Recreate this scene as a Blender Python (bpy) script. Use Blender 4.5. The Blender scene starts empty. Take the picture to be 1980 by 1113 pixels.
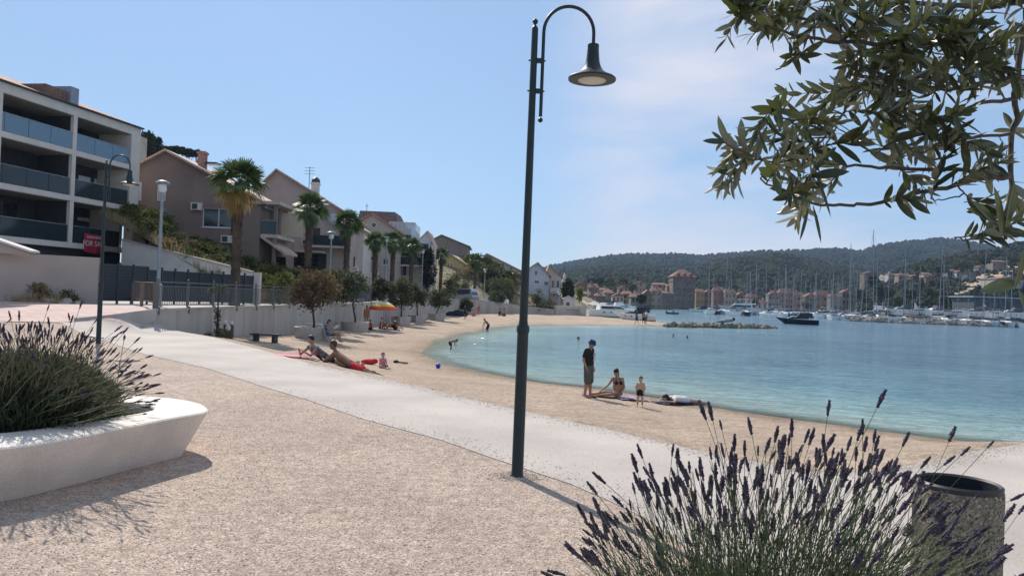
import bpy, bmesh, math, random
from mathutils import Vector, Matrix
from mathutils.geometry import delaunay_2d_cdt
R = math.radians
sc = bpy.context.scene
COL = sc.collection
random.seed(7)

# ---------------------------------------------------------------- camera
FPX = 1500.0; W0, H0 = 1980.0, 1113.0
CAM = Vector((0, 0, 1.7)); PITCH = math.atan(16.5/FPX); ROLL = R(2.3)
_F = Vector((0, math.cos(PITCH), math.sin(PITCH))); _R0 = Vector((1, 0, 0)); _U0 = Vector((0, -math.sin(PITCH), math.cos(PITCH)))
_R = _R0*math.cos(ROLL)+_U0*math.sin(ROLL); _U = -_R0*math.sin(ROLL)+_U0*math.cos(ROLL)
cd = bpy.data.cameras.new('camera'); cam = bpy.data.objects.new('camera', cd); COL.objects.link(cam); sc.camera = cam
cd.sensor_width = 36; cd.lens = 36*FPX/W0; cd.clip_start = 0.05; cd.clip_end = 8000
M = Matrix((( _R.x, _U.x, -_F.x, 0), (_R.y, _U.y, -_F.y, 0), (_R.z, _U.z, -_F.z, 1.7), (0, 0, 0, 1)))
cam.matrix_world = M

# ---------------------------------------------------------------- sky and sun
SUN_AZ = R(-28); SUN_EL = R(42)             # azimuth from +Y towards +X
world = bpy.data.worlds.new('World'); sc.world = world; world.use_nodes = True
nt = world.node_tree; N = nt.nodes; L = nt.links; N.clear()
out = N.new('ShaderNodeOutputWorld'); bg = N.new('ShaderNodeBackground'); L.new(bg.outputs[0], out.inputs[0])
sky = N.new('ShaderNodeTexSky'); sky.sky_type = 'NISHITA'; sky.sun_disc = False
sky.sun_elevation = SUN_EL; sky.sun_rotation = SUN_AZ; sky.air_density = 1.0; sky.dust_density = 0.2; sky.ozone_density = 2.0; sky.altitude = 100
tc = N.new('ShaderNodeTexCoord')
mp = N.new('ShaderNodeMapping'); mp.inputs['Scale'].default_value = (1.0, 1.0, 4.0); mp.inputs['Location'].default_value = (0.3, 0.2, 0.15)
n1 = N.new('ShaderNodeTexNoise'); n1.inputs['Scale'].default_value = 1.6; n1.inputs['Detail'].default_value = 9; n1.inputs['Roughness'].default_value = 0.55; n1.inputs['Distortion'].default_value = 0.35
cr = N.new('ShaderNodeValToRGB'); cr.color_ramp.elements[0].position = 0.40; cr.color_ramp.elements[1].position = 0.60
L.new(tc.outputs['Generated'], mp.inputs[0]); L.new(mp.outputs[0], n1.inputs[0]); L.new(n1.outputs[0], cr.inputs[0])
# the thin cloud lies over the part of the sky beyond the marina
sep = N.new('ShaderNodeSeparateXYZ'); L.new(tc.outputs['Generated'], sep.inputs[0])
mr = N.new('ShaderNodeMapRange'); mr.inputs[1].default_value = 0.0; mr.inputs[2].default_value = 0.17; mr.interpolation_type = 'SMOOTHSTEP'
L.new(sep.outputs[0], mr.inputs[0])
mul = N.new('ShaderNodeMath'); mul.operation = 'MULTIPLY'; L.new(cr.outputs[0], mul.inputs[0]); L.new(mr.outputs[0], mul.inputs[1])
mu2 = N.new('ShaderNodeMath'); mu2.operation = 'MULTIPLY'; mu2.inputs[1].default_value = 0.92; L.new(mul.outputs[0], mu2.inputs[0])
mixc = N.new('ShaderNodeMixRGB'); mixc.inputs[2].default_value = (7.4, 7.4, 8.2, 1)
L.new(mu2.outputs[0], mixc.inputs[0])
tint = N.new('ShaderNodeMixRGB'); tint.blend_type = 'MULTIPLY'; tint.inputs[0].default_value = 1; tint.inputs[2].default_value = (0.86, 0.96, 1.10, 1)
haz = N.new('ShaderNodeMixRGB'); haz.inputs[0].default_value = 0.6; haz.inputs[2].default_value = (3.75, 5.5, 7.8, 1)   # thin summer haze evens out the sky
L.new(sky.outputs[0], tint.inputs[1]); L.new(tint.outputs[0], haz.inputs[1]); L.new(haz.outputs[0], mixc.inputs[1]); L.new(mixc.outputs[0], bg.inputs[0])
bg.inputs[1].default_value = 0.088
sd = bpy.data.lights.new('sun', 'SUN'); sd.energy = 4.9; sd.angle = R(0.53); sd.color = (1.0, 0.93, 0.84)
sun = bpy.data.objects.new('sun', sd); COL.objects.link(sun)
sdir = Vector((math.sin(SUN_AZ)*math.cos(SUN_EL), math.cos(SUN_AZ)*math.cos(SUN_EL), math.sin(SUN_EL)))
sun.rotation_euler = sdir.to_track_quat('Z', 'Y').to_euler(); sun.location = sdir*50
sc.view_settings.view_transform = 'Standard'; sc.view_settings.look = 'None'; sc.view_settings.gamma = 1.0
sc.view_settings.exposure = 0.23
HAZE = 0.00011
sc.cycles.max_bounces = 8; sc.cycles.transparent_max_bounces = 16; sc.cycles.volume_bounces = 0
sc.cycles.caustics_reflective = False; sc.cycles.caustics_refractive = False

# ---------------------------------------------------------------- pixels of the photograph -> the place
def ray(px, py): return _F + _R*((px-W0/2)/FPX) - _U*((py-H0/2)/FPX)
def G(px, py, z=0.0):
    d = ray(px, py); t = (z-1.7)/d.z; return CAM + d*t
def P(px, py, D):
    d = ray(px, py); return CAM + d*(D/d.y)
def plane_hit(px, py, p0, n):
    d = ray(px, py); return CAM + d*((p0-CAM).dot(n)/d.dot(n))

# ---------------------------------------------------------------- objects
ORG = {}
def tag(o, label=None, cat=None, group=None, kind=None):
    if label: o['label'] = label
    if cat: o['category'] = cat
    if group: o['group'] = group
    if kind: o['kind'] = kind
    return o
def thing(name, label, cat, loc=(0, 0, 0), group=None, rz=0):
    o = bpy.data.objects.new(name, None); COL.objects.link(o); o.location = loc; o.rotation_euler = (0, 0, rz)
    o.empty_display_size = 0.2; ORG[o.name] = Vector(loc)
    return tag(o, label, cat, group)
def copy_tree(o, parent=None):
    c = o.copy(); COL.objects.link(c)
    if parent: c.parent = parent
    for ch in o.children: copy_tree(ch, c)
    return c
class MB:
    def __init__(s): s.v = []; s.f = []; s.fl = None; s.sm = False
    def add(s, vs, fs):
        b = len(s.v); s.v += [tuple(v) for v in vs]; s.f += [tuple(i+b for i in f) for f in fs]; return s
    def box(s, a, b):
        x0, y0, z0 = a; x1, y1, z1 = b
        return s.add([(x0,y0,z0),(x1,y0,z0),(x1,y1,z0),(x0,y1,z0),(x0,y0,z1),(x1,y0,z1),(x1,y1,z1),(x0,y1,z1)],
                     [(0,3,2,1),(4,5,6,7),(0,1,5,4),(1,2,6,5),(2,3,7,6),(3,0,4,7)])
    def obox(s, o, u, v, w):      # box from corner o with edge vectors
        o, u, v, w = map(Vector, (o, u, v, w))
        p = [o, o+u, o+u+v, o+v, o+w, o+u+w, o+u+v+w, o+v+w]
        f = [(0,3,2,1),(4,5,6,7),(0,1,5,4),(1,2,6,5),(2,3,7,6),(3,0,4,7)]
        if u.cross(v).dot(w) < 0: f = [tuple(reversed(q)) for q in f]
        return s.add(p, f)
    def quad(s, a, b, c, d): return s.add([a, b, c, d], [(0, 1, 2, 3)])
    def prism(s, pts, off):       # closed extrusion of a planar polygon
        n = len(pts); off = Vector(off); pts = [Vector(p) for p in pts]
        nrm = Vector((0, 0, 0))
        for i in range(n): nrm += pts[i].cross(pts[(i+1) % n])
        if nrm.dot(off) > 0: pts = pts[::-1]
        return s.add(pts+[p+off for p in pts], [tuple(range(n)), tuple(range(2*n-1, n-1, -1))]+[(i, i+n, (i+1) % n+n, (i+1) % n) for i in range(n)])
    def tube(s, pts, rad, n=8, caps=True):
        pts = [Vector(p) for p in pts]
        if not isinstance(rad, (list, tuple)): rad = [rad]*len(pts)
        b = len(s.v); prev = None
        for i, p in enumerate(pts):
            t = (pts[min(i+1, len(pts)-1)]-pts[max(i-1, 0)])
            t = t.normalized() if t.length > 1e-9 else Vector((0, 0, 1))
            if prev is None:
                a = Vector((0, 0, 1)) if abs(t.z) < 0.9 else Vector((1, 0, 0)); x = t.cross(a).normalized()
            else:
                x = (prev - t*prev.dot(t)); x = x.normalized() if x.length > 1e-6 else t.orthogonal().normalized()
            prev = x; y = t.cross(x)
            for k in range(n):
                q = p + (x*math.cos(2*math.pi*k/n)+y*math.sin(2*math.pi*k/n))*rad[i]; s.v.append(tuple(q))
        for i in range(len(pts)-1):
            for k in range(n):
                s.f.append((b+i*n+k, b+i*n+(k+1) % n, b+(i+1)*n+(k+1) % n, b+(i+1)*n+k))
        if caps:
            s.f.append(tuple(b+k for k in range(n-1, -1, -1))); s.f.append(tuple(b+(len(pts)-1)*n+k for k in range(n)))
        return s
    def lathe(s, prof, c=(0, 0, 0), n=24, axis=None):
        b = len(s.v); c = Vector(c); q = (axis.to_track_quat('Z', 'Y') if axis else None)
        for r, z in prof:
            for k in range(n):
                p = Vector((r*math.cos(2*math.pi*k/n), r*math.sin(2*math.pi*k/n), z))
                if q: p = q @ p
                s.v.append(tuple(c+p))
        for i in range(len(prof)-1):
            for k in range(n): s.f.append((b+i*n+k, b+i*n+(k+1) % n, b+(i+1)*n+(k+1) % n, b+(i+1)*n+k))
        s.f.append(tuple(b+k for k in range(n-1, -1, -1))); s.f.append(tuple(b+(len(prof)-1)*n+k for k in range(n)))
        return s
    def ell(s, c, r, q=None, n=10, m=7):
        c = Vector(c); b = len(s.v)
        if not isinstance(r, (list, tuple)): r = (r, r, r)
        for j in range(1, m):
            a = math.pi*j/m
            for k in range(n):
                p = Vector((r[0]*math.sin(a)*math.cos(2*math.pi*k/n), r[1]*math.sin(a)*math.sin(2*math.pi*k/n), r[2]*math.cos(a)))
                if q: p = q @ p
                s.v.append(tuple(c+p))
        for sg in (1, -1):
            p = Vector((0, 0, r[2]*sg)); p = q @ p if q else p; s.v.append(tuple(c+p))
        for j in range(m-2):
            for k in range(n): s.f.append((b+j*n+k, b+(j+1)*n+k, b+(j+1)*n+(k+1) % n, b+j*n+(k+1) % n))
        t = b+(m-1)*n
        for k in range(n): s.f.append((t, b+k, b+(k+1) % n)); s.f.append((t+1, b+(m-2)*n+(k+1) % n, b+(m-2)*n+k))
        return s
    def build(s, name, mat, parent=None, smooth=False, loc=None, label=None):
        org = Vector((0, 0, 0))
        if parent is not None: org = ORG.get(parent.name, org)
        elif loc is not None: org = Vector(loc)
        me = bpy.data.meshes.new(name); me.from_pydata([(v[0]-org.x, v[1]-org.y, v[2]-org.z) for v in s.v], [], s.f); me.validate(); me.update()
        me.materials.append(mat)
        if smooth: me.polygons.foreach_set('use_smooth', [True]*len(me.polygons))
        if smooth == 'auto': me.set_sharp_from_angle(angle=R(35))
        o = bpy.data.objects.new(name, me); COL.objects.link(o); ORG[o.name] = org
        if parent is not None: o.parent = parent
        elif loc is not None: o.location = org
        if label: o['label'] = label
        return o
def ss(a, b, x):
    t = max(0.0, min(1.0, (x-a)/(b-a))); return t*t*(3-2*t)
def lerp(a, b, t): return a+(b-a)*t

# ---------------------------------------------------------------- materials
MT = {}
def mat(name, col, rough=0.8, var=0.12, scale=4.0, bump=0.0, bscale=40.0, metal=0.0, col2=None, spec=0.4, trans=0.0, detail=5, stretch=None, dist=0.01, fine=0.0, fscale=120):
    if name in MT: return MT[name]
    m = bpy.data.materials.new(name); m.use_nodes = True; t = m.node_tree; n = t.nodes; l = t.links
    b = n['Principled BSDF']; b.inputs['Roughness'].default_value = rough; b.inputs['Metallic'].default_value = metal
    b.inputs['Specular IOR Level'].default_value = spec
    c = n.new('ShaderNodeTexCoord'); src = c.outputs['Object']
    if stretch:
        mm = n.new('ShaderNodeMapping'); mm.inputs['Scale'].default_value = stretch; l.new(src, mm.inputs[0]); src = mm.outputs[0]
    x = n.new('ShaderNodeTexNoise'); x.inputs['Scale'].default_value = scale; x.inputs['Detail'].default_value = detail; l.new(src, x.inputs[0])
    mix = n.new('ShaderNodeMixRGB')
    mix.inputs[1].default_value = tuple(k*(1-var) for k in col)+(1,); c2 = col2 or tuple(min(1, k*(1+var)) for k in col)
    mix.inputs[2].default_value = tuple(c2)+(1,)
    rr = n.new('ShaderNodeMapRange'); rr.inputs[1].default_value = 0.33; rr.inputs[2].default_value = 0.67; l.new(x.outputs[0], rr.inputs[0]); l.new(rr.outputs[0], mix.inputs[0])
    co = mix.outputs[0]
    if fine:
        y = n.new('ShaderNodeTexNoise'); y.inputs['Scale'].default_value = fscale; y.inputs['Detail'].default_value = 2; l.new(src, y.inputs[0])
        r2 = n.new('ShaderNodeMapRange'); r2.inputs[1].default_value = 0.3; r2.inputs[2].default_value = 0.7; r2.inputs[3].default_value = 1-fine; r2.inputs[4].default_value = 1+fine; l.new(y.outputs[0], r2.inputs[0])
        vm = n.new('ShaderNodeVectorMath'); vm.operation = 'SCALE'; l.new(co, vm.inputs[0]); l.new(r2.outputs[0], vm.inputs['Scale']); co = vm.outputs[0]
    l.new(co, b.inputs['Base Color'])
    if bump:
        z = n.new('ShaderNodeTexNoise'); z.inputs['Scale'].default_value = bscale; z.inputs['Detail'].default_value = 4; l.new(src, z.inputs[0])
        bp = n.new('ShaderNodeBump'); bp.inputs['Strength'].default_value = bump; bp.inputs['Distance'].default_value = dist; l.new(z.outputs[0], bp.inputs['Height']); l.new(bp.outputs[0], b.inputs['Normal'])
    if trans:
        tl = n.new('ShaderNodeBsdfTranslucent'); l.new(co, tl.inputs[0]); ms = n.new('ShaderNodeMixShader'); ms.inputs[0].default_value = trans
        l.new(b.outputs[0], ms.inputs[1]); l.new(tl.outputs[0], ms.inputs[2]); l.new(ms.outputs[0], n['Material Output'].inputs[0])
    MT[name] = m; return m
def glass_mat(name, col, alpha=0.5, rough=0.05):
    if name in MT: return MT[name]
    m = mat(name, col, rough=rough, var=0.05, spec=0.6); t = m.node_tree; n = t.nodes; l = t.links
    b = n['Principled BSDF']; tr = n.new('ShaderNodeBsdfTransparent'); tr.inputs[0].default_value = tuple(min(1, 0.55+0.45*c) for c in col)+(1,)
    ms = n.new('ShaderNodeMixShader'); ms.inputs[0].default_value = alpha; l.new(tr.outputs[0], ms.inputs[1]); l.new(b.outputs[0], ms.inputs[2]); l.new(ms.outputs[0], n['Material Output'].inputs[0])
    return m
def grit_mat(name, cols, rough=0.95, vscale=60, big=0.35, bump=0.6, dist=0.01, wet=False):
    """loose stone: cells of different colours over broad mottling"""
    m = bpy.data.materials.new(name); m.use_nodes = True; t = m.node_tree; n = t.nodes; l = t.links
    b = n['Principled BSDF']; b.inputs['Roughness'].default_value = rough; b.inputs['Specular IOR Level'].default_value = 0.2
    c = n.new('ShaderNodeTexCoord'); src = c.outputs['Object']
    v = n.new('ShaderNodeTexVoronoi'); v.inputs['Scale'].default_value = vscale; l.new(src, v.inputs['Vector'])
    ramp = n.new('ShaderNodeValToRGB'); e = ramp.color_ramp.elements; e[0].position = 0; e[0].color = tuple(cols[0])+(1,); e[1].position = 1; e[1].color = tuple(cols[-1])+(1,)
    for i, k in enumerate(cols[1:-1]): q = e.new((i+1)/(len(cols)-1)); q.color = tuple(k)+(1,)
    sp = n.new('ShaderNodeSeparateColor'); l.new(v.outputs['Color'], sp.inputs[0]); l.new(sp.outputs[0], ramp.inputs[0])
    x = n.new('ShaderNodeTexNoise'); x.inputs['Scale'].default_value = big; x.inputs['Detail'].default_value = 8; x.inputs['Roughness'].default_value = 0.65; l.new(src, x.inputs[0])
    r2 = n.new('ShaderNodeMapRange'); r2.inputs[1].default_value = 0.3; r2.inputs[2].default_value = 0.7; r2.inputs[3].default_value = 0.80; r2.inputs[4].default_value = 1.16; l.new(x.outputs[0], r2.inputs[0])
    x3 = n.new('ShaderNodeTexNoise'); x3.inputs['Scale'].default_value = 8.0; x3.inputs['Detail'].default_value = 8; x3.inputs['Roughness'].default_value = 0.7; l.new(src, x3.inputs[0])
    r3 = n.new('ShaderNodeMapRange'); r3.inputs[1].default_value = 0.3; r3.inputs[2].default_value = 0.7; r3.inputs[3].default_value = 0.74; r3.inputs[4].default_value = 1.20; l.new(x3.outputs[0], r3.inputs[0])
    mm = n.new('ShaderNodeMath'); mm.operation = 'MULTIPLY'; l.new(r2.outputs[0], mm.inputs[0]); l.new(r3.outputs[0], mm.inputs[1])
    vm = n.new('ShaderNodeVectorMath'); vm.operation = 'SCALE'; l.new(ramp.outputs[0], vm.inputs[0]); l.new(mm.outputs[0], vm.inputs['Scale'])
    co = vm.outputs[0]
    if wet:
        at = n.new('ShaderNodeAttribute'); at.attribute_name = 'wet'
        mw = n.new('ShaderNodeMixRGB'); mw.blend_type = 'MULTIPLY'; mw.inputs[2].default_value = (0.66, 0.62, 0.56, 1); l.new(at.outputs['Fac'], mw.inputs[0]); l.new(co, mw.inputs[1]); co = mw.outputs[0]
    l.new(co, b.inputs['Base Color'])
    ad = n.new('ShaderNodeMath'); ad.operation = 'MULTIPLY_ADD'; ad.inputs[1].default_value = 3.0; l.new(x3.outputs[0], ad.inputs[0]); l.new(v.outputs['Distance'], ad.inputs[2])
    hsrc = ad.outputs[0]
    if wet:        # footprints and dimples
        x4 = n.new('ShaderNodeTexNoise'); x4.inputs['Scale'].default_value = 2.4; x4.inputs['Detail'].default_value = 3; l.new(src, x4.inputs[0])
        a4 = n.new('ShaderNodeMath'); a4.operation = 'MULTIPLY_ADD'; a4.inputs[1].default_value = 9.0; l.new(x4.outputs[0], a4.inputs[0]); l.new(ad.outputs[0], a4.inputs[2]); hsrc = a4.outputs[0]
    bp = n.new('ShaderNodeBump'); bp.inputs['Strength'].default_value = bump; bp.inputs['Distance'].default_value = dist; l.new(hsrc, bp.inputs['Height']); l.new(bp.outputs[0], b.inputs['Normal'])
    MT[name] = m; return m

m_gravel = grit_mat('gravel', [(0.23,0.165,0.125),(0.43,0.33,0.262),(0.51,0.402,0.325),(0.33,0.25,0.20),(0.66,0.555,0.465)], vscale=75, big=0.5, bump=0.75, dist=0.010)
m_sand = grit_mat('pebble_sand', [(0.28,0.205,0.145),(0.45,0.34,0.255),(0.52,0.405,0.31),(0.37,0.28,0.205),(0.62,0.51,0.41)], vscale=45, big=0.35, bump=0.8, dist=0.025, wet=True)
m_conc = mat('path_concrete', (0.42,0.37,0.33), rough=0.9, var=0.13, scale=0.6, bump=0.35, bscale=45, detail=12, fine=0.13, fscale=70)
m_conc2 = mat('planter_concrete', (0.70,0.63,0.56), rough=0.85, var=0.13, scale=1.8, bump=0.45, bscale=38, detail=12, fine=0.10, fscale=70, dist=0.008)
m_wallc = mat('wall_concrete', (0.40,0.37,0.34), rough=0.9, var=0.16, scale=1.2, bump=0.2, bscale=20, stretch=(1, 1, 0.25), detail=8)
m_white = mat('white_render', (0.60,0.56,0.52), rough=0.85, var=0.06, scale=1.5, detail=7)
m_asph = mat('asphalt', (0.16,0.155,0.15), rough=0.95, var=0.15, scale=1.5, fine=0.15)
m_green = mat('lamp_paint', (0.013,0.022,0.024), rough=0.42, var=0.15, scale=9, bump=0.08, bscale=150)
m_grey = mat('galvanised', (0.25,0.28,0.29), rough=0.5, var=0.1, metal=0.3)
m_soil = mat('soil', (0.06,0.045,0.03), rough=1, var=0.4, scale=20, bump=0.6)

# ---------------------------------------------------------------- plan of the place
PATH_OUT = [G(x, y) for x, y in [(300,633),(350,641),(410,652),(500,675),(600,703),(700,724),(800,745),(900,770),(1040,801),(1230,843),(1372,877),(1515,903),(1600,912),(1700,914),(1760,900),(1820,886),(1880,873),(1990,857)]]
PATH_OUT = [p.xy for p in PATH_OUT]+[Vector((16, 10.6)), Vector((60, 10.8))]
PATH_IN = [G(x, y).xy for x, y in [(60,633),(120,640),(190,655),(280,685),(400,712),(500,745),(600,775),(700,810),(850,850),(950,885),(1100,935),(1170,965),(1250,1003),(1330,1060),(1380,1113)]]
WALL = [(-12.85,28.2,0.70,-0.2),(-12.7,34.6,0.70,-0.6),(-12.4,43,0.70,-0.9),(-11.5,55,0.70,-1.0),(-10.5,66,0.85,-1.05),(-9.5,78,1.02,-1.05),(-9.0,88,1.08,-1.0),(-7.4,100,1.05,-0.95),(-4.0,109,0.95,-0.95),(0.5,113.5,0.5,-0.9),(6.5,117,0.0,-0.9)]
SHORE_PX = [(1980,866),(1940,858),(1880,853),(1800,845),(1700,832),(1600,818),(1500,805),(1400,790),(1300,775),(1200,757),(1130,748),(1050,740),(960,725),(900,712),(850,700),(822,685),(830,673),(850,662),(890,648),(940,638),(1000,629),(1100,628),(1200,629),(1290,631)]
SHORE = [G(x, y, -1.3).xy for x, y in SHORE_PX]
BAR_BACK = [Vector((24.5, 108)), Vector((24, 116)), Vector((18, 132)), G(1180,608,-1.3).xy, G(1112,606.5,-1.3).xy, G(1150,600.5,-1.3).xy, G(1200,599,-1.3).xy, Vector((60, 330)), Vector((75, 392))]
SEA = [Vector((40, 13.2))]+SHORE+BAR_BACK+[Vector((900, 392)), Vector((900, 13.2))]
def pt_in(p, poly):
    x, y = p[0], p[1]; c = False; j = len(poly)-1
    for i in range(len(poly)):
        a, b = poly[i], poly[j]
        if (a[1] > y) != (b[1] > y) and x < (b[0]-a[0])*(y-a[1])/(b[1]-a[1])+a[0]: c = not c
        j = i
    return c
def dseg(p, line, closed=False):
    best = 1e9; bi = 0; bt = 0; x, y = p[0], p[1]
    for i in range(len(line)-(0 if closed else 1)):
        a = line[i]; b = line[(i+1) % len(line)]; dx = b[0]-a[0]; dy = b[1]-a[1]
        t = max(0, min(1, ((x-a[0])*dx+(y-a[1])*dy)/(dx*dx+dy*dy+1e-12))); d = math.hypot(a[0]+dx*t-x, a[1]+dy*t-y)
        if d < best: best, bi, bt = d, i, t
    return best, bi, bt
SHORE_ALL = [Vector((60, 13.2))]+SEA[0:1]+SHORE+BAR_BACK
def in_sea(p): return pt_in(p, SEA)
def hnoise(x, y): return 0.5*math.sin(x*1.7+1.3*math.sin(y*0.9))+0.3*math.sin(y*2.3+x*0.7)+0.2*math.sin(x*4.1-y*3.3)
def h_beach(x, y):
    p = (x, y); ds, _, _ = dseg(p, SHORE_ALL)
    if in_sea(p): return -1.3-min(0.16*ds+0.006*ds*ds, 3.2)
    dp, _, _ = dseg(p, PATH_OUT); dw, i, t = dseg(p, WALL); zw = lerp(WALL[i][3], WALL[i+1][3], t)
    a, b, c = 1/(dp+0.02)**1.6, 1/(dw+0.02)**1.6, 1/(ds+0.02)**1.6
    z = (a*(-0.03-0.85*ss(0.2, 4.2, dp))+b*zw+c*-1.3)/(a+b+c)
    k = min(1, min(ds, dp, dw)/1.5)
    return z+0.10*ss(0, 4, ds)*ss(60, 90, y)+0.022*k*hnoise(x, y)
def h_plaza(x, y): return 0.7*ss(21.5, 30.6, y)*ss(-12.9, -13.6, x)
SB = [(-18,33),(-14.4,42),(-14.6,60),(-14.8,80),(-13,104),(-7,120),(3,130),(14,150),(24,190),(30,300)]
def st(y): return 0.7 if y < 60 else (lerp(0.7, 1.0, ss(60, 85, y)) if y < 104 else lerp(1.0, 0.0, ss(104, 125, y)))
def h_hill(x, y):
    d, _, _ = dseg((x, y), SB); return st(y)+28*(1-math.exp(-d/62.0))
def ray_to(px, py, hf):
    d = ray(px, py); d = d/d.y; y = 3.0; prev = None
    while y < 400:
        p = CAM+d*y
        if p.z <= hf(p.x, p.y):
            lo, hi = prev or 0, y
            for _ in range(20):
                m = (lo+hi)/2; q = CAM+d*m
                if q.z <= hf(q.x, q.y): hi = m
                else: lo = m
            q = CAM+d*hi; return Vector((q.x, q.y, hf(q.x, q.y)))
        prev = y; y += 0.25 if y < 60 else 0.6
    return CAM+d*y
def B(px, py): return ray_to(px, py, h_beach)

def region(name, poly, hf, spacing, m, kind='structure', skirt=0.0, attr=None, dz=0.0):
    """a sheet of land with an exact outline; spacing is a number or a function of y"""
    sp = spacing if callable(spacing) else (lambda y: spacing)
    bd = []
    for i in range(len(poly)):
        a = Vector(poly[i]).to_2d() if len(poly[i]) > 2 else Vector(poly[i]); b = Vector(poly[(i+1) % len(poly)]); b = b.to_2d() if len(b) > 2 else b
        n = max(1, int((b-a).length/sp((a.y+b.y)/2)))
        for k in range(n): bd.append(a.lerp(b, k/n))
    ys = [p.y for p in bd]; pts = list(bd); y = min(ys)
    rnd = random.Random(3)
    while y < max(ys):
        s = sp(y); x = min(p.x for p in bd)
        while x < max(p.x for p in bd):
            q = (x+rnd.uniform(-.3, .3)*s, y+rnd.uniform(-.3, .3)*s)
            if pt_in(q, poly): pts.append(Vector(q))
            x += s
        y += s
    vo, eo, fo, _, _, _ = delaunay_2d_cdt(pts, [], [list(range(len(bd)))], 1, 1e-5)
    mb = MB(); zz = [(v.x, v.y, hf(v.x, v.y)+dz) for v in vo]
    mb.v = zz; mb.f = [tuple(f) for f in fo]
    if skirt:
        b0 = len(mb.v); mb.v += [(p.x, p.y, hf(p.x, p.y)+dz) for p in bd]+[(p.x, p.y, hf(p.x, p.y)+dz-skirt) for p in bd]; n = len(bd)
        mb.f += [(b0+i, b0+(i+1) % n, b0+n+(i+1) % n, b0+n+i) for i in range(n)]
    o = mb.build(name, m, smooth='auto')
    me = o.data
    bm = bmesh.new(); bm.from_mesh(me)
    for f in bm.faces:
        if f.normal.z < -1e-3: f.normal_flip()
    bm.to_mesh(me); bm.free()
    o['kind'] = kind
    if attr:
        at = me.attributes.new(attr[0], 'FLOAT', 'POINT'); at.data.foreach_set('value', [attr[1](v.co.x, v.co.y, v.co.z) for v in me.vertices])
    return o
# ================================================================ the setting
def wetf(x, y, z): 
    d = dseg((x, y), SHORE_ALL)[0]
    if in_sea((x, y)): return 0.45
    return 1-ss(0.15, 1.1+0.01*y, d+0.25*hnoise(x*2, y*2))
beach_poly = [p for p in PATH_OUT]+[Vector((60, 175)), Vector((12, 175)), Vector((6.5, 117.2))]+[Vector(w[:2]) for w in reversed(WALL[:-1])]
region('beach', beach_poly, h_beach, lambda y: 0.35 if y < 30 else (0.6 if y < 45 else (1.2 if y < 70 else 2.2)), m_sand, attr=('wet', wetf))
# gravel plaza and concrete path (the path stands a few cm proud of the gravel)
GL = [Vector((-60, 17)), Vector((-60, -12)), Vector((1.6, -12))]
gravel_poly = [Vector((-60, 19.2)), Vector((-16, 19.4))]+PATH_IN+[Vector((1.3, 2.2)), Vector((1.6, -12)), Vector((-60, -12))]
region('gravel_ground', gravel_poly, h_plaza, lambda y: 1.0, m_gravel)
BR0 = [ray_to(x, y, h_plaza).xy for x, y in [(0,622),(120,624),(235,624)]]
path_poly = [Vector((-60, BR0[0].y)), BR0[0], BR0[1], BR0[2]]+[Vector((-13.6, 27.0))]+PATH_OUT+[Vector((60, -12)), Vector((1.6, -12)), Vector((1.3, 2.2))]+list(reversed(PATH_IN))+[Vector((-16, 19.4)), Vector((-60, 19.2))]
region('concrete_path', path_poly, h_plaza, lambda y: 1.0, m_conc, skirt=0.3, dz=0.008)
# darker raised kerb round the end of the gravel
kb = MB(); kp = [G(x, y) for x, y in [(-60,626),(0,629),(60,633),(120,641),(190,655)]]
for i in range(len(kp)-1):
    a, b = kp[i], kp[i+1]; n = Vector((-(b-a).y, (b-a).x, 0)).normalized()
    h0, h1 = 0.13-0.03*i, 0.10-0.03*i
    kb.add([a, b, b+n*.15, a+n*.15]+[a+Vector((0,0,h0)), b+Vector((0,0,max(h1,.04))), b+n*.15+Vector((0,0,max(h1,.04))), a+n*.15+Vector((0,0,h0))], [(0,1,5,4),(4,5,6,7),(2,3,7,6),(3,0,4,7),(1,2,6,5)])
tag(kb.build('kerb', mat('kerb_stone', (0.36,0.33,0.31), var=0.2)), kind='structure')
# brick paving beyond the path, then pale verge kerb
def brick_mat():
    m = bpy.data.materials.new('pink_paving'); m.use_nodes = True; t = m.node_tree; n = t.nodes; l = t.links; b = n['Principled BSDF']; b.inputs['Roughness'].default_value = 0.9
    c = n.new('ShaderNodeTexCoord'); br = n.new('ShaderNodeTexBrick'); br.inputs['Scale'].default_value = 1.0; br.inputs['Brick Width'].default_value = 0.6; br.inputs['Row Height'].default_value = 0.3; br.inputs['Mortar Size'].default_value = 0.03
    br.inputs['Color1'].default_value = (0.50,0.34,0.30,1); br.inputs['Color2'].default_value = (0.58,0.42,0.37,1); br.inputs['Mortar'].default_value = (0.36,0.29,0.26,1)
    l.new(c.outputs['Object'], br.inputs[0]); l.new(br.outputs[0], b.inputs['Base Color']); return m
region('paved_footpath', [Vector((-60, BR0[0].y)), BR0[0], BR0[1], BR0[2], Vector((-13.6, 27.0)), Vector((-13.75, 30.6)), Vector((-60, 30.6))], h_plaza, 1.0, brick_mat(), dz=0.02)
street_poly = [Vector(w[:2])-Vector((0.24, 0)) for w in WALL]+[Vector((12, 128)), Vector((3, 131))]+[Vector(s) for s in reversed(SB[1:6])]+[Vector((-14.9, 43.6)), Vector((-25, 50)), Vector((-26.3, 57.5)), Vector((-60, 59)), Vector((-60, 30.6)), Vector((-13.75, 30.6)), Vector((-13.6, 28.2))]
region('street', street_poly, lambda x, y: st(y) if y > 30.7 else h_plaza(x, y), 2.0, mat('street_paving', (0.42,0.39,0.36), rough=0.9, var=0.15, scale=1.0))
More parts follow.
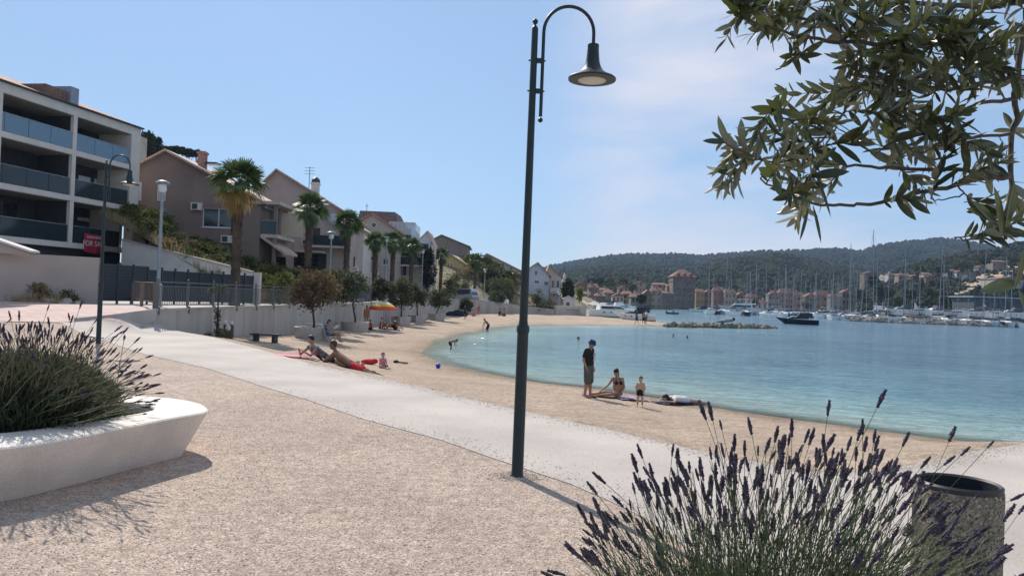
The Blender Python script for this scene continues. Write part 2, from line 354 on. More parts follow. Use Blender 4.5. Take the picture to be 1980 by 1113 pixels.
# the far ground on which bar, quay and town stand
region('hillside', [Vector(s) for s in SB[1:]]+[Vector((-120, 300)), Vector((-120, 59)), Vector((-60, 59.2)), Vector((-26.2, 57.7)), Vector((-24.9, 50.2)), Vector((-14.9, 43.8))], h_hill, lambda y: 3.0 if y < 90 else 6.0, mat('dry_hillside', (0.20,0.17,0.09), rough=1, var=0.5, scale=0.8, col2=(0.30,0.24,0.14)))
cst = [Vector((6.5, 117)), Vector((12, 128)), Vector((3, 131)), Vector((14, 150)), Vector((24, 190)), Vector((30, 300)), Vector((-120, 300)), Vector((-120, 700)), Vector((900, 700)), Vector((900, 392)), Vector((75, 392)), Vector((60, 330))]+[BAR_BACK[i] for i in (6, 5, 4)]+[Vector((12.3, 175)), Vector((12.0, 160))]
region('shore_ground', [Vector((6.5, 117)), Vector((12, 175)), BAR_BACK[4], BAR_BACK[5], BAR_BACK[6], Vector((60, 330)), Vector((75, 392)), Vector((900, 392)), Vector((900, 700)), Vector((-120, 700)), Vector((-120, 300)), Vector((30, 300)), Vector((24, 190)), Vector((14, 150)), Vector((3, 130.5))],
       lambda x, y: -0.45 if y < 200 else -0.45, lambda y: 8 if y < 300 else 25, mat('quay_ground', (0.42,0.38,0.33), var=0.2, scale=0.2), skirt=1.6)
sb = MB(); sb.quad((-300,-40,-6),(3000,-40,-6),(3000,3000,-6),(-300,3000,-6)); tag(sb.build('seabed', m_sand), kind='structure')

# water
def water_mat():
    m = bpy.data.materials.new('sea_water'); m.use_nodes = True; t = m.node_tree; n = t.nodes; l = t.links; b = n['Principled BSDF']
    b.inputs['Roughness'].default_value = 0.12; b.inputs['IOR'].default_value = 1.33; b.inputs['Specular IOR Level'].default_value = 0.5
    c = n.new('ShaderNodeTexCoord'); at = n.new('ShaderNodeAttribute'); at.attribute_name = 'depth'
    cr = n.new('ShaderNodeValToRGB'); e = cr.color_ramp.elements; e[0].position = 0; e[0].color = (0.33,0.40,0.34,1); e[1].position = 1; e[1].color = (0.09,0.175,0.235,1)
    q2 = e.new(0.10); q2.color = (0.27,0.40,0.38,1); q = e.new(0.3); q.color = (0.14,0.275,0.32,1); l.new(at.outputs['Fac'], cr.inputs[0])
    nz = n.new('ShaderNodeTexNoise'); nz.inputs['Scale'].default_value = 0.12; nz.inputs['Detail'].default_value = 5; l.new(c.outputs['Object'], nz.inputs[0])
    mr = n.new('ShaderNodeMapRange'); mr.inputs[1].default_value = .3; mr.inputs[2].default_value = .7; mr.inputs[3].default_value = .82; mr.inputs[4].default_value = 1.18; l.new(nz.outputs[0], mr.inputs[0])
    vm = n.new('ShaderNodeVectorMath'); vm.operation = 'SCALE'; l.new(cr.outputs[0], vm.inputs[0]); l.new(mr.outputs[0], vm.inputs['Scale']); l.new(vm.outputs[0], b.inputs['Base Color'])
    mp = n.new('ShaderNodeMapping'); mp.inputs['Rotation'].default_value = (0, 0, R(-14)); mp.inputs['Scale'].default_value = (0.55, 1.5, 1); l.new(c.outputs['Object'], mp.inputs[0])
    w1 = n.new('ShaderNodeTexNoise'); w1.inputs['Scale'].default_value = 1.6; w1.inputs['Detail'].default_value = 4; w1.inputs['Distortion'].default_value = 0.6; l.new(mp.outputs[0], w1.inputs[0])
    w2 = n.new('ShaderNodeTexNoise'); w2.inputs['Scale'].default_value = 0.42; w2.inputs['Detail'].default_value = 5; l.new(mp.outputs[0], w2.inputs[0])
    ad = n.new('ShaderNodeMath'); ad.operation = 'MULTIPLY_ADD'; ad.inputs[1].default_value = 4.5; l.new(w2.outputs[0], ad.inputs[0]); l.new(w1.outputs[0], ad.inputs[2])
    bp = n.new('ShaderNodeBump'); bp.inputs['Strength'].default_value = 0.9; bp.inputs['Distance'].default_value = 0.22; l.new(ad.outputs[0], bp.inputs['Height']); l.new(bp.outputs[0], b.inputs['Normal'])
    tr = n.new('ShaderNodeBsdfTransparent'); tr.inputs[0].default_value = (0.88, 0.97, 0.96, 1)
    a2 = n.new('ShaderNodeMapRange'); a2.inputs[1].default_value = 0.0; a2.inputs[2].default_value = 0.035; a2.inputs[3].default_value = 0.25; a2.inputs[4].default_value = 0.97; l.new(at.outputs['Fac'], a2.inputs[0])
    ms = n.new('ShaderNodeMixShader'); l.new(a2.outputs[0], ms.inputs[0]); l.new(tr.outputs[0], ms.inputs[1]); l.new(b.outputs[0], ms.inputs[2]); l.new(ms.outputs[0], n['Material Output'].inputs[0])
    return m
def depthf(x, y, z):
    if not in_sea((x, y)): return 0.0
    return min(1.0, dseg((x, y), SHORE_ALL)[0]/30.0)
region('sea_water', [Vector((-14, 12)), Vector((900, 12)), Vector((900, 500)), Vector((-14, 500))], lambda x, y: -1.3,
       lambda y: 0.7 if y < 34 else (1.6 if y < 70 else (3.5 if y < 130 else 20)) , water_mat(), attr=('depth', depthf))

# loose stones: on the plaza near the viewer, spilling over the path edges, along the beach edge of the path
def stones(name, n, where, m, r0, r1, hf, seed):
    rnd = random.Random(seed); mb = MB()
    for i in range(n):
        x, y = where(rnd); z = hf(x, y); r = rnd.uniform(r0, r1); a = rnd.uniform(0, 6.28); ca, sa = math.cos(a), math.sin(a); ax, ay, az = r*rnd.uniform(.8, 1.4), r*rnd.uniform(.6, 1), r*rnd.uniform(.4, .75)
        P_ = lambda u, v, w: (x+u*ca-v*sa, y+u*sa+v*ca, z+w)
        mb.add([P_(ax, 0, 0), P_(0, ay, -az*.2), P_(-ax, 0, 0), P_(0, -ay, 0), P_(ax*.25, ay*.1, az), P_(-ax*.3, -ay*.2, az*.8)], [(0,1,4),(1,5,4),(1,2,5),(2,3,5),(3,4,5),(3,0,4)])
    return tag(mb.build(name, m), kind='stuff')
m_st = mat('loose_stone', (0.36,0.29,0.235), rough=.95, var=0, scale=300, col2=(0.66,0.58,0.50), detail=1)
GP = gravel_poly
def wh1(rnd):
    while True:
        D = 2.6+9*rnd.random()**1.5; x = D*rnd.uniform(-.7, .35)
        if pt_in((x, D), GP): return x, D
stones('plaza_pebbles', 26000, wh1, m_st, .003, .009, lambda x, y: .001, 1)
def edge(line, sd, wd, kmin=0, kmax=None):
    segs = list(range(kmin, kmax or len(line)-1))
    def f(rnd):
        i = rnd.choice(segs); a, b = line[i], line[i+1]; t = rnd.random(); d = (b-a).normalized(); nn = Vector((-d.y, d.x)); o = sd*abs(rnd.gauss(0, wd)); return (a.x+(b.x-a.x)*t+nn.x*o, a.y+(b.y-a.y)*t+nn.y*o)
    return f
stones('path_edge_pebbles', 1400, edge(PATH_IN, 1, .22, 3), m_st, .004, .011, lambda x, y: .009, 2)
stones('beach_edge_pebbles', 5000, edge(PATH_OUT, -1, .16, 4, 18), m_st, .004, .011, lambda x, y: .009, 3)
stones('path_pebbles', 400, edge(PATH_IN, 1, 1.2, 5), m_st, .003, .008, lambda x, y: .009, 4)
def whl(rnd): a = rnd.uniform(0, 6.28); r = .06+abs(rnd.gauss(0, .10)); return lbx+math.cos(a)*r, lby+math.sin(a)*r
_l = G(1000, 921, 0); lbx, lby = _l.x, _l.y
stones('lamp_foot_pebbles', 500, whl, m_st, .004, .014, lambda x, y: .003, 5)
# ================================================================ planters
def smooth_loop(pts, n=12):
    L_ = []; m = len(pts)
    for i in range(m):
        a, b = pts[i], pts[(i+1) % m]; k = max(1, int(round((b-a).length/0.05)))
        L_ += [a.lerp(b, j/k) for j in range(k)]
    for _ in range(n*3): L_ = [(L_[i-1]+L_[i]*2+L_[(i+1) % len(L_)])/4 for i in range(len(L_))]
    tot = sum((L_[(i+1) % len(L_)]-L_[i]).length for i in range(len(L_))); N_ = 220; out = []; acc = 0; i = 0
    for k in range(N_):
        tgt = tot*k/N_
        while acc+(L_[(i+1) % len(L_)]-L_[i % len(L_)]).length < tgt: acc += (L_[(i+1) % len(L_)]-L_[i % len(L_)]).length; i += 1
        a, b = L_[i % len(L_)], L_[(i+1) % len(L_)]; out.append(a.lerp(b, (tgt-acc)/max(1e-9, (b-a).length)))
    return out
def offset_loop(pts, d):
    out = []; n = len(pts); ar = sum(pts[i].x*pts[(i+1) % n].y-pts[(i+1) % n].x*pts[i].y for i in range(n)); sg = 1 if ar > 0 else -1
    for i in range(n):
        t = (pts[(i+1) % n]-pts[i-1]).normalized(); out.append(pts[i]+Vector((-t.y, t.x))*d*sg)
    return out
def planter(name, label, outer, inner, h, flare, soil_drop=0.1):
    t = thing(name, label, 'planter', (outer[0].x, outer[0].y, 0))
    n = len(outer); base = offset_loop(outer, flare)
    mb = MB(); rings = [[(p.x, p.y, -0.03) for p in base]]
    rings.append([(p.x, p.y, h-0.045) for p in offset_loop(outer, 0.012)])
    rings.append([(p.x, p.y, h-0.012) for p in offset_loop(outer, 0.0)]); rings.append([(p.x, p.y, h) for p in offset_loop(outer, 0.016)])
    rings.append([(p.x, p.y, h) for p in offset_loop(inner, -0.012)]); rings.append([(p.x, p.y, h-0.015) for p in inner]); rings.append([(p.x, p.y, h-0.4) for p in inner])
    for r in rings: mb.v += r
    for i in range(len(rings)-1):
        for k in range(n): mb.f.append((i*n+k, i*n+(k+1) % n, (i+1)*n+(k+1) % n, (i+1)*n+k))
    mb.build('concrete_rim', m_conc2, t, smooth='auto')
    s = MB(); s.v = [(p.x, p.y, h-soil_drop) for p in inner]; s.f = [tuple(range(n))]; s.build('soil', m_soil, t)
    return t
def stepin(a, b, t): return [p.lerp(q, t) for p, q in zip(a, b)]
HP = 0.45
o_px = [(0,868),(100,853),(200,834),(300,814),(372,800),(406,797),(404,786),(380,776),(330,768),(250,764)]
i_px = [(0,838),(100,825),(180,813),(240,803),(285,796),(303,790),(300,786),(285,782),(262,779),(225,776)]
oc = [G(x, y, HP).xy for x, y in o_px]; ic = [G(x, y, HP).xy for x, y in i_px]
oc = [Vector((-8.6, 4.6)), Vector((-6, 4.85))]+oc+[Vector((-6.0, 9.3)), Vector((-8.5, 9.6)), Vector((-10, 7.5))]
ic = [Vector((-8.4, 5.3)), Vector((-6, 5.4))]+ic+[Vector((-6.0, 8.8)), Vector((-8.2, 9.0)), Vector((-9.3, 7.5))]
planter('planter', 'long white concrete planter with lavender, rounded at its end on the gravel', smooth_loop(oc, 8), smooth_loop(ic, 4), HP, 0.24, 0.12)
# planter the photographer stands at: only its rim shows at the bottom
oc2 = [Vector(p) for p in [(0.12,3.02),(0.42,3.42),(0.9,3.68),(1.5,3.72),(2.2,3.55),(2.8,3.0),(3.0,2.2),(2.6,1.4),(1.8,1.0),(1.0,1.1),(0.35,1.7),(0.05,2.4)]]
ic2 = offset_loop(smooth_loop(oc2, 6), 0.30)
planter('planter', 'rounded pale planter under the nearest lavender, its rim cut by the picture edge', smooth_loop(oc2, 6), ic2, 0.42, 0.25, 0.06)
# ================================================================ lavender
m_lavleaf = mat('lavender_leaf', (0.075,0.115,0.05), rough=0.85, var=0.35, scale=6, trans=0.25, col2=(0.11,0.14,0.085))
m_lavstem = mat('lavender_stem', (0.10,0.15,0.06), rough=0.8, var=0.25, scale=12, trans=0.15, col2=(0.17,0.19,0.10))
m_lavdry = mat('lavender_dry_stem', (0.20,0.17,0.11), rough=0.8, var=0.25, scale=12, trans=0.15)
m_lavfl = mat('lavender_flower', (0.034,0.026,0.040), rough=0.8, var=0.4, scale=60, col2=(0.11,0.088,0.135))
def head_mb(mb, base, dirv, ln, r, rnd):
    q = dirv.to_track_quat('Z', 'Y'); nw = 8; mb.tube([base-dirv*ln*.38, base-dirv*ln*.05, base+dirv*ln*.35, base+dirv*ln*.98], [r*.12, r*.5, r*.62, r*.2], 5)
    for w in range(nw):
        t = w/(nw-1); z = ln*(0.02+0.95*t) if w else -ln*0.32
        rr = r*(0.95-0.45*t) if w else r*0.62
        for k in range(6):
            a = 2*math.pi*(k+0.5*(w % 2))/6+rnd.uniform(-.3, .3)
            d = q @ Vector((math.cos(a), math.sin(a), rnd.uniform(0.5, 1.3))).normalized()
            c = base+dirv*z; s = q @ Vector((-math.sin(a), math.cos(a), 0))
            l = rr*rnd.uniform(1.1, 1.6); wd = rr*0.55; th = dirv*rr*0.6
            c = c-d*rr*.1; m = c+d*l*0.55
            mb.add([c, m+s*wd, c+d*l, m-s*wd, m+th, m-th*0.6], [(0,1,4),(1,2,4),(2,3,4),(3,0,4),(1,0,5),(2,1,5),(3,2,5),(0,3,5)])
def stem_path(b, tip, bow, rnd):
    mid = b.lerp(tip, 0.5)+Vector((0, 0, 1))*bow*rnd.uniform(-.8, 3)+Vector((rnd.uniform(-1, 1), rnd.uniform(-1, 1), 0))*0.09*(tip-b).length
    return [b, b.lerp(mid, .5)+Vector((0, 0, bow*.4)), mid, mid.lerp(tip, .55)+Vector((0, 0, bow*.3)), tip]
def lavender(label, center, spread, tips, nleaf, hl, rh, seed, stemr=0.0012, leafh=0.4, stemmat=None, lsz=1.0, headp=1.0):
    rnd = random.Random(seed)
    t = thing('lavender_bush', label, 'lavender', tuple(center), 'lavender bushes in the planters')
    st_ = MB(); allh = []; stl = []
    for tip in tips:
        a = math.atan2(tip.y-center.y, tip.x-center.x)+rnd.gauss(0, .7); k = min(1, (tip.xy-center.xy).length/0.6)
        b = center+Vector((math.cos(a)*spread[0]*k*rnd.uniform(.3, .9), math.sin(a)*spread[1]*k*rnd.uniform(.3, .9), 0))
        pth = stem_path(b, tip, 0.05*(tip-b).length, rnd); st_.tube(pth, [stemr*1.3]*3+[stemr, stemr*.9], 3, caps=False)
        d = (pth[-1]-pth[-2]).normalized(); (allh.append((tip, d, rnd.uniform(.75, 1.4))) if rnd.random() < headp or len(allh) < 60 else None)
        for j in range(17):            # narrow leaves up the lower stem
            u = rnd.uniform(.08, .72); i_ = int(u*4); c_ = pth[i_].lerp(pth[i_+1], u*4-i_); ax = (pth[i_+1]-pth[i_]).normalized(); sd_ = (ax.orthogonal().normalized()); sd_ = Matrix.Rotation(rnd.uniform(0, 6.28), 3, ax) @ sd_
            dl = (ax+sd_*rnd.uniform(.35, 1.1)).normalized(); ll = rnd.uniform(.03, .06)*lsz*(1.1-u*.6); w_ = ax.cross(dl).normalized()*ll*.06; stl.append((c_, dl, ll, w_))
    st_.build('stems', stemmat or m_lavstem, t)
    # heads: the ones that show largest are parts of their own
    allh.sort(key=lambda h: (h[0]-CAM).length)
    protos = []
    for i in range(6):
        mb = MB(); head_mb(mb, Vector((0, 0, 0)), Vector((0, 0, 1)), hl*rnd.uniform(.8, 1.2), rh, rnd)
        me = bpy.data.meshes.new('flower_head'); me.from_pydata(mb.v, [], mb.f); me.materials.append(m_lavfl); protos.append(me)
    for tip, d, s in allh[:100]:
        o = bpy.data.objects.new('flower_head', rnd.choice(protos)); COL.objects.link(o); o.parent = t
        q = d.to_track_quat('Z', 'Y'); o.rotation_mode = 'QUATERNION'; o.rotation_quaternion = q; o.scale = (s, s, s); o.location = tip-center
    if len(allh) > 100:
        mb = MB()
        for tip, d, s in allh[100:]: head_mb(mb, tip, d, hl*s, rh*s, rnd)
        tag(mb.build('flower_heads', m_lavfl, t), kind='stuff')
    fo = MB()
    for i in range(nleaf):
        a = rnd.uniform(0, 2*math.pi); k = math.sqrt(rnd.random()); hh = leafh*(1-0.55*k*k)*rnd.uniform(.05, 1.0)
        p = center+Vector((math.cos(a)*spread[0]*k*1.25, math.sin(a)*spread[1]*k*1.25, hh))
        d = Vector((math.cos(a)*k*1.1+rnd.uniform(-.5, .5), math.sin(a)*k*1.1+rnd.uniform(-.5, .5), rnd.uniform(.5, 1.4))).normalized()
        l = rnd.uniform(.035, .075)*lsz; s = d.cross(Vector((rnd.uniform(-1, 1), rnd.uniform(-1, 1), rnd.uniform(-1, 1)))).normalized()*l*0.055
        fo.add([p-s*.6, p+s*.6, p+d*l*.55+s, p+d*l*.55-s, p+d*l], [(0,1,2,3),(3,2,4)])
    for p, d, l, s in stl: fo.add([p-s*.6, p+s*.6, p+d*l*.55+s, p+d*l*.55-s, p+d*l], [(0,1,2,3),(3,2,4)])
    fo.build('foliage', m_lavleaf, t)
    return t
rl = random.Random(11)
C1 = Vector((0.86, 2.62, 0.36))
hero = [(1362,788),(1376,790),(1395,812),(1452,818),(1531,822),(1567,838),(1601,782),(1700,765),(1640,850),(1660,830),(1690,835),(1668,818),(1748,842),(1785,885),(1838,832),(1830,880),(1862,862),(1912,848),(1240,865),(1235,925),(1300,862),(1310,875),(1375,868),(1412,880),(1255,905),(1165,915),(1150,935),(1158,970),(1130,985),(1105,1045),(1068,1100),(1085,1095),(1135,1065),(1170,1040),(1200,960),(1470,905),(1500,895),(1545,860),(1580,880),(1610,900),(1720,910),(1655,870),(1345,950),(1290,950),(1440,860),(1420,850),(1960,950),(1945,985),(1972,975),(1930,1030),(1935,1055),(1955,1110),(1885,950),(1760,950),(1270,930),(1220,985),(1330,905),(1230,890),(1185,995),(1600,850),(1555,905),(1698,878),(1636,905),(1668,942),(1520,868),(1480,850)]
tips = []
def tipat(px, py, D): return P(px, py, D)
for x, y in hero: tips.append(tipat(x, y+14, rl.uniform(2.35, 2.9)))
for i in range(780):
    a = rl.uniform(-1, 1); 
    x = 1530+ (a*400 if a < 0 else a*370)
    top = 860+190*abs(a)**2.0
    y = top+abs(rl.gauss(0, 1))*140+rl.uniform(-30, 30)
    if y > 1230: continue
    x += (x-1520)*0.12*rl.random()
    tips.append(tipat(x, y, rl.uniform(2.1, 3.1)))
lavender('lavender with dark violet spikes and thin green stems in front of the speckled bin', C1, (0.40, 0.36), tips, 24000, 0.036, 0.0088, 5, leafh=0.38, headp=.6)
C2 = Vector((-4.35, 7.0, 0.33)); tips = []
for x, y in [(20,603),(37,605),(66,625),(92,588),(95,618),(100,628),(134,605),(138,610),(155,583),(3,630),(183,613),(225,628),(230,635),(222,642),(240,645),(262,650),(258,670),(268,668),(285,680),(240,632),(215,650),(300,715),(304,750),(292,735),(250,690),(275,700),(48,650),(60,640),(75,632),(110,640),(120,633),(150,640),(165,650),(175,632)]:
    tips.append(P(x, y+10, rl.uniform(6.3, 7.2)))
for i in range(520):
    a = rl.uniform(-1.6, 1); x = 60+a*(240 if a > 0 else 150)
    y = 632+ (110*max(0, a)**2) + abs(rl.gauss(0, 1))*45
    tips.append(P(x, y, rl.uniform(6.1, 7.7)))
lavender('dense lavender bush with greyish stems leaning outward from the long white planter', C2, (0.58, 0.62), tips, 15000, 0.052, 0.0115, 9, stemr=0.0026, leafh=0.66, stemmat=m_lavdry, lsz=1.9, headp=.6)
C3 = Vector((-5.9, 7.0, 0.33)); tips = [C3+Vector((rl.gauss(0, .5), rl.gauss(0, .4), rl.uniform(.55, .95))) for i in range(160)]
lavender('lavender bush beside the other one, mostly cut off by the picture edge', C3, (0.7, 0.8), tips, 8000, 0.052, 0.0115, 19, stemr=0.0026, leafh=0.66, stemmat=m_lavdry, lsz=1.9, headp=.6)
# green ground cover in the tip of the planter
g = MB(); ipoly = smooth_loop(ic, 8)
for i in range(9000):
    x, y = rl.uniform(-7.5, -2.8), rl.uniform(5.4, 9)
    if not pt_in((x, y), ipoly): continue
    a = rl.uniform(0, 6.28); p = Vector((x, y, 0.33)); d = Vector((math.cos(a)*.5, math.sin(a)*.5, 1)).normalized()*rl.uniform(.03, .08); s = Vector((-math.sin(a), math.cos(a), 0))*.006
    g.add([p-s, p+s, p+d], [(0, 1, 2)])
tag(g.build('ground_cover', mat('green_cover', (0.10,0.15,0.03), var=0.4, scale=3, trans=0.3)), kind='stuff')
# ================================================================ lamp
m_lens = mat('lamp_glass', (0.55,0.5,0.42), rough=0.3, var=0.1)
m_conduct = mat('cable_black', (0.02,0.02,0.02))
def promenade_lamp(label, loc, s, arm_dir, group=None):
    t = thing('street_lamp', label, 'street lamp', loc, group)
    L0 = Vector(loc); a = Vector((math.cos(arm_dir), math.sin(arm_dir), 0))
    mb = MB(); q = lambda z: L0+Vector((0, 0, z*s))
    mb.lathe([(0.0605*s,0),(0.0605*s,0.01*s),(0.056*s,0.02*s),(0.053*s,1.36*s),(0.060*s,1.365*s),(0.062*s,1.40*s),(0.058*s,1.425*s),(0.045*s,1.44*s),(0.042*s,1.47*s)], L0, 20)
    mb.build('post_base', m_green, t, smooth='auto')
    mb = MB(); mb.lathe([(0.040*s,1.46*s),(0.031*s,4.255*s),(0.022*s,4.275*s),(0.010*s,4.285*s),(0.010*s,4.295*s)], L0, 16); mb.ell(q(4.322), 0.027*s, n=12, m=8)
    mb.build('upper_pole', m_green, t, smooth='auto')
    # gooseneck arm beside the pole
    off = 0.085*s; pts = []
    for z in (3.42, 3.6, 3.9, 4.15): pts.append(q(z)+a*off)
    Rr = 0.238*s; cz = 4.23*s; cx = off+Rr
    for k in range(0, 19):
        th = math.pi-k*math.pi/18*1.0; pts.append(L0+Vector((0, 0, cz+Rr*1.05*math.sin(th)))+a*(cx+Rr*math.cos(th)))
    end = pts[-1]; pts.append(end-Vector((0, 0, 0.10*s))); end = pts[-1]
    mb = MB(); mb.tube(pts, 0.0165*s, 12); mb.ell(q(3.385)+a*off, 0.024*s, n=12, m=8)
    mb.build('curved_arm', m_green, t, smooth='auto')
    for z in (3.66, 3.95):
        mb = MB(); mb.tube([q(z)-a*0.05*s, q(z)+a*(off+0.028*s)], 0.008*s, 8); mb.obox(q(z-.022)-a.cross(Vector((0,0,1)))*0.014*s, a*off, a.cross(Vector((0,0,1)))*0.028*s, Vector((0,0,.044*s))); mb.build('bracket', m_green, t)
    c = end
    mb = MB(); prof = [(0.020,0.0),(0.052,-0.005),(0.056,-0.02),(0.053,-0.03),(0.058,-0.10),(0.066,-0.17),(0.080,-0.215),(0.096,-0.245),(0.100,-0.252),(0.125,-0.272),(0.165,-0.298),(0.215,-0.318),(0.228,-0.330),(0.226,-0.345),(0.20,-0.347),(0.145,-0.347)]
    mb.lathe([(r*s, z*s) for r, z in prof], c, 36); mb.build('bell_shade', m_green, t, smooth='auto')
    mb = MB(); mb.lathe([(0.001*s,-0.362*s),(0.06*s,-0.366*s),(0.135*s,-0.352*s),(0.135*s,-0.346*s)][::-1], c, 28); mb.build('lamp_glass', m_lens, t, smooth=True)
    return t
lb = G(1000, 921, 0); promenade_lamp('tall dark green lamp with a bell shade standing in the gravel before the path', (lb.x, lb.y, 0), 1.0, 0.0, 'gooseneck promenade lamps')
l2 = G(190, 664, 0); promenade_lamp('dark gooseneck lamp behind the planted lavender, before the balconied building', (l2.x, l2.y, h_plaza(l2.x, l2.y)), 1.13, 0.0, 'gooseneck promenade lamps')
t = thing('steps', 'grey concrete steps inside the brownish end railing, leading down to the path', 'steps', (-13.3, 29, 0))
for k in range(5): mb = MB(); mb.box((-13.95, 27.3+k*.7, -.2), (-12.86, 28.0+k*.7 if k < 4 else 31.2, .15+.138*k)); mb.build('step', m_wallc, t)
mb = MB(); mb.prism([(-13.75, 26.6, -.1), (-12.86, 28.18, -.1), (-12.86, 28.18, .74), (-13.75, 26.6, .52)], (-.15, .1, 0)); mb.prism([(-13.75, 26.6, -.1), (-14.3, 25.6, -.1), (-14.3, 25.6, .42), (-13.75, 26.6, .52)], (-.15, .1, 0)); tag(mb.build('end_wall', m_wallc, loc=(-13.3, 27.4, 0)), 'short sloping concrete wall under the brownish end railing', 'wall')
# grey dome lamps along the street
m_dome = mat('dome_lamp_grey', (0.20,0.22,0.24), rough=0.5)
def dome_lamp(label, x, y, z0, h):
    t = thing('street_lamp', label, 'street lamp', (x, y, z0), 'grey dome lamps along the street'); L0 = Vector((x, y, z0))
    mb = MB(); mb.lathe([(0.17,0),(0.17,0.9),(0.10,0.95),(0.085,1.0),(0.06,h-0.5)], L0, 14); mb.build('pole', m_grey, t, smooth='auto')
    mb = MB(); mb.lathe([(0.09,h-0.5),(0.17,h-0.42),(0.17,h-0.16),(0.12,h-0.12)], L0, 14); mb.build('lantern_glass', glass_mat('lantern_glass', (0.75,0.78,0.8), 0.7), t, smooth='auto')
    mb = MB(); mb.lathe([(0.30,h-0.13),(0.31,h-0.10),(0.26,h-0.03),(0.14,h+0.02),(0.02,h+0.03)], L0, 20); mb.build('dome_cap', m_dome, t, smooth='auto')
for px, D, ytop, lab in [(315,33.5,350,'grey dome topped lamp before the dark slatted fence and beige house'),(641,52,448,'grey dome lamp between the second and third palm'),(748,74,458,'thin grey lamp pole between two close palms before the pale house'),(818,92,482,'thin grey lamp before the dark creeper column'),(938,118,520,'thin grey lamp before the grey terraced house')]:
    p = P(px, ytop, D); z0 = st(D); dome_lamp(lab, p.x, p.y, z0, p.z-z0)
for px, D, lab in [(1081,125,'short lamp post before the red roofed house'),(1109,140,'short lamp post at the white sea cabin')]:
    p = P(px, 575, D); dome_lamp(lab, p.x, p.y, -.45, 3.2)
# ================================================================ litter bins
m_aggr = grit_mat('aggregate', [(0.06,0.055,0.045),(0.20,0.17,0.13),(0.30,0.26,0.20),(0.12,0.10,0.08),(0.45,0.42,0.36)], vscale=110, big=3, bump=0.7, dist=0.01)
m_rubber = mat('bin_liner_rim', (0.02,0.022,0.026), rough=0.5)
bp = P(1853, 930, 4.1); bx, by = bp.x, bp.y; hb = P(1853, 932, 4.1).z-.05
t = thing('litter_bin', 'round bin of speckled pebble concrete with a black inner rim, beside the lavender', 'litter bin', (bx, by, 0)); rb = 0.212
mb = MB(); mb.lathe([(rb*.97,0),(rb,0.02),(rb,hb-0.03),(rb*.985,hb-0.01),(rb*.88,hb-0.01),(rb*.86,hb-0.6)], (bx, by, 0.035), 48); mb.build('concrete_drum', m_aggr, t, smooth='auto')
mb = MB(); mb.lathe([(rb*.975,hb-0.012),(rb*.985,hb+0.012),(rb*.93,hb+0.022),(rb*.87,hb+0.012),(rb*.85,hb-0.35)], (bx, by, 0.035), 48); mb.f = mb.f[:-2]; mb.build('black_rim', m_rubber, t, smooth='auto')
mb = MB(); mb.obox((bx+rb-.01, by-.02, hb-.13), (.035, 0, 0), (0, .04, 0), (0, 0, .05)); mb.build('lock', m_grey, t)
p = P(441, 656, 33); z0 = -0.55; t = thing('litter_bin', 'small dark bin with bags spilling over its top, against the retaining wall', 'litter bin', (p.x, p.y, z0))
hh = P(441, 628, 33).z-z0; mb = MB(); mb.lathe([(.20,0),(.21,.02),(.21,hh),(.17,hh),(.17,hh-.3)], (p.x, p.y, z0), 20); mb.build('drum', mat('dark_bin', (0.07,0.065,0.055), var=.3, scale=12), t, smooth='auto')
for i, (dx, dz, r) in enumerate([(-.14,.06,.09),(.13,.08,.08),(.04,-.12,.12)]):
    mb = MB(); mb.ell((p.x+dx, p.y-.18 if i == 2 else p.y, z0+hh+dz), (r, r*.7, r*1.1), n=9, m=6); mb.build('bag', mat('white_bag', (0.6,0.58,0.56), var=.2, scale=20, bump=.5), t, smooth=True)
# ================================================================ retaining wall and railings
t = thing('retaining_wall', 'long curved pale concrete wall between the beach and the raised street', 'wall', (WALL[0][0], WALL[0][1], 0))
wl = [Vector(w[:2]) for w in WALL]
def wall_strip(mb, pts, zt, zb, th, side=-1):
    n = len(pts); off = []
    for i in range(n):
        tt = (pts[min(i+1, n-1)]-pts[max(0, i-1)]).normalized(); off.append(pts[i]+Vector((-tt.y, tt.x))*th)
    b = len(mb.v)
    for i in range(n): mb.v += [(pts[i].x, pts[i].y, zb[i]), (pts[i].x, pts[i].y, zt[i]), (off[i].x, off[i].y, zt[i]), (off[i].x, off[i].y, zb[i])]
    for i in range(n-1):
        for k in range(4): mb.f.append((b+i*4+k, b+(i+1)*4+k, b+(i+1)*4+(k+1) % 4, b+i*4+(k+1) % 4))
    mb.f += [(b, b+1, b+2, b+3), (b+4*n-1, b+4*n-2, b+4*n-3, b+4*n-4)]
wl2 = []; zt = []; zb = []
for i in range(len(WALL)-1):
    for k in range(4):
        u = k/4; wl2.append(wl[i].lerp(wl[i+1], u)); zt.append(lerp(WALL[i][2], WALL[i+1][2], u)); zb.append(lerp(WALL[i][3], WALL[i+1][3], u)-0.6)
wl2.append(wl[-1]); zt.append(WALL[-1][2]); zb.append(-1.5)
mb = MB(); wall_strip(mb, wl2, [z-0.05 for z in zt], zb, 0.32); mb.build('wall_body', m_wallc, t)
mb = MB(); wall_strip(mb, [p+Vector((.025, 0)) for p in wl2], [z+0.045 for z in zt], [z-0.05 for z in zt], 0.38); mb.build('coping', m_conc, t)
# vertical formwork joints
mb = MB(); d = 0
for i in range(1, len(wl2)-1, 2):
    a = wl2[i]; tt = (wl2[i+1]-a).normalized(); n = Vector((tt.y, -tt.x))
    mb.obox((a.x+n.x*.001, a.y+n.y*.001, zb[i]), (tt.x*.02, tt.y*.02, 0), (n.x*.006, n.y*.012, 0), (0, 0, zt[i]-zb[i]-.06))
mb.build('joint', mat('joint_dark', (0.25,0.24,0.23)), t)
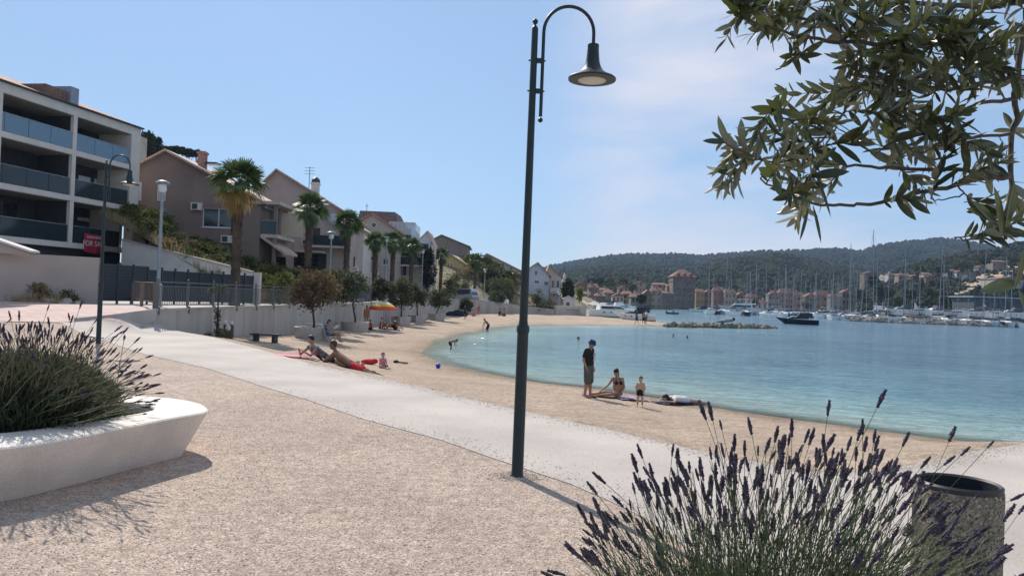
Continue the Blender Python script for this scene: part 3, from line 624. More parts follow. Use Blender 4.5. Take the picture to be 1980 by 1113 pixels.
# railing on the wall : panels of 2.5 m
m_rail = mat('railing_grey', (0.11,0.125,0.13), rough=0.5)
t = thing('railing', 'grey metal railing with upright bars along the top of the concrete wall', 'railing', (-12.8, 28.3, .7))
def walk(y):
    for i in range(len(WALL)-1):
        if WALL[i][1] <= y <= WALL[i+1][1]:
            u = (y-WALL[i][1])/(WALL[i+1][1]-WALL[i][1]); return Vector((lerp(WALL[i][0], WALL[i+1][0], u)-.06, y, lerp(WALL[i][2], WALL[i+1][2], u)+.045))
ys = [28.3+2.5*i for i in range(14)]
for i, y in enumerate(ys):
    p = walk(y); mb = MB(); mb.box((p.x-.01, y-.05, p.z-.22), (p.x+.10, y+.05, p.z+.05)); mb.box((p.x-.03, y-.045, p.z+.04), (p.x+.03, y+.045, p.z+1.02)); mb.ell((p.x, y, p.z+1.07), .045, n=8, m=6); mb.build('post', m_rail, t)
    if i+1 < len(ys):
        q = walk(ys[i+1]); mb = MB()
        for z in (.12, .82, .97): mb.tube([p+Vector((0, .03, z)), q+Vector((0, -.03, z))], .022 if z > .9 else .016, 6)
        for k in range(1, 18):
            r = p.lerp(q, k/18); mb.tube([r+Vector((0, 0, .12)), r+Vector((0, 0, .82))], .013, 5)
        mb.build('bar_panel', m_rail, t)
# the railing that returns along the end of the wall and steps down to the path
t = thing('railing', 'short brownish railing closing the end of the raised street by the path', 'railing', (-13.8, 28.0, 0))
m_rail2 = mat('railing_brown', (0.16,0.12,0.10), rough=0.6)
E = [(255,34.2),(275,31.5),(300,28.6)]; pts = []
for px, D in E:
    p = P(px, 560, D); pts.append(Vector((p.x, p.y, 0)))
for i, p in enumerate(pts):
    mb = MB(); g0 = max(-.1, h_plaza(p.x, p.y)-0.05) if i < 2 else -.1; mb.box((p.x-.055, p.y-.04, g0), (p.x+.055, p.y+.04, 1.70)); mb.build('post', m_rail2, t)
for i in range(2):
    a, b = pts[i], pts[i+1]; mb = MB()
    for z in (.95, 1.68): mb.tube([a+Vector((0, 0, z)), b+Vector((0, 0, z))], .03, 6)
    mb.tube([a+Vector((0, 0, .35)), b+Vector((0, 0, .22))], .03, 6)
    for k in range(1, 10): r = a.lerp(b, k/10); mb.tube([r+Vector((0, 0, .95)), r+Vector((0, 0, 1.68))], .011, 5)
    mb.build('bar_panel', m_rail2, t)
# beach planters before the wall, each with a small tree (trees in the vegetation section)
m_bplant = mat('beach_planter', (0.40,0.37,0.34), var=.12, scale=3)
BPL = [(606,658,41,2.35),(686,641,51,2.2),(775,629,66,2.0),(806,625,73,2.0),(844,620,82,2.0)]
BPT = []
for i, (px, py, D, w) in enumerate(BPL):
    p = B(px, py); x, y, z = p.x*(p.y+w*.55)/p.y, p.y+w*.55, p.z-.15; lab = ['low concrete tree box behind the reader in the folding chair','low concrete tree box where a woman stands beside it','concrete tree box just past the striped parasol','pale tree box between the parasol group and the far sunbathers','low tree box against the wall nearest the far sunbathers'][i]
    t = thing('tree_planter', lab, 'planter', (x, y, z), 'concrete tree boxes along the beach wall'); hw = w/2*.85
    top = 0.75 if i < 2 else .85
    mb = MB(); mb.lathe([(hw*.9,0),(hw,top-.1),(hw,top),(hw-.15,top),(hw-.17,top-.1)], (x, y, z), 28 if i < 2 else 4)
    mb.build('box', m_bplant, t, smooth='auto'); BPT.append((x, y, z+top-.1))
p = B(512, 661)
t = thing('bench', 'low dark slatted beach bench in the shade against the wall', 'bench', tuple(p)); m_dk = mat('dark_wood', (0.035,0.03,0.028), var=.3)
for k in range(3): mb = MB(); mb.obox((p.x-.6, p.y-.25+k*.2, p.z+.30), (1.2, .12, 0), (0, .14, 0), (0, 0, .05)); mb.build('slat', m_dk, t)
for dx in (-.45, .35): mb = MB(); mb.box((p.x+dx, p.y-.22, p.z-.05), (p.x+dx+.12, p.y+.3, p.z+.30)); mb.build('leg', m_dk, t)
p = B(622, 632+14); mb = MB(); pp = P(617, 630, 45); o = MB()
# ================================================================ buildings
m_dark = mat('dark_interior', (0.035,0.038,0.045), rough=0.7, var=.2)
m_dglass = mat('dark_window_glass', (0.02,0.025,0.032), rough=0.06, var=.3, spec=0.8)
m_lgl = mat('pale_blind', (0.42,0.42,0.44), rough=0.6, var=.06)
m_frame = mat('window_frame_white', (0.6,0.6,0.6), rough=0.5, var=.05)
m_tile = mat('roof_tile', (0.42,0.22,0.15), rough=0.85, var=.25, scale=1.2, bump=.5, bscale=9, stretch=(1, 1, 1), dist=.05, fine=.25, fscale=6)
m_tile2 = mat('roof_tile_pale', (0.50,0.36,0.30), rough=0.85, var=.2, scale=1.2, bump=.5, bscale=9, dist=.05, fine=.2, fscale=6)
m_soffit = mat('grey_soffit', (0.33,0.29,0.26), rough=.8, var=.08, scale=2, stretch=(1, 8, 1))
m_bglass = glass_mat('blue_balustrade_glass', (0.18,0.30,0.42), 0.75, .08)
m_sglass = glass_mat('smoked_balustrade_glass', (0.03,0.05,0.06), 0.72, .08)
m_slat = mat('anthracite_slats', (0.035,0.045,0.06), rough=.5, var=.12)
m_antenna = mat('antenna_metal', (0.1,0.1,0.11), rough=.5)
def wallm(nm, c): return mat('wall_'+nm, c, rough=.88, var=.12, scale=.45, detail=12, bump=.1, bscale=25)
UP = Vector((0, 0, 1))
class Bld:
    """a house with front wall in a vertical plane; u along the front, v going back"""
    def __init__(s, name, label, cat, p0, udir, vdir, wm, group=None):
        s.p0 = Vector(p0); s.u = Vector(udir).normalized(); s.v = Vector(vdir).normalized(); s.wm = wm
        s.t = thing(name, label, cat, tuple(s.p0), group); s.mb = MB()
    def pt(s, u, v, z): return Vector((s.p0.x+s.u.x*u+s.v.x*v, s.p0.y+s.u.y*u+s.v.y*v, z))
    def fpx(s, px, py, v=0):       # pixel -> (u, z) on the plane at depth v
        o = s.pt(0, v, 0); n = s.u.cross(UP); q = plane_hit(px, py, o, n); return (q-o).dot(s.u), q.z
    def spx(s, px, py, u):          # pixel -> (v, z) on the side plane at u
        o = s.pt(u, 0, 0); n = s.v.cross(UP); q = plane_hit(px, py, o, n); return (q-o).dot(s.v), q.z
    def face(s, a, du, L, z0, z1, holes, top=None, depth=.16, pane=None, frame=True, nin=None):
        """wall quad from a along du, holes = (u0,u1,z0,z1[,kind])"""
        du = Vector(du).normalized(); nin = nin or s.v
        us = sorted({0, L, *[h[0] for h in holes], *[h[1] for h in holes]}); zs = sorted({z0, z1, *[h[2] for h in holes], *[h[3] for h in holes]})
        P_ = lambda u, z, d=0: Vector((a.x+du.x*u+nin.x*d, a.y+du.y*u+nin.y*d, z))
        for i in range(len(us)-1):
            for j in range(len(zs)-1):
                cu, cz = (us[i]+us[i+1])/2, (zs[j]+zs[j+1])/2
                if any(h[0] < cu < h[1] and h[2] < cz < h[3] for h in holes): continue
                s.mb.quad(P_(us[i], zs[j]), P_(us[i+1], zs[j]), P_(us[i+1], zs[j+1]), P_(us[i], zs[j+1]))
        for h in holes:
            a0, a1, b0, b1 = h[:4]; k = h[4] if len(h) > 4 else 'dark'
            for q in [(a0, b0, a0, b1), (a1, b0, a1, b1), (a0, b0, a1, b0), (a0, b1, a1, b1)]:
                s.mb.quad(P_(q[0], q[1]), P_(q[2], q[3]), P_(q[2], q[3], depth), P_(q[0], q[1], depth))
            if k == 'open': continue
            fr = MB(); w = min(.07, (a1-a0)*.12)
            def bar(x0, x1, y0, y1, dd=.05): fr.obox(P_(x0, y0, depth-dd), du*(x1-x0), nin*.06, UP*(y1-y0))
            bar(a0, a1, b0, b0+w); bar(a0, a1, b1-w, b1); bar(a0, a0+w, b0+w, b1-w); bar(a1-w, a1, b0+w, b1-w)
            if k != 'slot' and a1-a0 > .9: bar((a0+a1)/2-w/2, (a0+a1)/2+w/2, b0+w, b1-w)
            wo = fr.build('window', m_frame if k != 'dframe' else m_slat, s.t)
            ORG[wo.name] = ORG[s.t.name]
            pn = MB(); pn.obox(P_(a0, b0, depth), du*(a1-a0), nin*.02, UP*(b1-b0))
            pn.build('pane', {'dark': m_dglass, 'blind': m_lgl, 'slot': m_dglass, 'dframe': m_dglass}.get(k, m_dglass), wo)
            if k in ('dark', 'blind') and b1-b0 > .6:
                si = MB(); si.obox(P_(a0-.05, b0-.06, -.06), du*(a1-a0+.1), nin*.10, UP*.055); si.build('sill', m_frame, wo)
    def body(s, W, Dp, z0, z1, front=(), right=(), gable=None, left=()):
        """four walls; gable = list of (u, z) points above z1 on the front (and back)"""
        s.W, s.D = W, Dp
        s.face(s.pt(0, 0, 0), s.u, W, z0, z1, list(front)); s.face(s.pt(W, 0, 0), s.v, Dp, z0, z1, list(right), nin=-s.u)
        s.face(s.pt(0, 0, 0), s.v, Dp, z0, z1, list(left), nin=s.u); s.face(s.pt(0, Dp, 0), s.u, W, z0, z1, [], nin=-s.v)
        if gable:
            for v in (0, Dp):
                pts = [s.pt(0, v, z1)]+[s.pt(u, v, z) for u, z in gable]+[s.pt(W, v, z1)]; s.mb.add(pts, [tuple(range(len(pts)))])
        else: s.mb.quad(s.pt(0, 0, z1), s.pt(W, 0, z1), s.pt(W, Dp, z1), s.pt(0, Dp, z1))
    def roof(s, prof, v0, v1, th=.16, m=None, name='roof'):
        """slabs along a profile of (u, z) extruded from v0 to v1"""
        mb = MB()
        for i in range(len(prof)-1):
            (u0, a), (u1, b) = prof[i], prof[i+1]
            mb.prism([s.pt(u0, v0, a+.02), s.pt(u1, v0, b+.02), s.pt(u1, v0, b+.02+th), s.pt(u0, v0, a+.02+th)], s.v*(v1-v0))
        o = mb.build(name, m or m_tile, s.t); ORG[o.name] = ORG[s.t.name]; return o
    def part(s, name, m, boxes, parent=None):
        mb = MB()
        for (u0, u1, v0, v1, z0, z1) in boxes: mb.obox(s.pt(u0, v0, z0), s.u*(u1-u0), s.v*(v1-v0), UP*(z1-z0))
        o = mb.build(name, m, parent or s.t); ORG[o.name] = ORG[s.t.name]; return o
    def done(s): return s.mb.build('wall', s.wm, s.t)

# ---- the balconied apartment building (facade runs nearly along the view)
dv = Vector((0.173, 1, 0)).normalized(); C0 = P(266, 415, 56.0); C0.z = 0
nr = Vector((dv.y, -dv.x, 0))                               # outward, towards the sea
A = Bld('apartment_building', 'modern white apartment block with three floors of deep balconies and a tiled roof', 'apartment building', C0, -dv, -nr, m_white)
fp = A.fpx                                               # u runs towards the camera, v into the building
def u_of(px): return fp(px, 330)[0]
u_fin0, u_fin1 = 0.0, u_of(252); u_d0, u_d1 = u_of(146), u_of(139); u_far = 24.0; u_e0 = u_of(3); 
zr = 12.75; zs = [3.7, 6.72, 9.72]; TH = .34; DEP = 2.6
ztop = fp(262, 245)[1]; zs = [fp(243, 489)[1], fp(250, 408)[1], fp(252, 328)[1]]
boxes = []
A.part('roof_slab', m_white, [(0, u_far, 0, 12, ztop-.62, ztop-.04)])
for i, z in enumerate(zs): A.part('floor_slab', m_white, [((0 if i else -.0)+ (.0 if i else 1.0), u_far, 0, 12, z, z+TH)])
for i in (0, 1, 2):
    z0 = zs[i]+TH; z1 = (zs[i+1] if i < 2 else ztop-.62)
    if i > 0: A.part('end_fin', m_white, [(0, u_fin1, 0.001, 12, z0, z1)])
    else: A.part('end_fin', m_white, [(1.25, 1.6, .25, 12, z0, z1)])
    A.part('divider_wall', m_white, [(u_d0-.02, u_d1, 0.02, .25, z0, z1)]); A.part('divider_shaded_side', m_dark, [(u_d0+.05, u_d1-.05, .26, DEP, z0, z1)])  # divider sides coloured dark to imitate their shade behind the white fronts
    A.part('divider_wall', m_white, [(u_e0+.1, u_e0+.45, 0.02, .25, z0, z1)]); A.part('divider_shaded_side', m_dark, [(u_e0+.15, u_e0+.4, .26, DEP, z0, z1)])
    hol = []; o = A.pt(u_fin1 if i else 1.6, DEP, 0)
    A.mb_save = A.mb; A.mb = MB()
    if i == 1:
        for x0, x1 in ((151,177),(182,204),(216,238)):
            ua, ub = A.fpx(x1, 360, DEP)[0], A.fpx(x0, 360, DEP)[0]; b = u_fin1; hol.append((ua-b, ub-b, z0+.35, z0+1.9, 'pale'))
    if i == 0:
        for yy in ((420,427),(440,446)):
            ua, ub = A.fpx(173, 430, DEP)[0], A.fpx(149, 430, DEP)[0]; hol.append((ua-1.6, ub-1.6, A.fpx(160, yy[1], DEP)[1], A.fpx(160, yy[0], DEP)[1], 'pale'))
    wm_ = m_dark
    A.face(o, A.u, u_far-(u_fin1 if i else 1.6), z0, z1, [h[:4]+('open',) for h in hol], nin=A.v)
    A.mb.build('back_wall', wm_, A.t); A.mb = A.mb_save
    for h in hol:
        b = (u_fin1 if i else 1.6); A.part('pale_sky_pane', mat('sky_pale_glass', (0.75,0.78,0.82), rough=.2, var=.05), [(b+h[0], b+h[1], DEP+.1, DEP+.13, h[2], h[3])])  # pale colour stands in for bright sky seen through the openings; nothing glows
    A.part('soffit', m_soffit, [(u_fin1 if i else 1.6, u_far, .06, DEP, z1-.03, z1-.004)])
    if i == 0 or i == 2:
        for uu in (u_d0-3.4, u_d1+1.4, u_d1+5.2):
            if uu > 2: A.part('sliding_door', m_dglass, [(uu, uu+2.6, DEP-.05, DEP-.02, z0, z0+2.2)])
    gm = m_bglass if i == 2 else m_sglass; uu = (u_fin1 if i else 1.7)+.06; vv = .08
    while uu < u_far-.5:
        nx = uu+1.75
        for a, b in ((u_d0-.05, u_d1+.05), (u_e0+.05, u_e0+.5)):
            if uu < a < nx: nx = a
            if a <= uu < b: uu = b; nx = uu+1.75
        A.part('balustrade_glass', gm, [(uu+.02, nx-.02, vv, vv+.02, z0+.03, z0+1.08)]); A.part('handrail', m_grey, [(uu, nx, vv-.015, vv+.035, z0+1.08, z0+1.12)]); uu = nx
A.part('back_volume', m_white, [(1.6, u_far, DEP+.4, 11.9, zs[0]+TH, ztop-.65)])
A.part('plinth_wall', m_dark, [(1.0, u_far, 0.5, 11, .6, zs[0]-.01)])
A.part('ground_slab_step', m_slat, [(-.5, 5.5, -1.2, .2, .6, zs[0]-.75)])
# tiled roof sloping back, with box dormer and chimney
o = A.part('gutter', m_dark, [(-.1, u_far, -.18, -.02, ztop-.05, ztop+.05)])
mb = MB(); mb.add([A.pt(-.1, -.15, ztop+.02), A.pt(u_far, -.15, ztop+.02), A.pt(u_far, 6, ztop+2.2), A.pt(-.1, 6, ztop+2.2), A.pt(u_far, 12, ztop), A.pt(-.1, 12, ztop)], [(0,1,2,3),(3,2,4,5),(0,3,5)])
def tile_mat(nm, c, c2, udir, period=.28):
    m = mat(nm, c, rough=.85, var=.1, scale=2, col2=c2); t = m.node_tree; n = t.nodes; l = t.links; b = n['Principled BSDF']
    g = n.new('ShaderNodeTexCoord'); d = n.new('ShaderNodeVectorMath'); d.operation = 'DOT_PRODUCT'; d.inputs[1].default_value = tuple(udir); l.new(g.outputs['Object'], d.inputs[0])
    s1 = n.new('ShaderNodeMath'); s1.operation = 'MULTIPLY'; s1.inputs[1].default_value = 2*math.pi/period; l.new(d.outputs['Value'], s1.inputs[0]); s2 = n.new('ShaderNodeMath'); s2.operation = 'SINE'; l.new(s1.outputs[0], s2.inputs[0])
    bp = n.new('ShaderNodeBump'); bp.inputs['Strength'].default_value = 1; bp.inputs['Distance'].default_value = .05; l.new(s2.outputs[0], bp.inputs['Height']); l.new(bp.outputs[0], b.inputs['Normal']); return m
mb.build('tiled_roof', tile_mat('apartment_tiles', (0.40,0.21,0.15), (0.60,0.42,0.34), A.u), A.t)
ua, ub = u_of(140), u_of(95)
A.part('roof_box', mat('zinc', (0.22,0.26,0.33), rough=.4), [(ua-1, ub-2.2, .6, 3.2, ztop+.3, ztop+1.35)]); A.part('chimney', mat('old_brick', (0.17,0.10,0.08), var=.4, scale=6), [(ub-2.2, ub-.3, .8, 3.0, ztop+.2, ztop+1.0)])
A.done()
# red banner on the terrace
t = thing('banner', 'red for sale banner hung on the terrace glass of the apartment block', 'banner', tuple(A.pt(u_of(198), -.02, zs[0]+.9)))
ba, bb = A.fpx(198, 470, -.03), A.fpx(163, 470, -.03); zt_, zb_ = A.fpx(180, 452, -.03)[1], A.fpx(180, 487, -.03)[1]
mb = MB(); nseg = 10
for k in range(nseg):
    x0, x1 = lerp(ba[0], bb[0], k/nseg), lerp(ba[0], bb[0], (k+1)/nseg); w0, w1 = .03*math.sin(k*1.3), .03*math.sin((k+1)*1.3); s0, s1 = .10*math.sin(math.pi*k/nseg), .10*math.sin(math.pi*(k+1)/nseg)
    mb.quad(A.pt(x1, -.03+w1, zb_-s1), A.pt(x0, -.03+w0, zb_-s0), A.pt(x0, -.03+w0, zt_-s0*.4), A.pt(x1, -.03+w1, zt_-s1*.4))
mb.build('cloth', mat('banner_red', (0.42,0.03,0.07), rough=.6, var=.1), t)
def text_part(txt, size, loc, xdir, updir, parent, m, name='lettering'):
    cu = bpy.data.curves.new(name, 'FONT'); cu.body = txt; cu.size = size; cu.align_x = 'CENTER'; cu.extrude = .004; cu.materials.append(m)
    o = bpy.data.objects.new(name, cu); COL.objects.link(o); x = Vector(xdir).normalized(); y = Vector(updir).normalized(); z = x.cross(y)
    bpy.context.view_layer.update(); o.matrix_local = Matrix(((x.x, y.x, z.x, loc[0]-ORG[parent.name].x), (x.y, y.y, z.y, loc[1]-ORG[parent.name].y), (x.z, y.z, z.z, loc[2]-ORG[parent.name].z), (0, 0, 0, 1))); o.parent = parent
    me = bpy.data.meshes.new_from_object(o.evaluated_get(bpy.context.evaluated_depsgraph_get())); mw = o.matrix_local.copy(); bpy.data.objects.remove(o)
    o = bpy.data.objects.new(name, me); COL.objects.link(o); o.parent = parent; o.matrix_local = mw; return o
m_wtxt = mat('white_lettering', (0.75,0.72,0.72), var=.03)
cx = (ba[0]+bb[0])/2; text_part('FOR SALE', .50, A.pt(cx, -.10, (zt_+zb_)/2-.22), -A.u, UP, t, m_wtxt); text_part('APARTMENTS', .24, A.pt(cx, -.10, (zt_+zb_)/2+.27), -A.u, UP, t, m_wtxt)
# terrace furniture seen behind the glass
for k, (uu, lab) in enumerate([(u_d1+2.2, 'white garden chair on the lowest terrace beside the divider wall'), (u_d1+3.6, 'second white garden chair further along the lowest terrace')]):
    p = A.pt(uu, 1.0, zs[0]+TH); t = thing('garden_chair', lab, 'chair', tuple(p), 'garden chairs on the lowest terrace')
    mb = MB(); mb.box((p.x-.22, p.y-.22, p.z+.42), (p.x+.22, p.y+.22, p.z+.46)); mb.build('seat', m_white, t)
    mb = MB(); mb.box((p.x-.22, p.y+.2, p.z+.46), (p.x+.22, p.y+.24, p.z+.95)); mb.build('backrest', m_white, t)
    for dx in (-.2, .17):
        for dy in (-.2, .17): mb = MB(); mb.box((p.x+dx, p.y+dy, p.z), (p.x+dx+.03, p.y+dy+.03, p.z+.42)); mb.build('leg', m_white, t)
# ---- garden wall, sloping cap, slatted gate and fence
wa = P(187, 590, 32.6); wb_ = P(-120, 590, 29.0); zt1 = P(187, 498, 32.6).z
t = thing('garden_wall', 'pale rendered garden wall ending at the dark slatted gate', 'wall', (wa.x, wa.y, .4)); d = Vector((wb_.x-wa.x, wb_.y-wa.y, 0)); dn = d.normalized(); nn = Vector((-dn.y, dn.x, 0))*-1
mb = MB(); mb.obox((wa.x, wa.y, .2), d, Vector((0, .35, 0)), (0, 0, zt1-.2)); mb.build('wall_body', wallm('garden', (0.38,0.33,0.30)), t)
q0 = P(-20, 462, 29.6); q1 = P(66, 498, 30.8)
mb = MB(); mb.prism([Vector((q0.x-1, q0.y-.3, zt1-.05)), Vector((q1.x, q1.y-.3, zt1-.05)), Vector((q1.x, q1.y-.3, zt1+.02)), Vector((q0.x-1, q0.y-.3, q0.z+.35))], (0, .4, 0)); mb.build('stair_wall', wallm('garden', (0.38,0.33,0.30)), t)
mb = MB(); mb.prism([Vector((q0.x-1, q0.y-.4, q0.z+.36)), Vector((q1.x+.1, q1.y-.4, zt1+.03)), Vector((q1.x+.1, q1.y-.4, zt1+.11)), Vector((q0.x-1, q0.y-.4, q0.z+.44))], (0, .6, 0)); mb.build('coping', m_white, t)
f0, f1 = Vector((wa.x+.1, wa.y+.1, 0)), Vector((P(491, 560, 42).x, 42, 0))
t = thing('slatted_gate', 'dark slatted driveway gate beside the pale garden wall', 'gate', (f0.x, f0.y, .7)); t2 = thing('slatted_fence', 'long dark slatted fence behind the palm and railing', 'fence', (f0.x, f0.y, .7))
fl = (f1-f0).length; fd = (f1-f0).normalized(); fnn = Vector((fd.y, -fd.x, 0))
npan = 12; zf1 = P(200, 510, 33).z
for i in range(npan):
    a = f0+fd*(fl*i/npan); b = f0+fd*(fl*(i+1)/npan); par = t if i < 3 else t2; zt_ = zf1-.06*(i >= 3)
    mb = MB(); k = 0; z = .82
    while z < zt_-.06: mb.obox((a.x, a.y, z), b-a, fnn*.03+Vector((0, 0, 0)), (0, 0, .085)); z += .135
    mb.build('slat_panel', m_slat, par)
    mb = MB(); mb.obox((a.x-.03, a.y-.03, .66), fd*.07, fnn*.08, (0, 0, zt_-.6)); mb.build('post', m_slat, par)
    mb = MB(); mb.obox((a.x, a.y, .82), b-a, -fnn*.02, (0, 0, zt_-.9)); mb.build('backing', m_dark, par)
mb = MB(); mb.obox((f1.x, f1.y-.1, .6), (.32, 0, 0), (0, .3, 0), (0, 0, zf1-.55)); tag(mb.build('gate_post', m_white), 'white rendered pillar ending the dark slatted fence', 'pillar')
ra, rb_ = P(236, 465, 50), P(486, 528, 44.4)
t = thing('sloping_wall', 'white retaining wall sloping down under the shrubby bank behind the slatted fence', 'wall', (rb_.x, rb_.y, .6))
mb = MB(); d = Vector((rb_.x-ra.x, rb_.y-ra.y, 0)); mb.prism([Vector((ra.x, ra.y, .5)), Vector((rb_.x, rb_.y, .5)), rb_, ra], (0, .35, 0)); mb.build('wall_body', m_white, t)
mb = MB(); mb.prism([ra+Vector((0, -.06, 0)), rb_+Vector((0, -.06, 0)), rb_+Vector((0, -.06, .12)), ra+Vector((0, -.06, .12))], (0, .5, 0)); mb.build('coping', m_conc, t)

# ---- generic gabled house from pixels of its front wall
def house(name, label, cat, D, le, re, ridge, depth, wm, roofm=None, vdir=(0.10, 1, 0), front=(), right=(), roof=True, over=.45, zb=None, gfun=None, both=True, cut=None):
    """le/re = pixel of front wall's eaves; ridge = pixel of the gable's apex; windows as pixel boxes (x0,y0,x1,y1[,kind])"""
    a, b = P(*le, D), P(*re, D); r = P(*ridge, D) if ridge else None
    base = min(h_hill(a.x, a.y), h_hill(b.x, b.y), h_hill(b.x+vdir[0]*depth, b.y+depth)) if zb is None else zb
    h = Bld(name, label, cat, (a.x, a.y, base), (1, 0, 0), vdir, wm)
    W = b.x-a.x; ze = min(a.z, b.z)
    def fr(w, v=0):
        (u0, z1), (u1, z0) = h.fpx(w[0], w[1]), h.fpx(w[2], w[3]); return (u0, u1, min(z0, z1), max(z0, z1))+tuple(w[4:])
    def sr(w):
        (v0, z1), (v1, z0) = h.spx(w[0], w[1], W), h.spx(w[2], w[3], W); z1 = (z1+h.spx(w[2], w[1], W)[1])/2; z0 = (z0+h.spx(w[0], w[3], W)[1])/2
        return (v0, v1, min(z0, z1), max(z0, z1))+tuple(w[4:])
    allf = list(map(fr, front)); hf = [q for q in allf if q[0] > .05 and q[1] < W-.05 and q[3] < ze-.05 and q[2] > base-3]
    for q in allf:
        if q in hf: continue
        k = q[4] if len(q) > 4 else 'dark'; wo = h.part('window', m_frame, [(q[0], q[1], -.07, .02, q[2], q[3])]); ORG[wo.name] = ORG[h.t.name]
        h.part('pane', m_lgl if k == 'blind' else m_dglass, [(q[0]+.07, q[1]-.07, -.085, -.06, q[2]+.07, q[3]-.07)], wo)
    hr = [q for q in map(sr, right) if q[0] > .05 and q[1] < depth-.05]
    gb = None
    if r:
        gb = [(0, a.z)] if a.z > ze+.01 else []
        gb += [(r.x-a.x, r.z)]; gb += [(W, b.z)] if b.z > ze+.01 else []
    h.body(W, depth, base-3.5, ze, hf, hr, gb)
    if roof and r:
        ru = r.x-a.x; sl = (r.z-a.z)/max(.1, ru); sr_ = (r.z-b.z)/max(.1, W-ru)
        h.roof([(-over, a.z-sl*over), (ru, r.z), (W+over, b.z-sr_*over)], -over, depth+over, m=roofm)
    h.done(); h.zb = base; h.ze = ze; return h
m_beige = wallm('taupe', (0.22,0.165,0.145)); m_cream = wallm('cream', (0.46,0.40,0.35)); m_pinkw = wallm('pale_pink', (0.40,0.325,0.295)); m_greyw = wallm('grey', (0.36,0.35,0.36)); m_yellow = wallm('yellow', (0.52,0.42,0.16)); m_brown = wallm('brown', (0.27,0.22,0.19)); m_bluew = wallm('bluish_white', (0.48,0.50,0.55))
H1 = house('house', 'taupe gabled house with a red brick chimney behind the tallest near palm', 'house', 58, (262,326), (505,390), (323,294), 10, m_beige, m_tile2,
    front=[(306,402,320,440,'blind'),(392,401,452,441,'dark'),(278,404,290,411,'slot'),(262,352,273,388,'blind'),(306,354,320,389,'blind')], vdir=(-.02, 1, 0))
def chimney(h, px, py0, py1, v, w, m, cap=False):
    (u0, z1), (_, z0) = h.fpx(px, py0, v), h.fpx(px, py1, v)
    o = h.part('chimney', m, [(u0-w/2, u0+w/2, v, v+w, z0-1, z1)]); h.part('chimney_cap', m, [(u0-w/2-.08, u0+w/2+.08, v-.08, v+w+.08, z1-.22, z1-.06)], o)
    if cap:
        mb = MB(); mb.lathe([(w*.62, z1), (w*.6, z1+.25), (w*.3, z1+.5), (.03, z1+.55)], tuple(h.pt(u0, v+w/2, 0)), 12); mb.build('chimney_cowl', m_dk if False else m_slat, o, smooth='auto')
chimney(H1, 390, 292, 335, 2.2, .55, mat('chimney_brick', (0.36,0.20,0.16), var=.2, scale=6))
w_, z_ = H1.W, H1.zb
# loggia beyond: roof slab, balcony, blind, lower lean-to roof
def hz(h, px, py, v=0): return h.fpx(px, py, v)
u2 = hz(H1, 545, 400, 2)[0]; zt2 = hz(H1, 480, 385, 0)[1]; zbal = hz(H1, 500, 452, 0)[1]
H1.part('balcony_roof', m_cream, [(w_-1.5, u2+.5, -.3, 5, zt2-.35, zt2-.1)]); H1.part('balcony_slab', m_cream, [(w_+.05, u2+.3, 0, 5, zbal-.25, zbal)])
H1.part('balcony_wall', m_beige, [(w_, u2-.3, 2.5, 5, z_-1, zt2-.36)]); H1.part('rolled_blind', mat('tan_blind', (0.5,0.42,0.33), var=.06), [(w_+.9, w_+2.6, 2.42, 2.48, zbal+.02, zt2-.7)])
H1.part('balcony_post', m_beige, [(u2-.05, u2+.2, .1, .35, z_-1, zt2-.36)]); H1.part('balcony_glass', m_sglass, [(w_+.05, u2+.2, .02, .05, zbal+.05, zbal+1.0)]); H1.part('balcony_handrail', m_grey, [(w_+.05, u2+.2, 0, .07, zbal+1.0, zbal+1.05)])
mb = MB(); zl = hz(H1, 478, 458)[1]; mb.prism([H1.pt(w_+.1, -.2, zl), H1.pt(u2+.9, -.2, zl-1.2), H1.pt(u2+.9, -.2, zl-1.0), H1.pt(w_+.1, -.2, zl+.2)], H1.v*4); mb.build('lean_to_roof', m_tile2, H1.t)
H1.part('porch_glass', m_dglass, [(w_+.3, u2+.4, 2.3, 2.4, z_-1, zl-1.3)])
mb = MB(); dpx = H1.fpx(451, 400)[0]; mb.tube([H1.pt(dpx, -.08, zt2-.2), H1.pt(dpx, -.08, z_-1)], .06, 8); mb.build('downpipe', mat('downpipe_dark', (0.05,0.035,0.03)), H1.t)
H1.part('roof_light', m_dglass, [(hz(H1, 361, 320)[0]+.6, hz(H1, 361, 320)[0]+1.5, 2, 3, hz(H1, 361, 312)[1]+.2, hz(H1, 361, 312)[1]+.35)])
# pale house behind it
H2 = house('house', 'pale gabled house with a round-capped chimney between the first and second palm', 'house', 74, (440,420), (668,412), (536,330), 12, m_pinkw, m_tile2,
    front=[(536,439,570,457,'dframe'),(600,440,618,472,'dframe'),(552,494,580,510,'dframe'),(590,494,616,512,'dframe')], right=[], vdir=(-.04, 1, 0))
chimney(H2, 609, 352, 380, 1.5, .7, m_white, True)
u0, zz = hz(H2, 540, 481); u1 = hz(H2, 632, 481)[0]
mb = MB(); mb.prism([H2.pt(u0, -2, zz-.3), H2.pt(u1, -2, zz-.3), H2.pt(u1, -2, zz-.15), H2.pt(u0, -2, zz-.15)], H2.v*2); mb.build('porch_canopy', m_cream, H2.t)
for px in (566, 600): uu = hz(H2, px, 500)[0]; H2.part('porch_post', m_cream, [(uu, uu+.3, -1.9, -1.6, H2.zb-1, zz-.3)])
for (x0, x1, y0, y1) in [(552,582,493,512),(588,616,493,514)]:
    (ua, za), (ub, zb2) = hz(H2, x0, y0), hz(H2, x1, y1); H2.part('porch_door', m_dglass, [(ua, ub, -.12, -.09, zb2, za)])
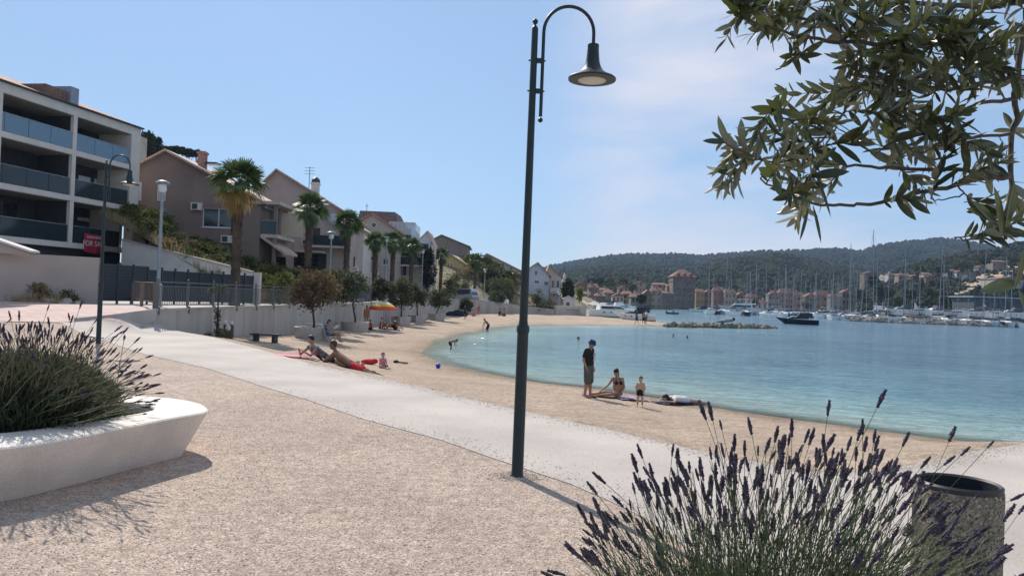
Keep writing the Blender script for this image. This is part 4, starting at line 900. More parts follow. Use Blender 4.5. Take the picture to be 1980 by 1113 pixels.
H2.part('upper_balcony', m_cream, [(hz(H2, 596, 474)[0], H2.W+.8, -1.1, -.01, hz(H2, 640, 476)[1]-.2, hz(H2, 640, 476)[1])]); H2.part('upper_balcony_glass', m_sglass, [(hz(H2, 596, 474)[0], H2.W+.8, -1.1, -1.06, hz(H2, 640, 476)[1], hz(H2, 640, 476)[1]+.95)])
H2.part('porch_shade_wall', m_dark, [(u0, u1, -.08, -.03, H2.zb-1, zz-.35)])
mb = MB(); mb.ell(tuple(H2.pt(hz(H2, 646, 420)[0], -.5, hz(H2, 646, 424)[1])), (.5, .12, .5), n=14, m=8); mb.build('satellite_dish', mat('dish_grey', (.4,.45,.5), var=.05), H2.t, smooth=True)
for hh_, px_, py_ in ((H1, 372, 392), (H1, 430, 455), (H2, 585, 462)):
    u_, z_a = hh_.fpx(px_, py_); ac = hh_.part('air_conditioner', m_white, [(u_, u_+.8, -.32, -.02, z_a-.55, z_a)]); hh_.part('fan_grille', m_slat, [(u_+.1, u_+.5, -.335, -.32, z_a-.48, z_a-.08)], ac)
for hh_, L0_ in ((H1, 10), (H2, 12)): hh_.part('gutter', m_grey, [(hh_.W+.42, hh_.W+.55, -.4, L0_+.4, hh_.fpx(505 if hh_ is H1 else 668, 390 if hh_ is H1 else 412)[1]-.5, hh_.fpx(505 if hh_ is H1 else 668, 390 if hh_ is H1 else 412)[1]-.38)])
mb = MB(); q_ = H2.pt(H2.W*.62, 3, H2.ze+3.2); mb.tube([q_, q_+Vector((0, 0, 2.4))], .035, 5); [mb.tube([q_+Vector((-.5, 0, z)), q_+Vector((.5, 0, z))], .02, 4) for z in (1.7, 2.0, 2.3)]; mb.build('aerial', m_antenna, H2.t)
# white balconied house between the second and third palm
H3 = house('house', 'white house with tall dark balcony windows by the third palm', 'house', 82, (632,430), (690,440), (655,418), 9, m_white, m_tile2, over=.3,
    front=[(637,452,652,474,'dark'),(658,462,672,478,'dark'),(636,486,653,499,'dark'),(660,488,674,500,'dark')], vdir=(0, 1, 0))
zz = H3.fpx(640, 515)[1]
ue = H3.fpx(694, 515)[0]; H3.part('terrace', m_white, [(.1, ue, -2.2, -.05, st(80)-.4, zz)]); H3.part('terrace_glass', m_sglass, [(.1, ue, -2.2, -2.16, zz, zz+1.0)]); H3.part('terrace_handrail', m_grey, [(.1, ue, -2.21, -2.15, zz+1.0, zz+1.06)])
# pale house with the round window
H4 = house('house', 'pale house with a small round attic window and glazed roof terrace', 'house', 92, (672,440), (768,446), (721,415), 10, m_cream, m_tile, over=.4,
    front=[(682,460,695,477,'blind'),(712,495,724,503,'dark'),(687,493,704,496,'slot'),(738,470,748,480,'blind'),(752,472,760,484,'dark'),(740,500,750,512,'dark')], vdir=(-.03, 1, 0))
u, z = H4.fpx(723, 435); mb = MB(); mb.lathe([(.34, 0), (.34, .05), (.26, .05), (.26, .02)], tuple(H4.pt(u, -.02, z)), 20, axis=Vector((0, -1, 0))); wo = mb.build('window', m_frame, H4.t); ORG[wo.name] = ORG[H4.t.name]
mb = MB(); mb.lathe([(.27, 0), (.27, .02)], tuple(H4.pt(u, -.03, z)), 20, axis=Vector((0, -1, 0))); mb.build('pane', m_dglass, wo)
H4.part('side_slope_wall', m_white, [(H4.fpx(700, 530)[0], H4.fpx(735, 530)[0], -1.5, -1.2, H4.zb-1.2, H4.fpx(700, 524)[1])])
# brown roofed block behind
H5 = house('house', 'brown hipped attic storey rising behind the pale house with round window', 'house', 112, (690,430), (770,430), None, 8, m_brown, m_tile, zb=10)
mb = MB(); a, b, c, d = [P(*q, 111.5) for q in ((696,407),(764,410),(771,432),(690,430))]; mb.add([a, b, c, d, a+Vector((0, 6, 0)), b+Vector((0, 6, 0)), c+Vector((0, 9, 0)), d+Vector((0, 9, 0))], [(0,1,2,3),(4,5,6,7),(0,4,5,1),(1,5,6,2),(0,3,7,4)]); mb.build('roof', mat('brown_tiles', (0.16,0.12,0.12), var=.2, scale=2, bump=.4, bscale=8, dist=.05), H5.t)
mb = MB(); q = P(709, 408, 113); mb.tube([q, q+Vector((0, 0, 1.1))], .04, 5); mb.tube([q+Vector((-.25, 0, .75)), q+Vector((.25, 0, .75))], .03, 5); mb.build('aerial', m_antenna, H5.t)
# white flat building below with glazed roof terrace
H6 = house('house', 'greyish white flat house with a glass windbreak terrace on top', 'house', 98, (740,462), (836,472), None, 8, m_cream, front=[(744,500,756,512,'blind'),(775,480,790,495,'dark'),(794,502,806,514,'blind'),(770,512,786,534,'dark'),(812,490,820,500,'dark'),(808,480,814,488,'dark')], vdir=(-.02, 1, 0))
for y_ in (486, 512):
    z_b = H6.fpx(790, y_)[1]; H6.part('balcony', m_white, [(1.2, H6.W-.4, -1.1, -.01, z_b-.2, z_b)]); H6.part('balcony_glass', m_sglass, [(1.2, H6.W-.4, -1.1, -1.06, z_b, z_b+.95)]); H6.part('balcony_rail', m_grey, [(1.2, H6.W-.4, -1.12, -1.04, z_b+.95, z_b+1.02)])
    H6.part('balcony_door', m_dglass, [(2.0, 3.6, -.05, -.02, z_b, z_b+2.1)]); 
zt_ = H6.ze; ua, ub = H6.fpx(752, 440)[0], H6.fpx(803, 440)[0]; zt2 = H6.fpx(780, 431)[1]
for k in range(6):
    x0, x1 = lerp(ua, ub, k/6), lerp(ua, ub, (k+1)/6); H6.part('glass_screen', glass_mat('white_screen_glass', (0.5,0.56,0.62), .55), [(x0+.05, x1, .1, .14, zt_, zt2)]); H6.part('screen_post', m_white, [(x0-.04, x0+.05, .08, .18, zt_, zt2+.1)])
H6.part('screen_rail', m_white, [(ua, ub, .06, .2, zt2, zt2+.12)])
for k in range(5): H6.part('glass_screen', glass_mat('white_screen_glass', (0.5,0.56,0.62), .55), [(ub-.02, ub+.02, .2+k*1.2, 1.3+k*1.2, zt_, zt2)])
H7 = house('house', 'narrow white gabled house with an arched dark window above the dark creeper', 'house', 106, (800,474), (836,470), (827,448), 8, m_bluew, m_tile2, over=.25, front=[(820,470,829,488,'dframe'),(806,500,813,510,'dark')], vdir=(-.02, 1, 0))
house('house', 'low white house at the foot of the dark creeper', 'house', 100, (800,520), (822,523), None, 6, m_cream, front=[(812,545,816,556,'dark')], zb=1.0)
H8 = house('house', 'brown stone house with a balcony high on the slope', 'house', 150, (832,466), (905,476), (854,455), 12, m_brown, m_brown, front=[(842,476,848,484,'dark'),(858,476,864,484,'dark')], vdir=(-.02, 1, 0))
H8.part('balcony', m_greyw, [(H8.W-3, H8.W+1.2, -1.2, 0, H8.ze-3.2, H8.ze-2.95)]); H8.part('balcony_rail', m_rail, [(H8.W-3, H8.W+1.2, -1.2, -1.12, H8.ze-2.9, H8.ze-1.9)])
house('house', 'yellow house with two narrow windows below the brown stone house', 'house', 140, (858,502), (902,512), (874,494), 9, m_yellow, m_tile2, front=[(866,508,869,516,'dark'),(872,508,875,516,'dark')], over=.3)
house('house', 'grey terraced house beside the eighth palm', 'house', 150, (934,506), (962,514), None, 10, m_bluew, front=[(948,520,952,530,'dark'),(955,515,960,526,'blind')])
house('house', 'cream house with a long shallow roof, partly behind the tall lamp post', 'house', 165, (925,503), (1000,520), (942,491), 11, m_cream, m_tile2, front=[(970,508,975,518,'dark'),(985,516,992,522,'dark')])
house('house', 'small white house with a dark flat canopy next to the lamp post', 'house', 140, (985,550), (1012,552), None, 6, m_white, front=[(990,562,1001,578,'dark')], zb=0)
H9 = house('house', 'white house with a bright red double roof at the end of the beach', 'house', 142, (1022,520), (1062,532), (1040,508), 12, m_bluew, m_tile, front=[(1034,523,1039,532,'dark'),(1033,542,1042,548,'dark'),(1052,544,1060,552,'dark')], zb=-.4, vdir=(.0, 1, 0), over=.4)
H10 = house('house', 'red roofed wing with white balconies adjoining the white house', 'house', 144, (1054,534), (1086,536), (1062,514), 9, m_cream, m_tile, front=[(1067,542,1071,556,'dark'),(1076,542,1081,556,'dark'),(1068,562,1073,574,'dark'),(1078,562,1083,574,'dark')], zb=-.4, vdir=(0, 1, 0), over=.3)
H10.part('balcony', m_white, [(1.0, H10.W+.1, -1, 0, 2.6, 2.8)]); H10.part('balcony_rail', m_white, [(1.0, H10.W+.1, -1, -.9, 2.9, 3.6)])
Hc = house('sea_cabin', 'small white cabin with a dark doorway at the end of the beach', 'cabin', 136, (1090,578), (1112,580), (1099,573), 4, m_white, m_white, front=[(1095,584,1101,596,'dframe')], zb=-.4, over=.15, vdir=(0, 1, 0))
t = thing('bell_turret', 'white bell gable with a dark finial behind the red roofs', 'bell gable', tuple(P(1092, 545, 170))); a = P(1086, 545, 170); b = P(1098, 545, 170); apx = P(1092, 527, 170)
mb = MB(); mb.prism([Vector((a.x, 170, -1)), Vector((b.x, 170, -1)), b, apx, a], (0, 1.5, 0)); mb.build('wall', m_white, t); mb = MB(); mb.tube([apx, apx+Vector((0, 0, 1.3))], [.15, .03], 6); mb.build('finial', m_slat, t)
lw = thing('quay_wall', 'low pale wall joining the beach wall to the white cabin', 'wall', (7, 118, -.4)); mb = MB(); mb.obox((6.7, 117.3, -1.4), (6, 14, 0), (-.3, .15, 0), (0, 0, 2.0)); mb.build('wall_body', m_wallc, lw)
# pergola with a white top by the creeper, parked vehicles
t = thing('pergola', 'white topped pergola on the street beyond the creeper', 'pergola', tuple(P(830, 560, 112))); a = P(820, 541, 112); b = P(837, 543, 112); mb = MB(); mb.box((a.x, 112, a.z-.15), (b.x, 114, a.z)); mb.build('roof', m_white, t)
for x in (a.x+.1, b.x-.3): mb = MB(); mb.box((x, 112.1, st(112)), (x+.2, 112.3, a.z-.15)); mb.build('post', m_white, t)
def car(label, x, y, z, rz, col, van=False):
    t = thing('parked_car', label, 'car', (0, 0, 0), 'cars parked along the street'); L_, Wd, Hh = 4.3, 1.75, 1.9 if van else 1.45
    prof = [(-2.15,.3),(-2.15,.75),(-2.05,.95),(-1.75,Hh-.1),(-1.5,Hh),(.3,Hh),(.55,Hh-.05),(1.15,.98),(2.05,.85),(2.15,.6),(2.15,.3)]
    mb = MB(); n = len(prof)
    for yy, k in ((-.87, .0), (-.87, 1), (.87, 1), (.87, 0)): pass
    for s_ in (-1, 1):
        mb.v += [(px_, s_*(.87-(.16 if pz > 1 else 0)), pz) for px_, pz in prof]
    mb.f += [tuple(range(n-1, -1, -1)), tuple(range(n, 2*n))]+[(i, (i+1) % n, (i+1) % n+n, i+n) for i in range(n)]
    mb.build('body', col, t, smooth='auto')
    for s_ in (-1, 1):
        mb = MB(); mb.prism([Vector((px_, s_*.79, pz)) for px_, pz in [(-1.7,1.0),(-1.55,Hh-.15),(.25,Hh-.12),(.95,1.0)]], (0, s_*.03, 0)); mb.build('side_window', m_dglass, t)
        for xx in (-1.35, 1.35): mb = MB(); mb.lathe([(.3,0),(.31,.03),(.31,.17),(.28,.2)], (xx, s_*.72, .31), 16, axis=Vector((0, s_, 0))); w = mb.build('wheel', m_rubber, t, smooth='auto'); mb = MB(); mb.lathe([(.19,.2),(.17,.215)], (xx, s_*.72, .31), 12, axis=Vector((0, s_, 0))); mb.build('hub_cap', m_grey, w)
    mb = MB(); mb.add([(.38,-.68,Hh-.1),(.38,.68,Hh-.1),(1.12,.72,1.02),(1.12,-.72,1.02)], [(0,3,2,1)]); mb.v = [(a+.02, b, c+.02) for a, b, c in mb.v]; mb.build('windscreen', m_dglass, t)
    mb = MB(); mb.add([(-1.72,-.66,Hh-.2),(-1.72,.66,Hh-.2),(-2.04,.72,1.02),(-2.04,-.72,1.02)], [(0,1,2,3)]); mb.v = [(a-.03, b, c+.02) for a, b, c in mb.v]; mb.build('rear_window', m_dglass, t)
    t.location = (x, y, z); t.rotation_euler = (0, 0, rz); ORG[t.name] = Vector((x, y, z))
m_silver = mat('car_silver', (.45,.47,.5), rough=.25, metal=.6, var=.03); m_cwhite = mat('car_white', (.7,.7,.7), rough=.25, var=.03); m_cdark = mat('car_dark', (.05,.06,.09), rough=.2, var=.05)
for px, D, col, lab, rz, van in [(706,66,m_cdark,'dark car glimpsed under the trees by the third palm',R(95),False),(896,112,m_silver,'silver van parked before the dark trees',R(150),True),(955,118,m_cwhite,'white car behind the far bend of the wall',R(160),False),(800,88,m_cwhite,'white car half hidden by the box tree foliage',R(100),False)]:
    p = P(px, 570, D); car(lab, p.x-(.6 if D < 100 else 0), D, st(D), rz, col, van)
# ================================================================ trees and plants
m_trunk = mat('palm_trunk', (0.08,0.057,0.042), rough=.95, var=.45, scale=3, bump=.9, bscale=14, stretch=(1, 1, .6), dist=.06)
m_frond = mat('palm_frond', (0.045,0.085,0.022), rough=.55, var=.3, scale=2, trans=.3, col2=(0.13,0.19,0.06))
m_dryfrond = mat('dry_frond', (0.34,0.22,0.08), rough=.9, var=.35, scale=2, trans=.25, col2=(0.52,0.36,0.13))
m_bark = mat('dark_bark', (0.045,0.038,0.032), rough=.95, var=.4, scale=8, bump=.8, bscale=20)
def fan(mb, org, d, up, pet, rad, rnd, nb=22, spread=R(150), droop=.35):
    d = d.normalized(); side = d.cross(up).normalized(); nrm = side.cross(d).normalized()
    c = org+d*pet; s = .012; mb.add([org-side*.02, org+side*.02, c+side*s, c-side*s], [(0,1,2,3)])
    for i in range(nb):
        a = -spread/2+spread*i/(nb-1)+rnd.uniform(-.03, .03); l = rad*(1-.22*abs(a)/(spread/2))*rnd.uniform(.85, 1.08)
        e = (d*math.cos(a)+side*math.sin(a)).normalized(); w = (side*math.cos(a)-d*math.sin(a))*rad*.042
        m1 = c+e*l*.45+nrm*l*.04; tipp = c+e*l*.92-Vector((0, 0, 1))*l*droop*rnd.uniform(.5, 1.3); m2 = m1.lerp(tipp, .55)+e*l*.06
        mb.add([c-w*.25, c+w*.25, m1+w, m1-w, m2+w*.6, m2-w*.6, tipp], [(0,1,2,3),(3,2,4,5),(5,4,6)])
def palm(label, px, D, ytop, cw, seed, zb=None, dry=.3):
    """px of trunk, depth, pixel height of crown top, crown width in pixels"""
    rnd = random.Random(seed); q = P(px, ytop+0.38*cw, D); x, y = q.x, D; zb = st(D) if zb is None else zb; zc = q.z; cr_ = cw/FPX*D/2
    t = thing('palm_tree', label, 'palm tree', (x, y, zb), 'fan palms along the street')
    mb = MB(); n = 26; H = zc-zb; prof = []
    for i in range(n+1):
        z = H*i/n; r = .20+.10*math.exp(-z*1.5)+.04*(i/n)
        prof.append((r*(1.10 if i % 2 else .93), z))
    mb.lathe(prof, (x, y, zb), 14)
    for k in range(int(H*26)):       # old leaf bases
        z = zb+rnd.uniform(.25, .98)*H; a = rnd.uniform(0, 6.28); e = Vector((math.cos(a), math.sin(a), 0)); p = Vector((x, y, z))+e*.19; s = Vector((-e.y, e.x, 0))*.045; tp = p+e*rnd.uniform(.06, .15)+Vector((0, 0, rnd.uniform(.08, .2)))
        mb.add([p-s, p+s, tp+s*.3, tp-s*.3, p+Vector((0, 0, .09))], [(0,1,2,3),(1,4,2),(4,0,3),(3,2,4)])
    mb.build('trunk', m_trunk, t, smooth='auto')
    C = Vector((x, y, zc)); rad = cr_*.62; mb = MB(); nf = 46 if D < 60 else 34
    for k in range(nf):
        el = R(-22+104*rnd.random()); a = rnd.uniform(0, 6.283)
        d = Vector((math.cos(a)*math.cos(el), math.sin(a)*math.cos(el), math.sin(el)))
        fan(mb, C-d*.05, d, (UP+Vector((rnd.uniform(-1, 1), rnd.uniform(-1, 1), 0))*.9) if el < R(70) else Vector((rnd.uniform(-1, 1), rnd.uniform(-1, 1), .2)), cr_*rnd.uniform(.34, .52)*(1-.3*math.sin(max(0, el))), rad*rnd.uniform(.8, 1.05)*(1-.12*math.sin(max(0, el))), rnd, nb=18, droop=.10+.25*(el < R(15)))
    mb.build('crown', m_frond, t)
    mb = MB()
    for k in range(int(14+dry*24)):
        el = R(rnd.uniform(-78, -22)); a = rnd.uniform(0, 6.283); d = Vector((math.cos(a)*math.cos(el), math.sin(a)*math.cos(el), math.sin(el)))
        fan(mb, C-Vector((0, 0, .15)), d, UP, cr_*.34, rad*rnd.uniform(.55, .8), rnd, nb=12, spread=R(110), droop=.5)
    mb.build('dry_fronds', m_dryfrond if dry > .25 else m_frond, t)
    return t
for i, (px, D, yt, cw, dry, lab) in enumerate([
    (463,38.5,300,140,.35,'largest fan palm, thick shaggy trunk and yellow dead fronds, in front of the taupe house'),
    (600,50,366,92,.2,'fan palm in front of the pale house with the round-capped chimney'),
    (673,61,400,78,.2,'fan palm before the white house with tall dark balcony windows'),
    (727,71,444,56,.1,'shorter fan palm before the wall of the pale round-window house'),
    (761,80,443,62,.1,'fan palm between the thin grey lamp pole and the glazed roof terrace house'),
    (797,92,455,58,.1,'fan palm under the glass windbreak terrace, beside the dark creeper'),
    (854,106,476,46,.1,'fan palm just past the dark creeper column'),
    (920,126,487,46,.1,'fan palm before the grey terraced house'),
    (982,138,520,34,.1,'small fan palm immediately beside the tall lamp post')]): palm(lab, px, D, yt, cw, 20+i, None if D < 110 else .3, dry)

def clump_leaves(mb, c, r, n, ls, rnd, flat=.6, clumps=14, hollow=.55):
    cc = []
    for k in range(clumps):
        a = rnd.uniform(0, 6.283); z = rnd.uniform(-.7, 1); rr = math.sqrt(max(0, 1-z*z))*rnd.uniform(hollow, 1)
        cc.append((Vector((c[0]+math.cos(a)*rr*r[0]*.8, c[1]+math.sin(a)*rr*r[1]*.8, c[2]+z*r[2]*.8)), rnd.uniform(.22, .42)))
    for k in range(n):
        q, s = rnd.choice(cc); p = q+Vector((rnd.gauss(0, s*r[0]*.55), rnd.gauss(0, s*r[1]*.55), rnd.gauss(0, s*r[2]*.5)))
        a = Vector((rnd.uniform(-1, 1), rnd.uniform(-1, 1), rnd.uniform(-1, 1))).normalized(); b = a.cross(Vector((rnd.uniform(-1, 1), rnd.uniform(-1, 1), rnd.uniform(-1, 1)))).normalized(); l = ls*rnd.uniform(.6, 1.4)
        mb.add([p, p+a*l*.5+b*l*flat*.5, p+a*l, p+a*l*.5-b*l*flat*.5], [(0, 1, 2, 3)])
def leafmat(n, c, c2, tr=.3, sc_=1.2): return mat(n, c, rough=.8, var=.0, scale=sc_, col2=c2, trans=tr, spec=.2)
m_lolive = leafmat('olive_leaves_far', (0.045,0.055,0.025), (0.13,0.14,0.075)); m_ltam = leafmat('reddish_twig_leaves', (0.085,0.06,0.035), (0.16,0.11,0.06)); m_lpine = leafmat('pine_needles', (0.018,0.032,0.014), (0.05,0.07,0.03), .15)
m_lbush = leafmat('bank_bush_leaves', (0.055,0.075,0.02), (0.19,0.19,0.06)); m_ldry = leafmat('dry_bush_leaves', (0.17,0.12,0.06), (0.36,0.28,0.14)); m_lcree = leafmat('creeper_leaves', (0.014,0.018,0.016), (0.04,0.04,0.03), .1)
m_lyel = leafmat('yellow_green_leaves', (0.12,0.14,0.03), (0.26,0.27,0.07))
def tree(name, label, cat, x, y, zb, h, cr_, cz, lm, seed, n=1600, ls=.16, lean=0, group=None, tr=.07, cl=16):
    """trunk from zb, crown radii cr_ centred cz above the base"""
    rnd = random.Random(seed); t = thing(name, label, cat, (x, y, zb), group); B_ = Vector((x, y, zb)); top = B_+Vector((lean, 0, cz*.85))
    mb = MB(); mid = B_.lerp(top, .5)+Vector((rnd.uniform(-.1, .1), rnd.uniform(-.1, .1), 0)); mb.tube([B_-Vector((0, 0, .2)), B_+Vector((0, 0, .3)), mid, top], [tr*1.5, tr*1.1, tr*.9, tr*.6], 8)
    for k in range(9):
        a = rnd.uniform(0, 6.283); s = B_.lerp(top, rnd.uniform(.45, 1)); e = B_+Vector((lean+math.cos(a)*cr_[0]*.75, math.sin(a)*cr_[1]*.75, cz+rnd.uniform(-.4, .8)*cr_[2])); mb.tube([s, s.lerp(e, .5)+Vector((0, 0, .12*cr_[2])), e], [tr*.5, tr*.3, tr*.1], 5)
    mb.build('trunk', m_bark, t, smooth=True)
    mb = MB(); clump_leaves(mb, (x+lean, y, zb+cz), cr_, n, ls, rnd, clumps=cl); mb.build('crown', lm, t); return t
G1 = 'small trees in the concrete boxes along the beach wall'
for i, (px, D, cpx, cpy, rx, rz_, lm, lab) in enumerate([(587,41,605,560,50,46,m_ltam,'tree with thin reddish brown foliage rising from the first box behind the reader'),(681,51,683,560,34,34,m_lolive,'slim tree with sparse dark crown in the second box beside the standing woman'),(772,66,775,570,28,32,m_lolive,'small dark tree right behind the striped parasol'),(806,73,806,575,22,26,m_lolive,'small olive tree between the parasol and the leaning tree'),(845,82,852,577,26,20,m_lolive,'leaning tree with a broad crown by the far sunbathers')]):
    bx_, by_, bz_ = BPT[i]; c = P(cpx, cpy, by_); k = by_/FPX
    tree('box_tree', lab, 'tree', bx_, by_, bz_, 3, (rx*k, rx*k*.9, rz_*k), c.z-bz_, lm, 50+i, n=2600 if i < 1 else 1900, ls=.16 if i < 2 else .2, lean=c.x-bx_, group=G1, tr=.055, cl=22)
for i, (px, D, cpy, rx, rz_, zb, lab) in enumerate([(899,102,592,16,14,-.9,'low round tree on the beach behind the far group'),(778,70,560,18,18,.8,'small street tree above the parasol'),(960,112,585,20,16,.2,'grey green bush tree at the bend of the wall'),(1046,117,580,26,22,-.8,'broad low tree at the end of the wall by the lamp post'),(735,66,560,22,22,.8,'small dark street tree between the third palm and the parasol'),(870,108,560,22,22,.9,'dark shrub tree before the yellow house'),(893,120,548,30,24,1.0,'large dark tree below the yellow house'),(965,128,558,24,18,.5,'dark tree beside the flat canopy house'),(652,58,560,24,24,.7,'brownish street tree by the third palm'),(566,52,545,24,26,.7,'bushy street tree left of the second palm base')]):
    if i == 9: lab = 'bushy street tree at the foot of the second palm'
    c = P(px, cpy, D); k = D/FPX; tree('street_tree', lab, 'tree', c.x, D, zb, 3, (rx*k, rx*k, rz_*k), max(1.0, c.z-zb), m_lolive if i not in (8,) else m_ltam, 80+i, n=1500, ls=.24, tr=.07)
# dark creeper column and conifers
def mass(name, label, cat, px, py, rx, rz_, D, lm, seed, n, ls, group=None, zb=None):
    c = P(px, py, D); k = D/FPX; zb = c.z-rz_*k if zb is None else zb
    return tree(name, label, cat, c.x, D, zb, 1, (rx*k, rx*k, rz_*k), c.z-zb, lm, seed, n=n, ls=ls, group=group, tr=.12, cl=26)
mass('creeper_column', 'tall dark creeper covering the corner after the narrow white house', 'creeper', 829, 522, 15, 40, 95.5, m_lcree, 201, 2600, .28, zb=.9)
mass('dark_conifer', 'dense black green conifer beside the red roofed house', 'tree', 1098, 560, 13, 20, 138, m_lpine, 202, 2200, .35, zb=-.4)
mass('yellow_green_tree', 'yellow green tree just beyond the dense black green conifer', 'tree', 1121, 570, 7, 14, 160, m_lyel, 203, 900, .35, zb=-.4)
for i, (px, py, rx, rz_, D) in enumerate([(283,275,17,18,118),(302,283,14,16,120),(298,300,24,14,121),(337,290,10,6,126),(352,292,9,5,128),(366,296,9,6,128),(382,297,6,5,128),(322,293,12,8,124)]):
    lab = ['tall round pine on the hilltop beside the apartment block','pine sloping behind the other hilltop pine','broad pine low behind the taupe gable','small pine crown on the ridge above the taupe roof','second small pine crown on the ridge above the taupe roof','pine just before the brick chimney on the skyline','thin pine touching the brick chimney','pine rising right at the peak of the taupe gable'][i]
    mass('pine_tree', lab, 'tree', px, py, rx, rz_, D, m_lpine, 210+i, 1700, .42, 'pines on the hilltop', zb=None if False else h_hill(P(px, py, D).x, D)-1)
# small stone hut wall between apartment block and pines
a = P(263, 262, 95); mb = MB(); mb.box((a.x-1, 95, a.z-14), (a.x+.45, 97, a.z)); mb.box((a.x-1, 94.6, a.z-4.6), (a.x+1.2, 97, a.z-4.3)); t = thing('tower_house', 'narrow beige house with a balcony slab behind the apartment block', 'house', tuple(a)); mb.build('wall', m_cream, t)
# the shrubby bank
rb = random.Random(31)
protos = []
def bush_proto(lm, seed, dry=False):
    rnd = random.Random(seed); t = thing('shrub', 'x', 'shrub'); mb = MB()
    clump_leaves(mb, (0, 0, .55), (.85, .75, .62), 900, .16, rnd, clumps=14); mb.build('foliage', lm, t)
    mb = MB()
    for k in range(7): a = rnd.uniform(0, 6.28); mb.tube([Vector((0, 0, -.3)), Vector((math.cos(a)*.4, math.sin(a)*.4, .7))], [.025, .01], 4)
    mb.build('stems', m_bark, t); return t
pg = [bush_proto(m_lbush, 1), bush_proto(m_lbush, 2), bush_proto(m_lolive, 3)]; pdry = [bush_proto(m_ldry, 4), bush_proto(m_ldry, 5)]
def place_bush(px, py, D, s, dry, used=set()):
    x = P(px, py, D).x; z = h_hill(x, D)-.15; src = rb.choice(pdry if dry else pg)
    if src.name in used: o = copy_tree(src)
    else: o = src; used.add(src.name)
    o.location = (x, D, z); o.rotation_euler = (0, 0, rb.uniform(0, 6.28)); o.scale = (s, s, s*rb.uniform(.8, 1.15))
    o['label'] = 'dry straw coloured shrub on the bank behind the slatted fence' if dry else 'green bushy shrub on the bank behind the slatted fence'; o['group'] = 'dry shrubs on the bank' if dry else 'green shrubs on the bank'
for k in range(85):
    px = rb.uniform(232, 640); D = rb.uniform(46, 57) if px < 470 else rb.uniform(44.5, 60); dry = rb.random() < (.15 if D > 52 or px < 330 else .4)
    if D < 44.5+(480-px)/250*6 and px < 480: D = 46+(480-px)/250*6+rb.uniform(0, 4)
    place_bush(px, 480, D, rb.uniform(.75, 1.25)*(.8 if dry else 1)*(1.15 if px < 330 else 1), dry)
for k in range(26):
    px = rb.uniform(500, 660); D = rb.uniform(50, 64); place_bush(px, 520, D, rb.uniform(.9, 1.3), rb.random() < .25)
for k in range(34):
    px = rb.uniform(905, 1010); D = rb.uniform(128, 150); place_bush(px, 520, D, rb.uniform(1.4, 2.6), rb.random() < .12)
    bpy.context.view_layer.objects
for o in [o for o in COL.objects if o.name.startswith('shrub') and o.location.y > 120]:
    o['label'] = ('dry' if 'dry' in o['label'] else 'green')+' shrub on the slope below the yellow and brown houses'; o['group'] = ('dry' if 'dry' in o['label'] else 'green')+' shrubs on the far slope'
# dry grass on the bank and at the garden wall : nobody could count it
def grass(name, pts, hf, h, m, rnd, n, w=.02):
    mb = MB()
    for k in range(n):
        x, y = pts(rnd); z = hf(x, y); a = rnd.uniform(0, 6.28); l = h*rnd.uniform(.4, 1.2); d = Vector((rnd.gauss(0, .35), rnd.gauss(0, .35), 1)).normalized()*l; s = Vector((math.cos(a), math.sin(a), 0))*w
        p = Vector((x, y, z-.03)); mb.add([p-s, p+s, p+d], [(0, 1, 2)])
    return tag(mb.build(name, m), kind='stuff')
m_straw = leafmat('straw', (0.22,0.16,0.08), (0.50,0.40,0.22), .3, .6)
def bank(rnd):
    while True:
        x = rnd.uniform(-28, -14.5); y = rnd.uniform(44, 60)
        if y > 44+(-14.9-x)*.62: return x, y
grass('dry_grass', bank, h_hill, .75, m_straw, rb, 16000, .03)
def gardenstrip(rnd): return rnd.uniform(-26, -17.6), rnd.uniform(30.4, 32.0)
grass('weeds', gardenstrip, lambda x, y: .68, .45, m_straw, rb, 5000, .018)
for i, (px, py, w) in enumerate([(14,582,30),(45,585,16),(66,583,14),(95,584,22),(128,584,26),(150,586,14),(4,576,18)]):
    q = P(px, py, 30.6); rr = w*30.6/FPX/2; mb = MB(); mb.ell((q.x, 30.6, .68+rr*.3), (rr, rr*.7, rr*.6), n=9, m=7); rnd = random.Random(i); mb.v = [(a+rnd.uniform(-.05, .05), b+rnd.uniform(-.05, .05), c+rnd.uniform(-.05, .05)) for a, b, c in mb.v]
    tag(mb.build('rock', mat('garden_rock', (0.36,0.32,0.28), var=.25, scale=3, bump=.6), loc=(q.x, 30.6, .68)), 'pale rock lying in the weeds before the garden wall', 'rock', 'rocks before the garden wall')
g = MB(); g.quad((-60, 30.55, .70), (-17.7, 30.55, .70), (-17.7, 32.4, .72), (-60, 29, .72)); 
def lowshrub(label, px, D, z, s, lm, seed, name='shrub'):
    rnd = random.Random(seed); x = P(px, 560, D).x; t = thing(name, label, 'shrub', (x, D, z)); mb = MB(); clump_leaves(mb, (x, D, z+.3*s), (.5*s, .4*s, .35*s), 700, .09*s, rnd, clumps=12); mb.build('foliage', lm, t)
lowshrub('olive green shrub among rocks at the foot of the garden wall', 20, 31, .7, 1.3, m_lbush, 1); lowshrub('spreading grey weed shrub before the garden wall', 75, 31.2, .7, 1.2, m_ldry, 2); lowshrub('dark low shrub beside the rocks before the garden wall', 135, 31.4, .68, .9, m_lolive, 3)
